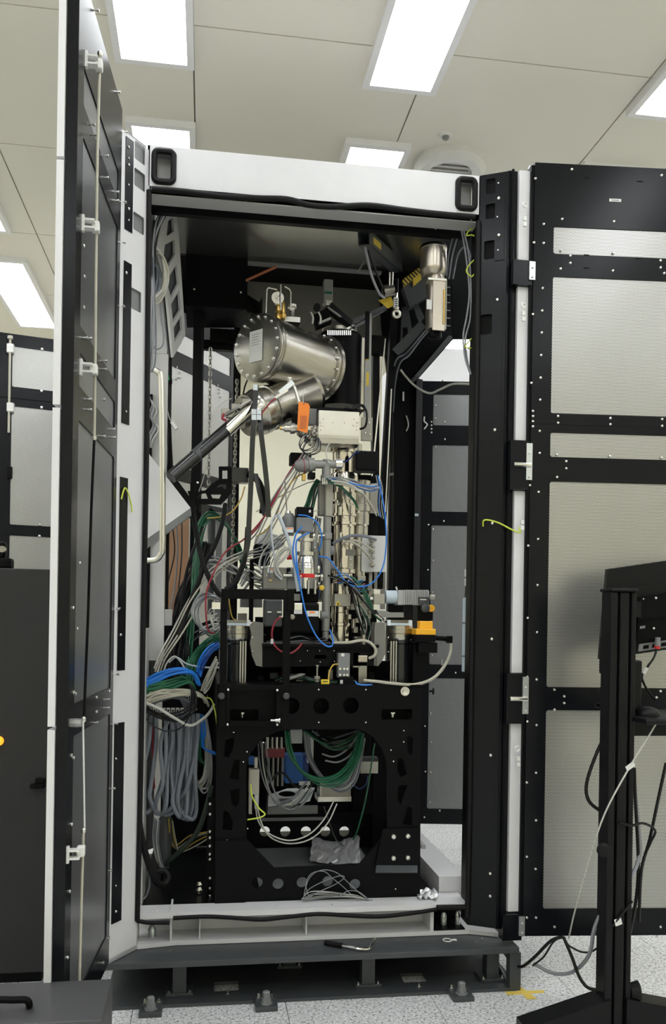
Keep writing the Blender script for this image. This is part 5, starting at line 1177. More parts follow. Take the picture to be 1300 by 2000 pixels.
# champagne canister
CN = T('steel_canister', 'champagne coloured steel canister with a wide head on the black gusset', 'canister', W(850, 665, .34))
plathe(846, [(483, 24), (486, 26), (488, 26), (489, 25), (527, 26), (534, 25), (541, 18)], .34, 36).build('head', 'champagne', CN, True)
plathe(846, [(482, 25.5), (486, 27)], .34, 36).build('lid', 'black', CN, True)
plathe(849, [(541, 17), (546, 18), (640, 17.5), (645, 17)], .34, 32).build('body', 'champagne', CN, True)
pbox(845, 545, 868, 645, .285, .01).build('clamp_sheet', 'champagne', CN)
pbox(836, 543, 872, 547, .28, .06).build('top_bracket', 'satin', CN); pbox(868, 547, 872, 643, .285, .03).build('bracket_side', 'cream_metal', CN)
pbox(872, 546, 880, 645, .31, .03).build('comb', 'black', CN)
for k_ in range(6): pbox(871, 560 + 15 * k_, 879, 562 + 15 * k_, .308, .002).build('comb_tooth', 'mid_grey', CN)
pbox(833, 585, 843, 604, .285, .002).build('label_sheet', 'label', CN)
plathe(849, [(646, 10), (650, 11), (651, 13), (660, 13), (662, 10)], .34, 20).build('bottom_cap', 'black', CN, True)
for u, v in ((868, 556), (868, 638), (840, 656), (858, 656)): screw(CN, W(u, v, .54), (0, -1, 0), .006)
pcyl(867, 565, 632, 1.6, .28, 8).build('gauge_strip', 'brass', CN); pcyl(858, 479, 490, 1.5, .3, 8).build('lid_pin', 'bolt', CN)
# finned motor
FM = T('finned_motor', 'light grey finned motor with an orange cap right of the column', 'motor', W(808, 1182, .42))
pbox(777, 1153, 838, 1182, .44, .09, .004).build('body', 'light_grey', FM)
for k_ in range(14): pbox(789 + 3.5 * k_, 1152, 790.7 + 3.5 * k_, 1181, .432, .1).build('fin', 'light_grey', FM)
pbox(817, 1166, 838, 1180, .428, .01).build('name_plate', 'slate', FM); pbox(790, 1181, 805, 1210, .44, .04).build('stand_foot', 'black', FM); pbox(815, 1181, 845, 1212, .45, .04).build('stand_foot', 'black', FM)
pbox(820, 1170, 832, 1172, .4275, .001).build('print_line', 'label', FM)
pcyl2((840, 1166, .47), (848, 1166, .47), 5).build('shaft_end', 'satin', FM, True)
MB().lathe(W(828, 1188, .44), (0, -1, 0), [(0, .02), (.03, .02), (.033, .016)], 18).build('knob', 'slate', FM, True)
MB().lathe(W(841, 1188, .45), (0, -1, 0), [(0, .017), (.01, .017)], 18).build('orange_cap', 'yellow', FM, True)
pcyl2((752, 1166, .48), (776, 1166, .48), 13).build('blue_ring', 'ice_blue', FM, True)
pbox(730, 1160, 751, 1180, .45, .06, .002).build('gearbox', 'cream_metal', FM); pcyl2((722, 1170, .48), (732, 1170, .48), 5).build('output_shaft', 'satin', FM, True)
MB().prism(poly([(735, 1192), (752, 1193), (762, 1196), (788, 1196), (788, 1206), (748, 1206), (740, 1202)], .44), (0, .04, 0)).build('mount_bracket', 'pipe_grey', FM)
MB().tube([W(775, 1152, .46), W(773, 1146, .46)], .004, 8, 0).build('nipple', 'plastic_white', FM)
# yellow emergency box
EB = T('emergency_box', 'bright yellow emergency switch box on a black bracket', 'switch', W(832, 1262, .3))
pbox(812, 1228, 851, 1240, .30, .09, .004).build('lid', 'yellow', EB); pbox(819, 1213, 845, 1229, .32, .05, .004).build('button_guard', 'yellow', EB)
pbox(812, 1240, 850, 1254, .30, .09, .002).build('base', 'black', EB); pbox(817, 1255, 854, 1275, .31, .07, .002).build('bracket', 'black', EB)
pcyl2((850, 1246, .33), (876, 1248, .33), 5).build('plug', 'black', EB, True); pbox(872, 1242, 884, 1256, .32, .02, .003).build('elbow', 'black', EB)
upright_ = pbox(806, 1255, 830, 1345, .36, .05).build('post', 'black', EB)
cable('grey_hose', 'beige grey cable hanging in a wide curve from the emergency box', [(880, 1256, .33), (879, 1275, .32), (868, 1300, .30), (845, 1325, .28), (810, 1337, .26), (770, 1335, .25), (735, 1331, .26), (710, 1329, .27)], 3.2, 'c_beige')
cable('earth_lead', 'short blue cable lying at the foot of the beige cable on the stand', [(694, 1331, .26), (698, 1336, .25), (712, 1338, .24), (726, 1337, .24)], 1.6, 'c_blue')
KN = T('star_knob', 'black star knob on the edge of the black stand', 'knob', W(842, 1350, .26)); MB().lathe(W(838, 1350, .27), (1, -.3, 0), [(0, .005), (.012, .005), (.013, .014), (.022, .014)], 8).build('head', 'black', KN)
# small items on the stand top
MN = T('valve_manifold', 'clear grey valve manifold standing on the stand top', 'manifold', W(672, 1330, .3))
pbox(660, 1276, 683, 1324, .30, .05, .002).build('body', 'mid_grey', MN); pbox(662, 1322, 690, 1336, .29, .06, .002).build('base', 'black', MN)
for u in (663, 671, 677):
    for v in (1306, 1318): MB().lathe(W(u, v, .30), (0, -1, 0), [(0, .0055), (.012, .0055), (.012, .003)], 8).build('port', 'bolt', MN)
MB().box(W(666, 1282, .299), W(672, 1276, .302)).build('top_port', 'label', MN)
MB().box(W(664, 1335, .289), W(669, 1328, .292)).build('base_port', 'label', MN)
pbox(689, 1274, 703, 1304, .36, .06, .002).build('side_block', 'cream_metal', MN); pbox(699, 1280, 718, 1294, .34, .05, .004).build('brass_block', 'champagne', MN); pcyl(710, 1240, 1262, 5, .40, 12).build('brass_plug', 'champagne', MN, True); pbox(700, 1294, 716, 1334, .36, .05).build('lower_block', 'steel_dark', MN)
cable('hose', 'beige hose arching over the bridge beam from the brass block', [(652, 1256, .36), (680, 1255, .34), (705, 1251, .33), (722, 1255, .33), (733, 1268, .33), (731, 1280, .33), (720, 1286, .34)], 3.0, 'c_beige', cat='hose')
TT = T('yellow_tag', 'small yellow tag with printing at the front edge of the stand', 'tag', W(635, 1340, .27)); pbox(627, 1327, 643, 1339, .27, .003).build('card', 'yellow_tag', TT); pbox(630, 1330, 640, 1332, .2695, .0005).build('print_line', 'slate', TT)
cable('earth_lead', 'yellow green lead running up from the yellow tag', [(641, 1327, .27), (643, 1312, .28), (650, 1299, .3), (660, 1297, .3)], 1.4, 'c_yellow')
single('grub_valve', plathe(619, [(1299, 3), (1302, 3), (1303, 1.6), (1320, 1.6), (1321, 6), (1326, 6), (1327, 4), (1332, 4)], .33, 12), 'cream_metal', 'cream pin valve beside the yellow tag', 'valve', smooth=True)
single('folded_sheet', MB().prism(poly([(562, 1323), (588, 1316), (597, 1317), (566, 1328)], .34), (0, .06, 0)), 'pipe_grey', 'pale folded metal sheet behind the frame upright on the stand top', 'sheet')
# flare of the white dome behind (bell jar)
single('white_dome', plathe(523, [(1034, 8), (1042, 9), (1046, 22), (1054, 26), (1062, 26), (1072, 24)], .8, 28), 'label', 'white dome cover behind the grey hoses at mid height', 'cover', smooth=True)
single('vacuum_pump', pbox(496, 1062, 528, 1104, .66, .1, .01), 'matt_black', 'black pump body under the white dome cover', 'pump')
single('pale_housing', pbox(465, 1198, 482, 1222, .75, .1), 'cream_metal', 'pale square housing seen through the upper half of the lifting frame', 'housing')
single('ribbed_box', pbox(470, 1170, 512, 1186, .7, .1), 'mid_grey', 'grey ribbed box seen just under the top tube of the lifting frame', 'box')
single('black_mast', pbox(487, 1090, 495, 1215, .6, .03), 'black', 'black mast continuing the strap behind the lifting frame', 'mast')
# ================================================================== LEFT SIDE: hardware
GH = T('grab_handle', 'bent steel grab handle on the grey channel at the left', 'handle', W(300, 1098, .38))
MB().tube([W(289, 722, .38), W(300, 722, .36), W(310, 728, .345), W(315, 745, .34), W(317, 900, .34), W(317, 1060, .34), W(314, 1082, .345), W(305, 1093, .36), W(288, 1095, .38)], px(W(317, 900, .34), 5.8), 14, 5).build('bar', 'satin', GH, True)
WPn = T('tilted_cover', 'white sheet metal cover tilted behind the grab handle', 'cover', W(330, 1070, .42))
MB().prism([W(286, 880, .42), W(372, 992, .48), W(286, 1053, .42)], (0, .02, -.002)).build('face', 'white', WPn)
MB().prism([W(286, 1053, .42), W(372, 992, .48), W(374, 1006, .49), W(286, 1072, .43)], (0, .03, 0)).build('folded_edge', 'mid_grey', WPn)
MB().bar(W(300, 890, .5), W(380, 998, .56), .01, .04).build('back_rail', 'black', WPn)
GR = T('green_plug', 'bright green plug clipped on the grey channel edge', 'plug', W(326, 748, .5)); MB().bar(W(323, 716, .5), W(328, 743, .5), .014, .014).build('body', 'green', GR); pbox(325, 740, 336, 747, .5, .02).build('seat', 'black', GR)
CP = T('bracket_plate', 'black bracket plate with cut-outs hanging left of the straps', 'bracket', W(410, 985, .62))
plate('sheet', [q2(u, v, .62) for u, v in ((366, 959), (375, 984), (432, 985), (452, 964), (452, 911), (427, 911), (427, 936), (414, 945), (400, 958))],
      [[q2(u, v, .62) for u, v in ((434, 918), (444, 918), (444, 935), (434, 935))], [q2(u, v, .62) for u, v in ((423, 952), (430, 946), (441, 946), (441, 955), (436, 954), (434, 950))], [q2(u, v, .62) for u, v in ((388, 968), (396, 963), (402, 963), (406, 974), (385, 974))], [q2(u, v, .62) for u, v in ((411, 965), (432, 965), (428, 974), (415, 973))]], .02, (0, .62, 0), UX, VZ, 'black', CP)
pbox(452, 913, 485, 942, .60, .06, .003).build('side_housing', 'gloss_black', CP); screw(CP, W(386, 943, .61), (0, -1, 0), .006); pbox(371, 943, 381, 985, .6, .02).build('hanger', 'black', CP)
MB().tube([W(482, 925, .6), W(500, 935, .6), W(512, 960, .6), W(514, 990, .6), W(512, 1003, .6)], .016, 8).build('drag_chain', 'matt_black', CP, True)
for u0, v0, v1, y, lab, um in ((411, 680, 955, .66, 'steel link chain hanging over the bracket plate', -4), (463, 742, 1150, .74, 'steel link chain hanging just left of the black straps', -9)):
    ch = T('link_chain', lab, 'chain', W(u0, v1, y), 'hanging steel chains')
    n_ = int((v1 - v0) / 7.6)
    lm_ = None
    for k_ in range(n_):
        v = v0 + (v1 - v0) * (k_ + .5) / n_; u = u0 + um * (v - v0) / (v1 - v0) * (1.3 if v1 > 1000 else 1)
        if lm_ is None:
            L_ = px(W(u0, v0, y), 5.4); w_ = L_ * .48; pts = [Vector((w_ * math.sin(t_) , 0, L_ * .52 * (1 if math.cos(t_) > 0 else -1) + w_ * math.cos(t_))) for t_ in [i * math.pi / 5 for i in range(10)]]
            lm_ = proto('chain_link', MB().tube(pts + [pts[0]], px(W(u0, v0, y), 1.1), 6, 0), 'steel_dark')
        o = bpy.data.objects.new('link', lm_); link(o, ch, W(u, v, y)); o.rotation_euler = (0, 0, (k_ % 2) * math.pi / 2 + .4)
def strap(lab, pts, wpx, y0):
    P_ = [W(*p) for p in pts]; P_ = catmull(P_, 4); hw = px(P_[0], wpx) / 2; vs = []; fs = []
    for p_ in P_:
        for sx_, sy_ in ((-1, -1), (1, -1), (1, 1), (-1, 1)): vs.append(p_ + Vector((sx_ * hw, sy_ * .002, 0)))
    for i in range(len(P_) - 1):
        for j in range(4): fs.append((4 * i + j, 4 * i + (j + 1) % 4, 4 * i + 4 + (j + 1) % 4, 4 * i + 4 + j))
    fs += [(3, 2, 1, 0), tuple(4 * (len(P_) - 1) + j for j in range(4))]
    t = T('web_strap', lab, 'strap', P_[-1]); MB().add(vs, fs).build('webbing', 'gloss_black', t); return t
t = strap('long black strap hanging straight down from the steel drum', ((500, 752, .47), (497, 800, .46), (493, 860, .455), (490, 940, .46), (486, 1020, .455), (484, 1060, .47), (475, 1100, .47), (460, 1140, .48)), 10, .46)
pbox(494, 751, 503, 762, .465, .003).build('label', 'paper', t)
for u, v in ((491, 799), (501, 799), (491, 810), (501, 810)): pbox(u, v, u + 9, v + 10, .452, .003).build('label', 'paper', t)
strap('black strap folded at its lower end beside the long strap', ((507, 800, .48), (509, 840, .47), (516, 900, .47), (522, 960, .47), (524, 1010, .47)), 10, .47)
strap('short black strap tail hanging next to the folded strap', ((499, 925, .58), (506, 960, .57), (512, 985, .57), (517, 1008, .56)), 9, .47)
CL = T('cable_cone', 'black and grey cable clamp on the slim upright post', 'clamp', W(412, 1015, .9))
plathe(412, [(1000, 10), (1003, 11), (1012, 11), (1014, 9)], .9, 16).build('grey_ring', 'mid_grey', CL, True); plathe(412, [(992, 4), (996, 8), (1003, 9)], .9, 12).build('black_top', 'black', CL)
plathe(412, [(1014, 8), (1040, 8), (1080, 6), (1200, 6)], .9, 14).build('stalk', 'slate', CL, True)
JB = T('junction_box', 'small grey junction box on the channel behind the grey coils', 'box', W(326, 1235, .5)); pbox(319, 1190, 336, 1222, .50, .03, .003).build('body', 'light_grey', JB); pbox(317, 1196, 322, 1200, .495, .03).build('ear', 'light_grey', JB)
# comb rails that carry the hoses
for lab, u0, u1, v, y in (('upper rail of small white cable clamps by the hose bundle', 352, 406, 1363, .42), ('lower rail of small white cable clamps above the hanging hoses', 288, 386, 1388, .40)):
    t = T('clamp_rail', lab, 'rail', W((u0 + u1) / 2, v + 6, y)); pbox(u0, v - 3, u1, v + 3, y + .006, .02).build('bar', 'black', t)
    n_ = int((u1 - u0) / 9)
    for k_ in range(n_): pbox(u0 + 9 * k_ + 1, v - 5, u0 + 9 * k_ + 8, v + 5, y, .02, .001).build('clamp', 'plastic_white', t); pbox(u0 + 9 * k_ + 3, v - 2, u0 + 9 * k_ + 6, v + 2, y - .002, .01).build('clamp_screw', 'black', t)
TB = T('turnbuckle', 'chrome turnbuckle standing on the dark enclosure floor', 'turnbuckle', W(388, 1762, .40)); plathe(388, [(1722, 3), (1728, 6), (1732, 4), (1738, 7), (1744, 7), (1748, 4), (1756, 7), (1762, 8)], .40, 10).build('body', 'chrome', TB)
SBr = T('angle_bracket', 'black angle strip with chrome bolts at the stand foot', 'bracket', W(411, 1765, .35)); pbox(404, 1560, 417, 1762, .36, .03).build('strip', 'black', SBr)
for v in (1480, 1590, 1624, 1636, 1652, 1668, 1678, 1715, 1735, 1750): inst('bolt_head', SCREW, SBr, W(410, max(v, 1570), .36), (0, -1, 0), .008)

# ================================================================== CABLES, LEFT SIDE
G = 'left hand cable loom'
bundle(7, 'ribbed_hose', 'grey hose in the row of long U loops under the clamp rail, @', [(340, 1392, .38), (334, 1450, .37), (322, 1530, .37), (316, 1565, .37), (328, 1592, .37), (345, 1575, .37), (352, 1500, .38), (358, 1396, .39)], [(44, 2), (42, 4), (40, 6), (40, 8), (40, 6), (36, 6), (32, 6), (28, 2)], 4.1, 'c_slate', 'grey hanging hoses', 11, .03, 'hose')
bundle(5, 'ribbed_hose', 'grey hose in the short U row right of the long loops, @', [(350, 1392, .40), (350, 1460, .40), (346, 1540, .40), (350, 1588, .40), (362, 1592, .40), (368, 1540, .40), (372, 1460, .40), (374, 1394, .40)], [(12, 2), (10, 3), (9, 5), (9, 5), (9, 5), (9, 4), (8, 3), (8, 2)], 3.8, 'c_slate', 'grey hanging hoses', 12, .02, 'hose')
bundle(6, 'ribbed_hose', 'grey hose arching from the gasket onto the lower clamp rail', [(283, 1372, .34), (305, 1358, .36), (335, 1357, .37), (360, 1366, .38), (372, 1384, .39)], [(4, 10), (6, 8), (8, 6), (10, 6), (10, 3)], 3.2, 'c_slate', G, 13, .02, 'hose')
bundle(9, 'blue_cable', 'bright blue cable in the thick blue bundle above the green one', [(281, 1337, .33), (305, 1324, .33), (335, 1312, .33), (362, 1310, .34), (380, 1318, .36), (387, 1336, .38)], [(1, 7), (2, 6), (4, 5), (6, 4), (6, 4), (4, 4)], 2.3, 'c_blue', 'blue bundle', 14, .012)
bundle(11, 'green_cable', 'green cable in the flat bundle below the blue one', [(281, 1352, .33), (305, 1343, .33), (335, 1336, .335), (360, 1328, .35), (374, 1336, .37), (376, 1350, .39)], [(1, 9), (3, 8), (5, 7), (8, 6), (6, 5), (4, 5)], 2.0, 'c_green', 'flat green bundle', 15, .012)
bundle(10, 'beige_cable', 'beige cable in the flat bundle under the green cables', [(281, 1367, .33), (310, 1357, .33), (345, 1352, .34), (378, 1354, .36), (397, 1362, .38), (404, 1374, .4)], [(1, 9), (3, 8), (5, 6), (8, 5), (5, 5), (4, 4)], 2.1, 'c_beige', 'flat beige bundle', 16, .012)
bundle(4, 'black_cable', 'black cable looped in front of the white clamp rails', [(282, 1382, .33), (310, 1398, .33), (345, 1402, .33), (372, 1385, .33), (380, 1360, .34), (372, 1338, .35)], [(1, 6), (3, 7), (5, 7), (5, 5), (5, 5), (5, 4)], 1.9, 'c_black', G, 17, .01)
cable('white_hose', 'stout white cable sagging below the lower clamp rail', [(281, 1371, .32), (310, 1384, .32), (340, 1402, .32), (370, 1417, .33), (395, 1405, .35), (410, 1390, .37), (418, 1375, .39)], 3.0, 'c_light')
cable('black_cable', 'thin black cable hanging in a wide bow across the hose loops', [(281, 1397, .32), (295, 1415, .32), (325, 1428, .32), (355, 1420, .32), (372, 1390, .33), (374, 1345, .34)], 1.4, 'c_black')
bundle(9, 'beige_cable', 'beige cable in the loose coil between hoses and stand', [(384, 1395, .44), (376, 1450, .43), (374, 1500, .43), (388, 1536, .43), (404, 1520, .44), (406, 1460, .46), (398, 1400, .47)], [(8, 2), (9, 4), (9, 8), (10, 9), (8, 6), (6, 5), (6, 3)], 1.7, ('c_beige', 'c_light', 'c_grey'), 'loose beige coil', 18, .03)
bundle(5, 'green_cable', 'green cable dropping between the hoses and the beige coil', [(380, 1400, .45), (383, 1440, .45), (388, 1475, .46), (394, 1490, .47)], [(6, 1), (6, 2), (5, 4), (5, 5)], 1.8, 'c_green', 'dropping green cables', 19, .02)
bundle(5, 'blue_cable', 'blue cable dropping behind the clamp block towards the stand', [(392, 1395, .46), (397, 1425, .45), (394, 1452, .45), (404, 1465, .44), (420, 1471, .43)], [(5, 1), (5, 2), (4, 4), (4, 3), (2, 2)], 1.9, 'c_blue', 'dropping blue cables', 20, .02)
bundle(8, 'green_cable', 'green cable arching over the cone clamp and down the post', [(478, 1110, .86), (462, 1062, .84), (440, 1022, .82), (412, 1008, .80), (392, 1030, .74), (384, 1090, .66), (377, 1170, .58), (370, 1250, .52), (366, 1310, .46)], [(5, 3), (6, 5), (4, 7), (2, 6), (6, 4), (5, 2), (6, 2), (6, 2), (5, 2)], 1.7, 'c_green', 'arching green cables', 21, .02)
bundle(7, 'green_cable', 'green cable fanning from the stand edge down to the flat bundle', [(428, 1245, .40), (405, 1258, .42), (385, 1280, .43), (372, 1310, .42), (368, 1335, .40)], [(2, 7), (4, 6), (6, 5), (6, 4), (5, 3)], 1.9, 'c_green', 'fanning green cables', 22, .02)
bundle(6, 'blue_cable', 'blue cable fanning from the stand edge above the blue bundle', [(427, 1258, .38), (410, 1270, .38), (396, 1292, .38), (388, 1318, .39)], [(2, 6), (3, 6), (5, 5), (4, 4)], 1.9, ('c_blue', 'c_navy'), 'fanning blue cables', 23, .02)
bundle(26, 'black_cable', 'black cable in the dark loom falling along the left post', [(402, 1060, .80), (385, 1110, .72), (366, 1165, .62), (352, 1220, .56), (345, 1270, .5), (335, 1320, .46)], [(12, 4), (12, 4), (16, 6), (16, 6), (22, 6), (24, 6)], 2.5, 'c_black', 'dark cable loom', 24, .04)
bundle(6, 'black_cable', 'black cable in the dark loom running low behind the hoses', [(345, 1270, .6), (370, 1240, .62), (400, 1225, .6), (428, 1215, .56)], [(8, 8), (10, 10), (8, 8), (4, 6)], 1.8, ('c_black', 'c_slate'), 'dark cable loom', 25, .04)
bundle(4, 'grey_cable', 'light grey cable slanting from the strap foot to the blue bundle', [(486, 1078, .6), (440, 1100, .58), (405, 1130, .54), (375, 1180, .5), (345, 1235, .47), (318, 1280, .44), (305, 1312, .42)], [(3, 4), (4, 4), (6, 5), (9, 5), (9, 5), (7, 5), (5, 5)], 1.7, ('c_light', 'c_beige'), 'slanting light cables', 26, .02)
bundle(9, 'grey_cable', 'grey cable in the flat ribbon running behind the lifting gantry top', [(392, 1110, .72), (410, 1098, .70), (440, 1104, .68), (470, 1118, .66), (500, 1132, .62), (516, 1140, .6)], [(2, 6), (3, 8), (3, 9), (3, 10), (3, 13), (2, 14)], 1.7, ('c_grey', 'c_light', 'c_slate', 'c_light'), 'flat grey ribbon', 27, .02)
bundle(10, 'white_cable', 'pale cable in the fanned bundle between mast and control box', [(470, 1140, .62), (485, 1118, .62), (505, 1122, .6), (520, 1136, .56)], [(6, 14), (5, 16), (4, 15), (2, 12)], 1.5, ('c_light', 'c_grey', 'c_light'), 'fanned pale cables', 28, .03)
bundle(9, 'grey_cable', 'grey cable coiled in a round ring left of the lifting gantry', [(424, 1168, .48), (402, 1163, .48), (385, 1180, .47), (382, 1205, .46), (394, 1228, .46), (414, 1236, .46), (428, 1228, .47)], [(3, 4), (5, 5), (6, 4), (7, 3), (6, 5), (4, 7), (3, 6)], 1.8, ('c_grey', 'c_slate', 'c_light'), 'grey coil by the gantry', 29, .02)
bundle(6, 'white_cable', 'thin white cable looped at the gantry leg near the chrome cap', [(424, 1198, .4), (412, 1205, .4), (416, 1220, .4), (427, 1216, .4)], [(3, 12), (4, 10), (4, 10), (3, 10)], 1.1, 'c_light', 'white loops at the gantry leg', 30, .02)
cable('red_cable', 'dark red cable running from the upper valves past the strap to the coil', [(594, 882, .5), (560, 930, .5), (522, 1000, .5), (480, 1050, .5), (440, 1078, .5), (412, 1130, .46), (402, 1165, .44), (403, 1210, .43), (408, 1232, .43), (425, 1240, .43)], 1.7, 'c_red')
cable('red_cable', 'second dark red cable beside the red one left of the pale wall', [(590, 888, .52), (548, 950, .52), (510, 1020, .54), (490, 1045, .54)], 1.6, 'c_red')
bundle(4, 'grey_cable', 'grey cable falling from the valve head across the pale wall', [(600, 884, .5), (575, 925, .5), (545, 975, .52), (515, 1040, .54), (500, 1062, .56)], [(4, 3), (6, 4), (10, 5), (12, 6), (10, 8)], 1.5, ('c_grey', 'c_light'), 'cables across the pale wall', 31, .02)
cable('yellow_cable', 'ochre cable bowing across the pale wall left of the column', [(600, 922, .5), (575, 935, .5), (552, 970, .52), (540, 1005, .52), (520, 1035, .55), (500, 1048, .56)], 1.4, 'c_yellow')
cable('yellow_cable', 'ochre cable swinging under the bracket plate', [(478, 950, .62), (470, 975, .62), (452, 1000, .62), (428, 1010, .64), (405, 1012, .7)], 1.4, 'c_yellow')
cable('yellow_cable', 'thin ochre cable behind the lifting gantry chain', [(443, 1150, .6), (448, 1180, .6), (453, 1205, .6), (462, 1212, .6)], 1.3, 'c_yellow')
cable('thin_wire', 'thin wire drawn straight across the pale wall to the column', [(500, 1000, .6), (555, 965, .6), (612, 940, .6), (640, 950, .55)], .9, 'steel_dark', cat='wire')
cable('thin_wire', 'thin upright wire dropping to the round grey actuator', [(556, 935, .5), (558, 970, .48), (560, 998, .46)], 1.2, 'steel_dark', cat='wire')
cable('thin_wire', 'pale wire strung between round actuator and column', [(575, 1012, .45), (610, 1000, .5), (640, 990, .55), (665, 982, .55)], .9, 'c_light', cat='wire')
for lab, pts, r_ in (('thick black hose swooping under the bracket plate, left strand', ((374, 984, .60), (382, 1030, .58), (392, 1085, .54), (408, 1128, .50), (426, 1158, .48), (440, 1165, .48)), 5.0), ('thick black hose swooping under the bracket plate, right strand', ((440, 984, .60), (432, 1030, .56), (415, 1075, .54), (402, 1095, .54), (390, 1130, .52), (370, 1180, .50), (350, 1240, .46)), 4.6), ('thick black hose curling down beside the long strap', ((484, 1030, .5), (480, 1080, .48), (470, 1115, .47), (455, 1142, .46), (440, 1152, .46)), 5.4), ('black hose passing behind the grey channel', ((395, 1030, .74), (372, 1090, .6), (360, 1140, .56), (352, 1200, .52), (346, 1260, .5)), 3.2)):
    cable('black_hose', lab, pts, r_, 'rubber', cat='hose')
bundle(3, 'black_cable', 'black cable hanging down the tinted rear sheet', [(345, 1020, .9), (348, 1080, .85), (340, 1140, .8), (332, 1200, .75)], [(8, 2), (9, 2), (10, 2), (10, 2)], 1.4, ('c_black', 'c_slate'), 'cables on the tinted sheet', 32, .04)
bundle(7, 'beige_cable', 'pale cable coiled in the round bundle by the roof gusset', [(296, 486, .34), (312, 494, .34), (323, 525, .35), (320, 560, .35), (308, 582, .35), (297, 588, .34)], [(1, 6), (4, 7), (6, 4), (6, 4), (4, 6), (1, 5)], 2.3, ('c_beige', 'c_light', 'c_light'), 'round pale coil', 33, .02)
bundle(4, 'grey_cable', 'grey cable inside the round pale coil', [(297, 505, .36), (307, 520, .36), (310, 550, .36), (302, 575, .36), (297, 580, .35)], [(1, 6), (3, 6), (4, 4), (3, 5), (1, 5)], 2.0, 'c_slate', 'round pale coil core', 34, .02)
bundle(6, 'grey_cable', 'grey cable in the loom bent round the top left corner', [(298, 520, .30), (303, 460, .30), (314, 425, .29), (333, 402, .28), (370, 396, .27), (420, 399, .26), (470, 403, .26), (516, 405, .26)], [(2, 2), (3, 3), (5, 4), (4, 5), (3, 5), (3, 4), (3, 4), (8, 3)], 2.1, ('c_slate', 'c_grey', 'c_black'), 'corner loom', 35, .008)
bundle(3, 'grey_cable', 'grey cable running down beside the left gasket from the coil', [(297, 500, .29), (299, 580, .29), (301, 640, .29), (298, 700, .30), (294, 725, .31)], [(2, 2), (2, 2), (4, 2), (4, 2), (3, 2)], 1.8, ('c_slate', 'c_grey'), 'left gasket cables', 36, .01)
cable('grey_cable', 'dark grey cable looping below the roof gusset', [(312, 585, .42), (314, 620, .42), (319, 650, .42), (317, 675, .42), (304, 682, .42), (298, 668, .4)], 1.6, 'c_slate')
bundle(7, 'grey_cable', 'thin grey wire tangled in the slot of the grey channel', [(293, 778, .42), (302, 795, .41), (296, 815, .41), (305, 835, .41), (296, 855, .41), (293, 872, .42)], [(2, 4), (6, 6), (5, 6), (5, 7), (4, 6), (2, 4)], 1.2, ('c_grey', 'c_slate', 'c_light'), 'slot wire tangle', 37, .02)
cable('grey_cable', 'thin pale lead with a plug hanging behind the grab handle', [(325, 790, .5), (330, 815, .5), (338, 828, .5)], 1.1, 'c_light'); single('white_plug', MB().bar(W(335, 824, .5), W(345, 838, .5), .02, .016), 'label', 'white plug dangling behind the grab handle', 'plug')
bundle(3, 'black_cable', 'black cable tied along the channel edge behind the handle', [(327, 690, .51), (328, 780, .51), (331, 860, .51), (333, 950, .52), (326, 1040, .52)], [(2, 2), (3, 2), (3, 2), (4, 2), (4, 2)], 1.8, 'c_black', 'channel edge cables', 38, .01)
cable('thin_wire', 'thin black wire running down the inner side of the left post', [(394, 640, 1.0), (396, 740, 1.0), (394, 900, 1.0), (390, 1000, 1.0)], 1.1, 'c_black', cat='wire')
cable('thin_wire', 'pale wire bowing from the clamp fittings past the chain', [(452, 778, .5), (430, 790, .5), (412, 820, .5), (410, 870, .5), (398, 930, .55), (388, 960, .6)], 1.0, 'c_light', cat='wire')
cable('black_cable', 'black cable behind the drum running down to the clamp fittings', [(486, 735, .7), (478, 755, .68), (474, 775, .66)], 1.6, 'c_black')
cable('black_hose', 'black armoured hose curling at the bottom left corner of the opening', [(268, 1560, .19), (272, 1610, .2), (282, 1660, .23), (294, 1700, .27), (305, 1722, .30), (318, 1728, .33), (328, 1716, .35), (322, 1702, .36), (308, 1702, .36)], 6.5, 'rubber', cat='hose')
cable('braided_hose', 'dark green braided hose slanting down to the enclosure floor', [(413, 1535, .40), (402, 1580, .42), (385, 1625, .44), (352, 1662, .46), (322, 1688, .5)], 5.0, 'c_darkgreen', cat='hose')
single('grey_duct', plathe(322, [(1592, 9), (1600, 13), (1640, 14), (1680, 12), (1695, 9)], .52, 20), 'slate', 'fat dark grey duct behind the hanging hoses at floor level', 'duct', smooth=True)
bundle(6, 'grey_cable', 'thin grey cable trailing from the hoses down to the dark floor', [(306, 1600, .40), (304, 1640, .42), (310, 1680, .45), (318, 1700, .48)], [(4, 2), (5, 4), (5, 4), (5, 4)], 1.5, ('c_grey', 'c_light', 'c_slate'), 'floor trailing cables', 39, .02)
bundle(5, 'beige_cable', 'thin ochre cable bowing along the floor behind the braided hose', [(333, 1600, .5), (338, 1640, .5), (348, 1660, .5), (380, 1640, .48), (412, 1628, .45)], [(4, 3), (5, 4), (6, 6), (8, 6), (3, 4)], 1.3, ('c_yellow', 'c_beige', 'c_darkgreen'), 'low ochre cables', 40, .03)
cable('grey_cable', 'grey cable lying in a bow along the left floor edge', [(288, 1690, .3), (292, 1725, .3), (285, 1750, .3), (272, 1762, .28)], 1.9, 'c_slate')
cable('red_cable', 'dark red cable at the left edge of the hose bundle', [(298, 1420, .42), (298, 1480, .42), (301, 1540, .43)], 2.0, 'c_red')
bundle(5, 'beige_cable', 'beige cable with clips standing right of the clamp block', [(424, 1290, .33), (414, 1310, .34), (404, 1335, .36), (396, 1352, .38)], [(2, 6), (4, 6), (5, 5), (4, 4)], 1.6, ('c_beige', 'c_light'), 'beige cables at the stand edge', 41, .02)
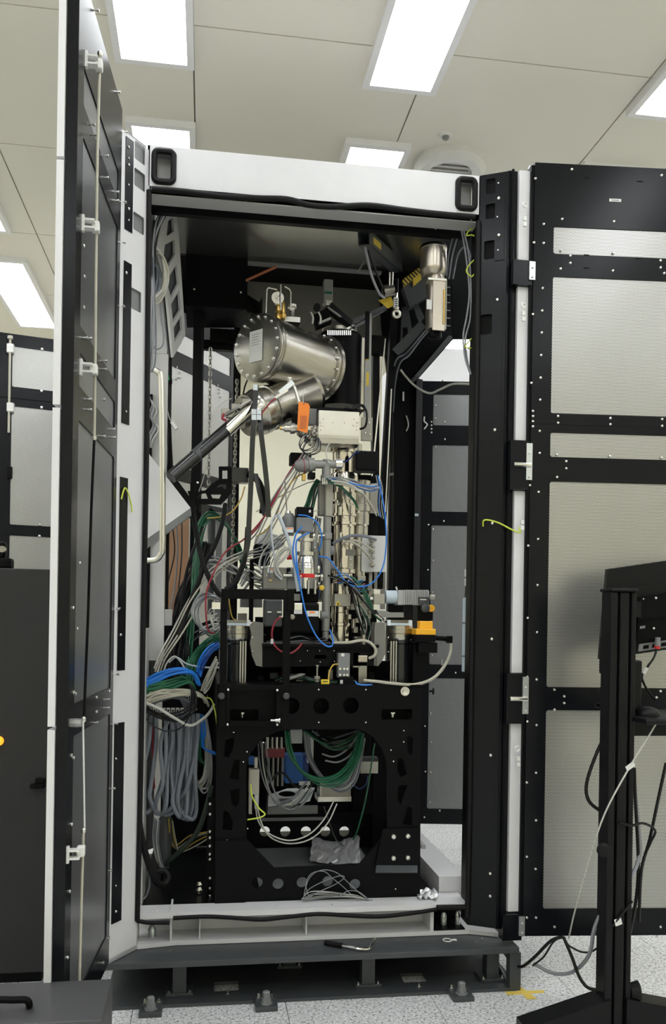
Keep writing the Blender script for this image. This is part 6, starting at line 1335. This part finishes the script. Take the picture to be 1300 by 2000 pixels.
cable('earth_lead', 'yellow green lead bowing beside the clamp block', [(397, 1362, .38), (412, 1366, .37), (420, 1390, .36), (424, 1420, .36)], 1.4, 'c_earth')
single('clamp_block', pbox(382, 1350, 404, 1392, .41, .04, .004), 'matt_black', 'black clamp block at the end of the lower clamp rail', 'clamp')
cable('zip_tie', 'translucent tie wrapped across the green fan to the stand edge', [(330, 1294, .42), (345, 1284, .41), (365, 1297, .40), (395, 1303, .38), (428, 1304, .37)], 1.7, 'clear_tube', cat='tie')
cable('white_cable', 'white cable knotted over the dark loom above the blue bundle', [(318, 1320, .4), (325, 1296, .4), (340, 1282, .4), (352, 1292, .4), (362, 1308, .4)], 1.8, 'c_light')

# ================================================================== CABLES, MACHINE
cable('clear_hose', 'translucent grey hose running from the actuators down past the chrome pump', [(544, 1006, .42), (556, 1035, .40), (566, 1065, .39), (574, 1095, .385), (578, 1130, .38), (582, 1155, .38)], 3.6, 'clear_tube', cat='hose')
cable('clear_hose', 'thin translucent hose bending beside the grey control box', [(546, 1003, .44), (532, 1015, .43), (530, 1045, .42), (536, 1090, .41), (540, 1120, .40), (550, 1132, .40)], 2.0, 'clear_tube', cat='hose')
bundle(4, 'white_cable', 'white cable looped and tied in front of the grey control box', [(540, 1125, .40), (538, 1105, .40), (545, 1080, .40), (560, 1070, .39), (562, 1078, .39), (550, 1092, .39), (540, 1104, .39), (548, 1126, .40)], [(2, 2), (3, 3), (4, 3), (4, 3), (4, 3), (4, 3), (3, 3), (3, 3)], 1.3, 'c_light', 'white looped cables', 42, .01)
cable('blue_tube', 'long blue air tube falling in front of the pump controller', [(590, 1028, .38), (577, 1045, .38), (572, 1080, .375), (578, 1110, .37), (587, 1150, .36), (598, 1200, .34), (616, 1240, .33), (634, 1260, .33), (647, 1262, .34), (650, 1250, .35), (644, 1230, .36)], 1.7, 'c_blue', cat='tube')
cable('blue_tube', 'second blue air tube beside the chrome pump', [(604, 1040, .38), (585, 1050, .38), (578, 1062, .38), (580, 1105, .37), (585, 1135, .365)], 1.6, 'c_blue', cat='tube')
cable('blue_tube', 'blue air tube ringing the square grey actuator', [(582, 1006, .39), (600, 1008, .38), (618, 1020, .38), (627, 1040, .39), (627, 1062, .4), (622, 1075, .42)], 1.5, 'c_blue', cat='tube')
cable('blue_tube', 'blue air tube swinging in a wide arc right of the column', [(622, 1087, .44), (640, 1090, .44), (658, 1112, .44), (676, 1138, .44), (700, 1146, .45), (727, 1138, .46), (747, 1108, .47), (754, 1060, .48), (752, 1010, .50), (744, 960, .52), (738, 930, .54)], 1.5, 'c_blue', cat='tube')
cable('blue_tube', 'dark blue lead from the black cover box to the column', [(700, 882, .48), (690, 888, .5), (678, 900, .52), (668, 902, .54)], 1.5, 'c_navy', cat='tube')
bundle(7, 'green_cable', 'thin green cable sweeping over the column head to the right', [(640, 938, .42), (656, 945, .42), (674, 958, .44), (688, 974, .48), (696, 988, .52)], [(3, 4), (4, 4), (5, 5), (4, 6), (3, 5)], 1.2, 'c_green', 'green cables over the column', 43, .02)
bundle(8, 'grey_cable', 'grey cable sweeping over the column head to the right bracket', [(640, 936, .42), (665, 938, .42), (692, 945, .44), (718, 952, .48), (738, 950, .52)], [(3, 3), (4, 4), (4, 6), (5, 6), (3, 5)], 1.4, ('c_grey', 'c_light', 'c_slate', 'c_blue'), 'grey cables over the column', 44, .02)
bundle(5, 'white_cable', 'pale cable bowing from the column head down to the right', [(650, 942, .41), (680, 948, .41), (708, 965, .43), (722, 985, .46), (733, 1003, .5)], [(3, 3), (3, 3), (4, 4), (4, 4), (2, 3)], 1.6, ('c_light', 'c_beige'), 'pale cables bowing right', 45, .02)
bundle(5, 'green_cable', 'dark green cable dropping behind the grey pump duct', [(622, 938, .56), (612, 960, .58), (605, 985, .58), (600, 1000, .56)], [(4, 2), (6, 3), (7, 3), (7, 3)], 2.0, ('c_green', 'c_darkgreen'), 'green cables behind the duct', 46, .02)
bundle(3, 'black_cable', 'black cable crossing the lower column towards the damper', [(642, 1126, .46), (665, 1132, .45), (690, 1150, .44), (715, 1180, .43), (738, 1204, .42), (752, 1213, .41)], [(2, 2), (2, 2), (4, 4), (5, 5), (4, 4), (3, 3)], 1.8, ('c_black', 'c_beige', 'c_black'), 'cables crossing the lower column', 47, .015)
bundle(6, 'green_cable', 'green cable falling down the right of the lower column', [(688, 1128, .50), (706, 1146, .49), (718, 1172, .48), (728, 1196, .46), (742, 1210, .44)], [(4, 3), (5, 4), (6, 5), (5, 5), (4, 4)], 1.2, 'c_green', 'green cables at the lower column', 48, .02)
bundle(5, 'black_cable', 'black and white lead twisting beside the lower column', [(680, 1140, .48), (690, 1160, .47), (698, 1190, .46), (704, 1215, .46), (712, 1235, .46)], [(4, 4), (5, 5), (4, 5), (4, 5), (5, 4)], 1.2, ('c_black', 'c_light'), 'leads at the lower column', 49, .02)
bundle(7, 'grey_cable', 'thin lead tangled round the middle of the column foot', [(655, 1135, .50), (676, 1128, .48), (690, 1138, .47), (700, 1150, .47), (712, 1140, .48)], [(4, 6), (6, 8), (6, 9), (6, 9), (4, 7)], .9, ('c_blue', 'c_green', 'c_light', 'c_black', 'c_red'), 'tangled thin leads', 50, .03)
bundle(5, 'thin_wire', 'thin dark wire looped under the steel drum by the orange tag', [(604, 850, .5), (592, 862, .48), (588, 876, .48), (600, 884, .48), (618, 876, .48), (622, 856, .5)], [(5, 5), (5, 5), (5, 5), (5, 5), (5, 5), (4, 5)], .9, ('c_black', 'c_slate'), 'wire loops by the tag', 51, .02, 'wire')
IV = T('inlet_valve', 'steel inlet valve with a brass tip left of the steel box', 'valve', W(590, 860, .55))
P0, P1 = W(550, 836, .55), W(600, 838, .55); MB().lathe(P0, P1 - P0, [(0, .01), (.012, .01), (.012, .018), (.04, .018), (.04, .026), (.06, .026), (.06, .02), ((P1 - P0).length, .02)], 18).build('body', 'satin', IV, True)
MB().cyl(W(546, 836, .55), W(551, 836, .55), .009, n=10).build('brass_tip', 'brass', IV)
pbox(571, 808, 583, 836, .56, .04).build('black_box', 'black', IV); pbox(604, 798, 618, 828, .57, .05).build('grey_box', 'mid_grey', IV)
for k_, (u, v) in enumerate(((594, 850), (604, 856), (598, 862), (610, 846), (588, 852), (614, 858), (606, 870))): MB().lathe(W(u, v, .52 + .01 * (k_ % 3)), (-.3 + .2 * (k_ % 4), -.5, .8 - .3 * (k_ % 3)), [(0, .012), (.014, .012), (.014, .017), (.022, .017), (.022, .009), (.04, .009)], 12).build('fitting', ('satin', 'steel', 'steel_dark')[k_ % 3], IV, True)
cable('thin_wire', 'white wire hanging from the steel box to the grey tee', [(645, 864, .5), (638, 875, .47), (637, 890, .44), (643, 905, .43)], 1.0, 'c_light', cat='wire')
bundle(4, 'grey_cable', 'grey cable hanging from the top right corner inside the opening', [(897, 437, .26), (890, 465, .27), (882, 500, .3), (876, 545, .34)], [(2, 1), (5, 2), (6, 3), (4, 4)], 2.0, ('c_slate', 'c_black'), 'top right corner cables', 52, .01)
bundle(2, 'grey_cable', 'pale grey cable running down along the right jamb', [(900, 438, .25), (912, 500, .24), (918, 570, .23), (915, 620, .23), (906, 660, .24), (910, 700, .23), (918, 730, .22)], [(2, 1), (3, 2), (2, 2), (3, 3), (2, 3), (2, 2), (1, 2)], 1.8, 'c_grey', 'right jamb cables', 53, .01)
cable('grey_cable', 'slate cable arched at the top of the right jamb', [(884, 545, .33), (893, 500, .3), (905, 483, .27), (916, 492, .25), (921, 530, .24)], 1.7, 'c_slate')
cable('earth_lead', 'yellow green earth lead curled at the top right corner', [(925, 444, .2), (914, 452, .2), (911, 460, .2), (920, 459, .2), (926, 461, .2)], 1.4, 'c_earth')
cable('earth_lead', 'yellow green earth lead curled on the right jamb below the corner', [(925, 508, .2), (914, 520, .2), (911, 531, .2), (920, 540, .2), (925, 536, .2)], 1.4, 'c_earth')
cable('earth_lead', 'pale green earth lead beside the white gap at the right jamb', [(926, 656, .22), (914, 668, .22), (908, 678, .22), (920, 680, .22)], 1.4, 'c_earth')
cable('white_cable', 'white cable sagging from the black gusset across to the right jamb', [(782, 722, 1.0), (792, 735, 1.0), (812, 755, .9), (838, 768, .8), (860, 760, .7), (884, 750, .6), (916, 750, .4)], 2.1, 'c_light')
bundle(4, 'black_cable', 'black cable tied along the slanting strut of the gusset', [(850, 625, .85), (820, 660, .85), (795, 690, .86), (776, 705, .88), (768, 745, 1.0), (764, 800, 1.2)], [(3, 3), (3, 3), (4, 4), (4, 4), (4, 4), (3, 3)], 1.6, ('c_black', 'c_slate'), 'strut cables', 54, .02)
bundle(3, 'black_cable', 'black cable tied down the edge of the black rear post', [(764, 800, 1.3), (765, 900, 1.35), (764, 1000, 1.38), (762, 1150, 1.38)], [(2, 2), (2, 2), (3, 2), (3, 2)], 1.5, 'c_black', 'rear post cables', 55, .01)
cable('steel_pipe', 'bent steel pipe with a black fitting beside the black rear post', [(768, 926, .9), (757, 928, .9), (750, 938, .9), (748, 960, .9), (748, 1040, .9), (748, 1150, .9)], 3.0, 'steel_dark', cat='pipe')
single('pipe_fitting', pbox(741, 946, 754, 958, .88, .04, .003), 'black', 'black fitting on the bent steel pipe', 'fitting')
single('tag_strip', pbox(786, 765, 789, 783, 1.44, .004), 'label', 'thin white tag on the black rear post', 'tag')
cable('earth_lead', 'white lead with connectors on the black rear post', [(793, 812, 1.44), (796, 822, 1.43), (797, 832, 1.43), (793, 842, 1.44)], 1.4, 'c_light')
single('blue_led', pbox(810, 1003, 817, 1008, 1.395, .004), 'ice_blue', 'tiny pale blue indicator on the black rear post edge', 'indicator')

# ================================================================== IN THE ARCH OF THE STAND
bundle(8, 'green_cable', 'green cable hanging in a deep loop in the arch of the stand', [(560, 1428, .45), (566, 1468, .43), (585, 1503, .42), (615, 1523, .41), (648, 1524, .41), (675, 1508, .42), (696, 1475, .43), (706, 1432, .45)], [(4, 1), (5, 3), (6, 6), (5, 8), (5, 8), (5, 7), (6, 4), (5, 2)], 1.8, 'c_green', 'deep green loops', 56, .02)
bundle(6, 'green_cable', 'green cable hanging in a shallow loop high in the arch', [(600, 1428, .55), (625, 1450, .52), (650, 1458, .5), (680, 1452, .5), (704, 1430, .52)], [(5, 1), (5, 5), (5, 7), (5, 6), (4, 2)], 1.6, ('c_green', 'c_darkgreen'), 'shallow green loops', 57, .03)
bundle(5, 'grey_cable', 'grey cable looping behind the green loops in the arch', [(598, 1430, .58), (604, 1480, .56), (628, 1520, .5), (660, 1540, .46), (690, 1515, .46), (708, 1440, .48)], [(5, 1), (6, 4), (8, 7), (8, 8), (6, 6), (4, 2)], 2.1, ('c_slate', 'c_grey'), 'grey loops in the arch', 58, .03)
bundle(5, 'black_cable', 'dark cable hanging in the upper arch behind the loops', [(612, 1428, .6), (640, 1445, .58), (670, 1442, .58), (700, 1428, .6)], [(8, 1), (10, 6), (8, 6), (4, 2)], 1.8, ('c_black', 'c_slate'), 'dark cables in the arch', 59, .03)
bundle(2, 'grey_cable', 'pale grey cable bowing in the middle of the arch', [(632, 1478, .5), (655, 1484, .48), (680, 1468, .48), (700, 1440, .5)], [(3, 6), (4, 6), (4, 5), (3, 2)], 1.8, 'c_grey', 'pale grey bows', 60, .02)
bundle(6, 'grey_cable', 'thin grey cable tangled at the left of the arch', [(512, 1448, .6), (518, 1500, .58), (530, 1545, .55), (552, 1575, .52), (580, 1565, .52), (605, 1535, .54)], [(8, 3), (10, 8), (12, 10), (12, 8), (12, 8), (8, 8)], 1.4, ('c_grey', 'c_slate', 'c_light', 'c_darkgreen'), 'tangle at the arch left', 61, .04)
bundle(2, 'white_cable', 'pale cable looping low across the arch', [(500, 1575, .34), (508, 1608, .33), (528, 1632, .33), (565, 1644, .33), (605, 1635, .35), (635, 1605, .38), (655, 1568, .42)], [(2, 2), (3, 3), (3, 4), (3, 4), (3, 4), (4, 3), (3, 3)], 1.4, 'c_light', 'low pale loops', 62, .01)
cable('earth_lead', 'yellow green earth lead looping out of the pale module', [(489, 1532, .33), (492, 1555, .32), (505, 1578, .31), (517, 1590, .31), (506, 1597, .3), (483, 1601, .3)], 1.6, 'c_earth')
cable('green_cable', 'single green cable hanging straight at the right of the arch', [(731, 1452, .5), (724, 1500, .5), (714, 1560, .5), (700, 1615, .52), (690, 1640, .56)], 1.7, 'c_green')
cable('green_cable', 'thin dark green cable dropping onto the foil', [(632, 1575, .6), (644, 1610, .6), (656, 1640, .6), (670, 1652, .62)], 1.2, 'c_darkgreen')
cable('black_cable', 'black cable bowing over the white sheets in the arch', [(520, 1590, .6), (524, 1540, .6), (540, 1512, .6), (556, 1512, .6), (575, 1535, .6), (600, 1538, .6), (622, 1520, .6)], 2.2, 'c_black')
cable('blue_cable', 'blue lead drooping from the small grey box in the arch', [(718, 1515, .9), (714, 1532, .9), (702, 1541, .9), (690, 1534, .9)], 1.2, 'c_navy')
PM = T('power_module', 'pale upright module at the left inside the arch', 'module', W(495, 1592, .36)); pbox(486, 1503, 506, 1552, .36, .05, .002).build('body', 'cream_metal', PM); pbox(486, 1552, 492, 1590, .36, .05).build('lower_leg', 'cream_metal', PM); pbox(497, 1552, 505, 1580, .36, .05).build('lower_block', 'light_grey', PM); pbox(497, 1480, 503, 1500, .37, .03).build('connector', 'cream_metal', PM); pbox(486, 1478, 496, 1494, .42, .03).build('blue_port', 'blue_box', PM)
BL = T('blue_case', 'plain blue case standing behind the cables in the arch', 'case', W(580, 1535, 1.0)); pbox(557, 1475, 592, 1530, 1.0, .1, .003).build('body', 'blue_box', BL); pbox(592, 1475, 602, 1530, 1.0, .1, .002).build('side_strip', 'c_navy', BL)
GB = T('grey_box', 'grey metal box with a rim hanging under the green loops', 'box', W(655, 1566, .7)); pbox(624, 1524, 685, 1562, .7, .1, .002).build('body', 'steel_dark', GB); pbox(620, 1556, 686, 1566, .69, .12, .002).build('rim', 'satin', GB); pbox(628, 1532, 680, 1556, .698, .003).build('front_sheet', 'cream_metal', GB)
SG = T('small_grey_box', 'small light grey box at the right inside the arch', 'box', W(720, 1512, .95)); pbox(704, 1488, 738, 1511, .95, .06, .002).build('body', 'satin', SG); pbox(704, 1480, 738, 1488, .96, .06).build('top', 'slate', SG)
WS = T('white_sheet', 'white sheet with a round hole lying in the arch', 'sheet', W(570, 1570, .9))
zs = W(570, 1560, .9).z
plate('sheet', [(WZ(u, v, zs).x, WZ(u, v, zs).y) for u, v in ((520, 1574), (545, 1571), (568, 1572), (605, 1563), (614, 1538), (560, 1540), (525, 1552))], [[(WZ(560 + 17 * math.cos(a_), 1550 + 6 * math.sin(a_), zs).x, WZ(560 + 17 * math.cos(a_), 1550 + 6 * math.sin(a_), zs).y) for a_ in [i * math.pi / 8 for i in range(16)]]], .004, (0, 0, zs), (1, 0, 0), (0, 1, 0), 'label', WS)
pbox(520, 1574, 620, 1590, .78, .01).build('front_edge', 'mid_grey', WS); pbox(545, 1560, 570, 1578, .80, .01).build('dark_insert', 'slate', WS)
RB = T('rear_crossbar', 'black crossbar with a grey lip behind the arch', 'crossbar', W(560, 1605, 1.0)); pbox(485, 1580, 640, 1600, 1.0, .05).build('bar', 'black', RB); pbox(510, 1597, 635, 1603, .99, .04).build('lip', 'mid_grey', RB)
VT = T('valve_terminal', 'dark red and steel valve terminal at the upper left of the arch', 'terminal', W(535, 1500, .9)); pbox(518, 1462, 556, 1480, .9, .05, .002).build('red_block', 'c_red', VT)
for k_ in range(4): pcyl(522 + 9 * k_, 1440, 1462, 3, .9, 10).build('solenoid', ('satin', 'steel_dark')[k_ % 2], VT, True); pcyl(524 + 9 * k_, 1480, 1535, 2.4, .9, 10).build('tube_stub', ('c_grey', 'cream_metal', 'steel_dark')[k_ % 3], VT, True)
pbox(567, 1426, 590, 1452, .9, .04).build('white_block', 'label', VT); pbox(600, 1440, 612, 1490, .9, .03).build('white_rail', 'label', VT)
pbox(584, 1527, 606, 1534, .62, .02, .002).build('white_connector', 'label', VT)
# crumpled foil on the tray
fm = MB(); rr_ = random.Random(5); NU, NV = 16, 9; f0 = .345
vs = []; z0 = f0
A0, B0, C0, D0 = WZ(606, 1686, z0), WZ(706, 1690, z0), WZ(700, 1645, z0), WZ(608, 1648, z0)
for j in range(NV):
    for i in range(NU):
        s_, t_ = i / (NU - 1), j / (NV - 1)
        p_ = (A0 * (1 - s_) + B0 * s_) * (1 - t_) + (D0 * (1 - s_) + C0 * s_) * t_
        vs.append(p_ + Vector((rr_.uniform(-.006, .006), rr_.uniform(-.01, .01), rr_.uniform(0, .011) + .07 * abs(s_ - .5) * (t_))))
fs = [(j * NU + i, j * NU + i + 1, (j + 1) * NU + i + 1, (j + 1) * NU + i) for j in range(NV - 1) for i in range(NU - 1)]
single('foil_sheet', fm.add(vs, fs), 'foil', 'crumpled silver foil lying on the tray in the arch', 'foil')
fm = MB(); vs = []
for j in range(5):
    for i in range(8): vs.append(WZ(815 + 5.5 * i, 1757 - 4 * j, .338) + Vector((rr_.uniform(-.004, .004), rr_.uniform(-.006, .006), rr_.uniform(0, .02))))
single('foil_scrap', fm.add(vs, [(j * 8 + i, j * 8 + i + 1, (j + 1) * 8 + i + 1, (j + 1) * 8 + i) for j in range(4) for i in range(7)]), 'foil', 'small crumpled foil scrap on the white sill', 'foil')
for lab, pts in (('thin grey cable rising in the widest loop of the coil under the arch', ((592, 1757), (598, 1728), (610, 1708), (632, 1699), (658, 1705), (682, 1726), (704, 1746), (719, 1757))),
                 ('thin grey cable in a leaning loop inside the widest coil loop', ((590, 1758), (602, 1738), (630, 1722), (662, 1711), (672, 1714), (655, 1727), (622, 1742), (606, 1752))),
                 ('thin grey cable in the narrow upright loop of the coil', ((604, 1754), (597, 1728), (608, 1706), (632, 1702), (650, 1716), (672, 1734), (690, 1752))),
                 ('thin grey cable in the low right loop of the coil', ((660, 1752), (680, 1740), (700, 1742), (714, 1752), (720, 1758)))):
    cable('grey_cable', lab, [(u, v, .205 + .012 * (k_ % 3)) for k_, (u, v) in enumerate(pts)], .8, 'c_grey')
bundle(9, 'grey_cable', 'thin grey cable lying flat in the loose coil on the sill', [(592, 1757, .22), (620, 1748, .22), (655, 1746, .22), (690, 1750, .22), (716, 1757, .22)], [(4, 1), (16, 5), (16, 6), (16, 5), (10, 1)], .7, ('c_grey', 'c_light'), 'flat coil on the sill', 64, .02)
# ================================================================== more small leads and fittings on the machine
bundle(6, 'grey_cable', 'thin pale lead drooping from the round actuator to the control box', [(556, 1046, .45), (540, 1060, .45), (522, 1085, .45), (516, 1108, .44), (520, 1126, .43)], [(6, 3), (8, 5), (10, 6), (10, 6), (8, 5)], 1.1, ('c_light', 'c_grey', 'c_slate'), 'leads at the control box', 70, .03)
bundle(5, 'grey_cable', 'thin grey lead running from the strap foot to the control box', [(470, 1090, .56), (492, 1082, .54), (515, 1076, .52), (540, 1064, .5), (552, 1056, .48)], [(4, 5), (6, 6), (6, 6), (6, 6), (4, 5)], 1.2, ('c_grey', 'c_light', 'c_slate'), 'leads from the strap foot', 71, .03)
bundle(5, 'black_cable', 'thin black lead behind the grey pump pipe', [(622, 1010, .52), (616, 1050, .54), (622, 1090, .54), (628, 1130, .54), (622, 1170, .52)], [(4, 3), (6, 4), (6, 4), (6, 4), (4, 4)], 1.2, ('c_black', 'c_slate', 'c_navy'), 'leads behind the pump pipe', 72, .03)
bundle(5, 'black_cable', 'thin black lead lying behind the yellow tag on the stand top', [(540, 1330, .40), (575, 1322, .38), (610, 1328, .38), (650, 1332, .36), (690, 1328, .36)], [(6, 4), (8, 6), (8, 5), (8, 4), (6, 4)], 1.1, ('c_black', 'c_slate', 'c_green', 'c_grey'), 'leads on the stand top', 73, .03)
bundle(4, 'black_cable', 'black lead lying along the flange of the bridge beam', [(560, 1250, .40), (590, 1246, .40), (615, 1252, .40), (640, 1250, .40)], [(4, 4), (6, 5), (6, 5), (4, 4)], 1.3, ('c_black', 'c_slate'), 'leads on the bridge beam', 74, .02)
bundle(5, 'green_cable', 'thin green lead hanging behind the damper guard plate', [(700, 1180, .50), (712, 1200, .48), (718, 1225, .48), (712, 1250, .48)], [(6, 4), (6, 5), (6, 5), (6, 4)], 1.0, ('c_green', 'c_light', 'c_black'), 'leads at the guard plate', 75, .03)
bundle(4, 'blue_tube', 'thin blue tube dropping beside the right column bracket', [(738, 930, .6), (742, 955, .6), (740, 985, .6), (744, 1010, .6)], [(4, 3), (4, 3), (4, 3), (4, 3)], .9, ('c_light', 'c_blue', 'c_grey'), 'thin tubes at the bracket', 76, .02, 'tube')
SF = T('sensor_cluster', 'steel sensor cluster between the chrome pump and the grey pipe', 'sensor', W(618, 1140, .45))
for k_, (u, v, hw, h, m_) in enumerate(((612, 1048, 4, 12, 'satin'), (620, 1052, 3, 16, 'chrome'), (627, 1046, 4, 10, 'steel'), (614, 1072, 4, 10, 'steel_dark'), (622, 1112, 3, 14, 'satin'), (616, 1126, 4, 9, 'chrome'), (628, 1128, 3, 12, 'satin'), (622, 1142, 3.5, 10, 'steel'))):
    plathe(u, [(v - h / 2, hw * .6), (v - h / 2 + 2, hw), (v, hw), (v + 1, hw * .7), (v + h / 2, hw * .7)], .43 + .02 * (k_ % 3), 12).build('fitting', m_, SF, True)
pcyl2((604, 1128, .44), (630, 1124, .44), 2.5).build('cross_tube', 'satin', SF, True)
pcyl2((600, 1048, .46), (634, 1046, .46), 3).build('cross_tube', 'steel', SF, True)
c = W(628, 1148, .43); MB().lathe(c, (0, -1, 0), [(0, .012), (.006, .012), (.008, .008)], 16).build('yellow_dial', 'hazard_yellow', SF, True)
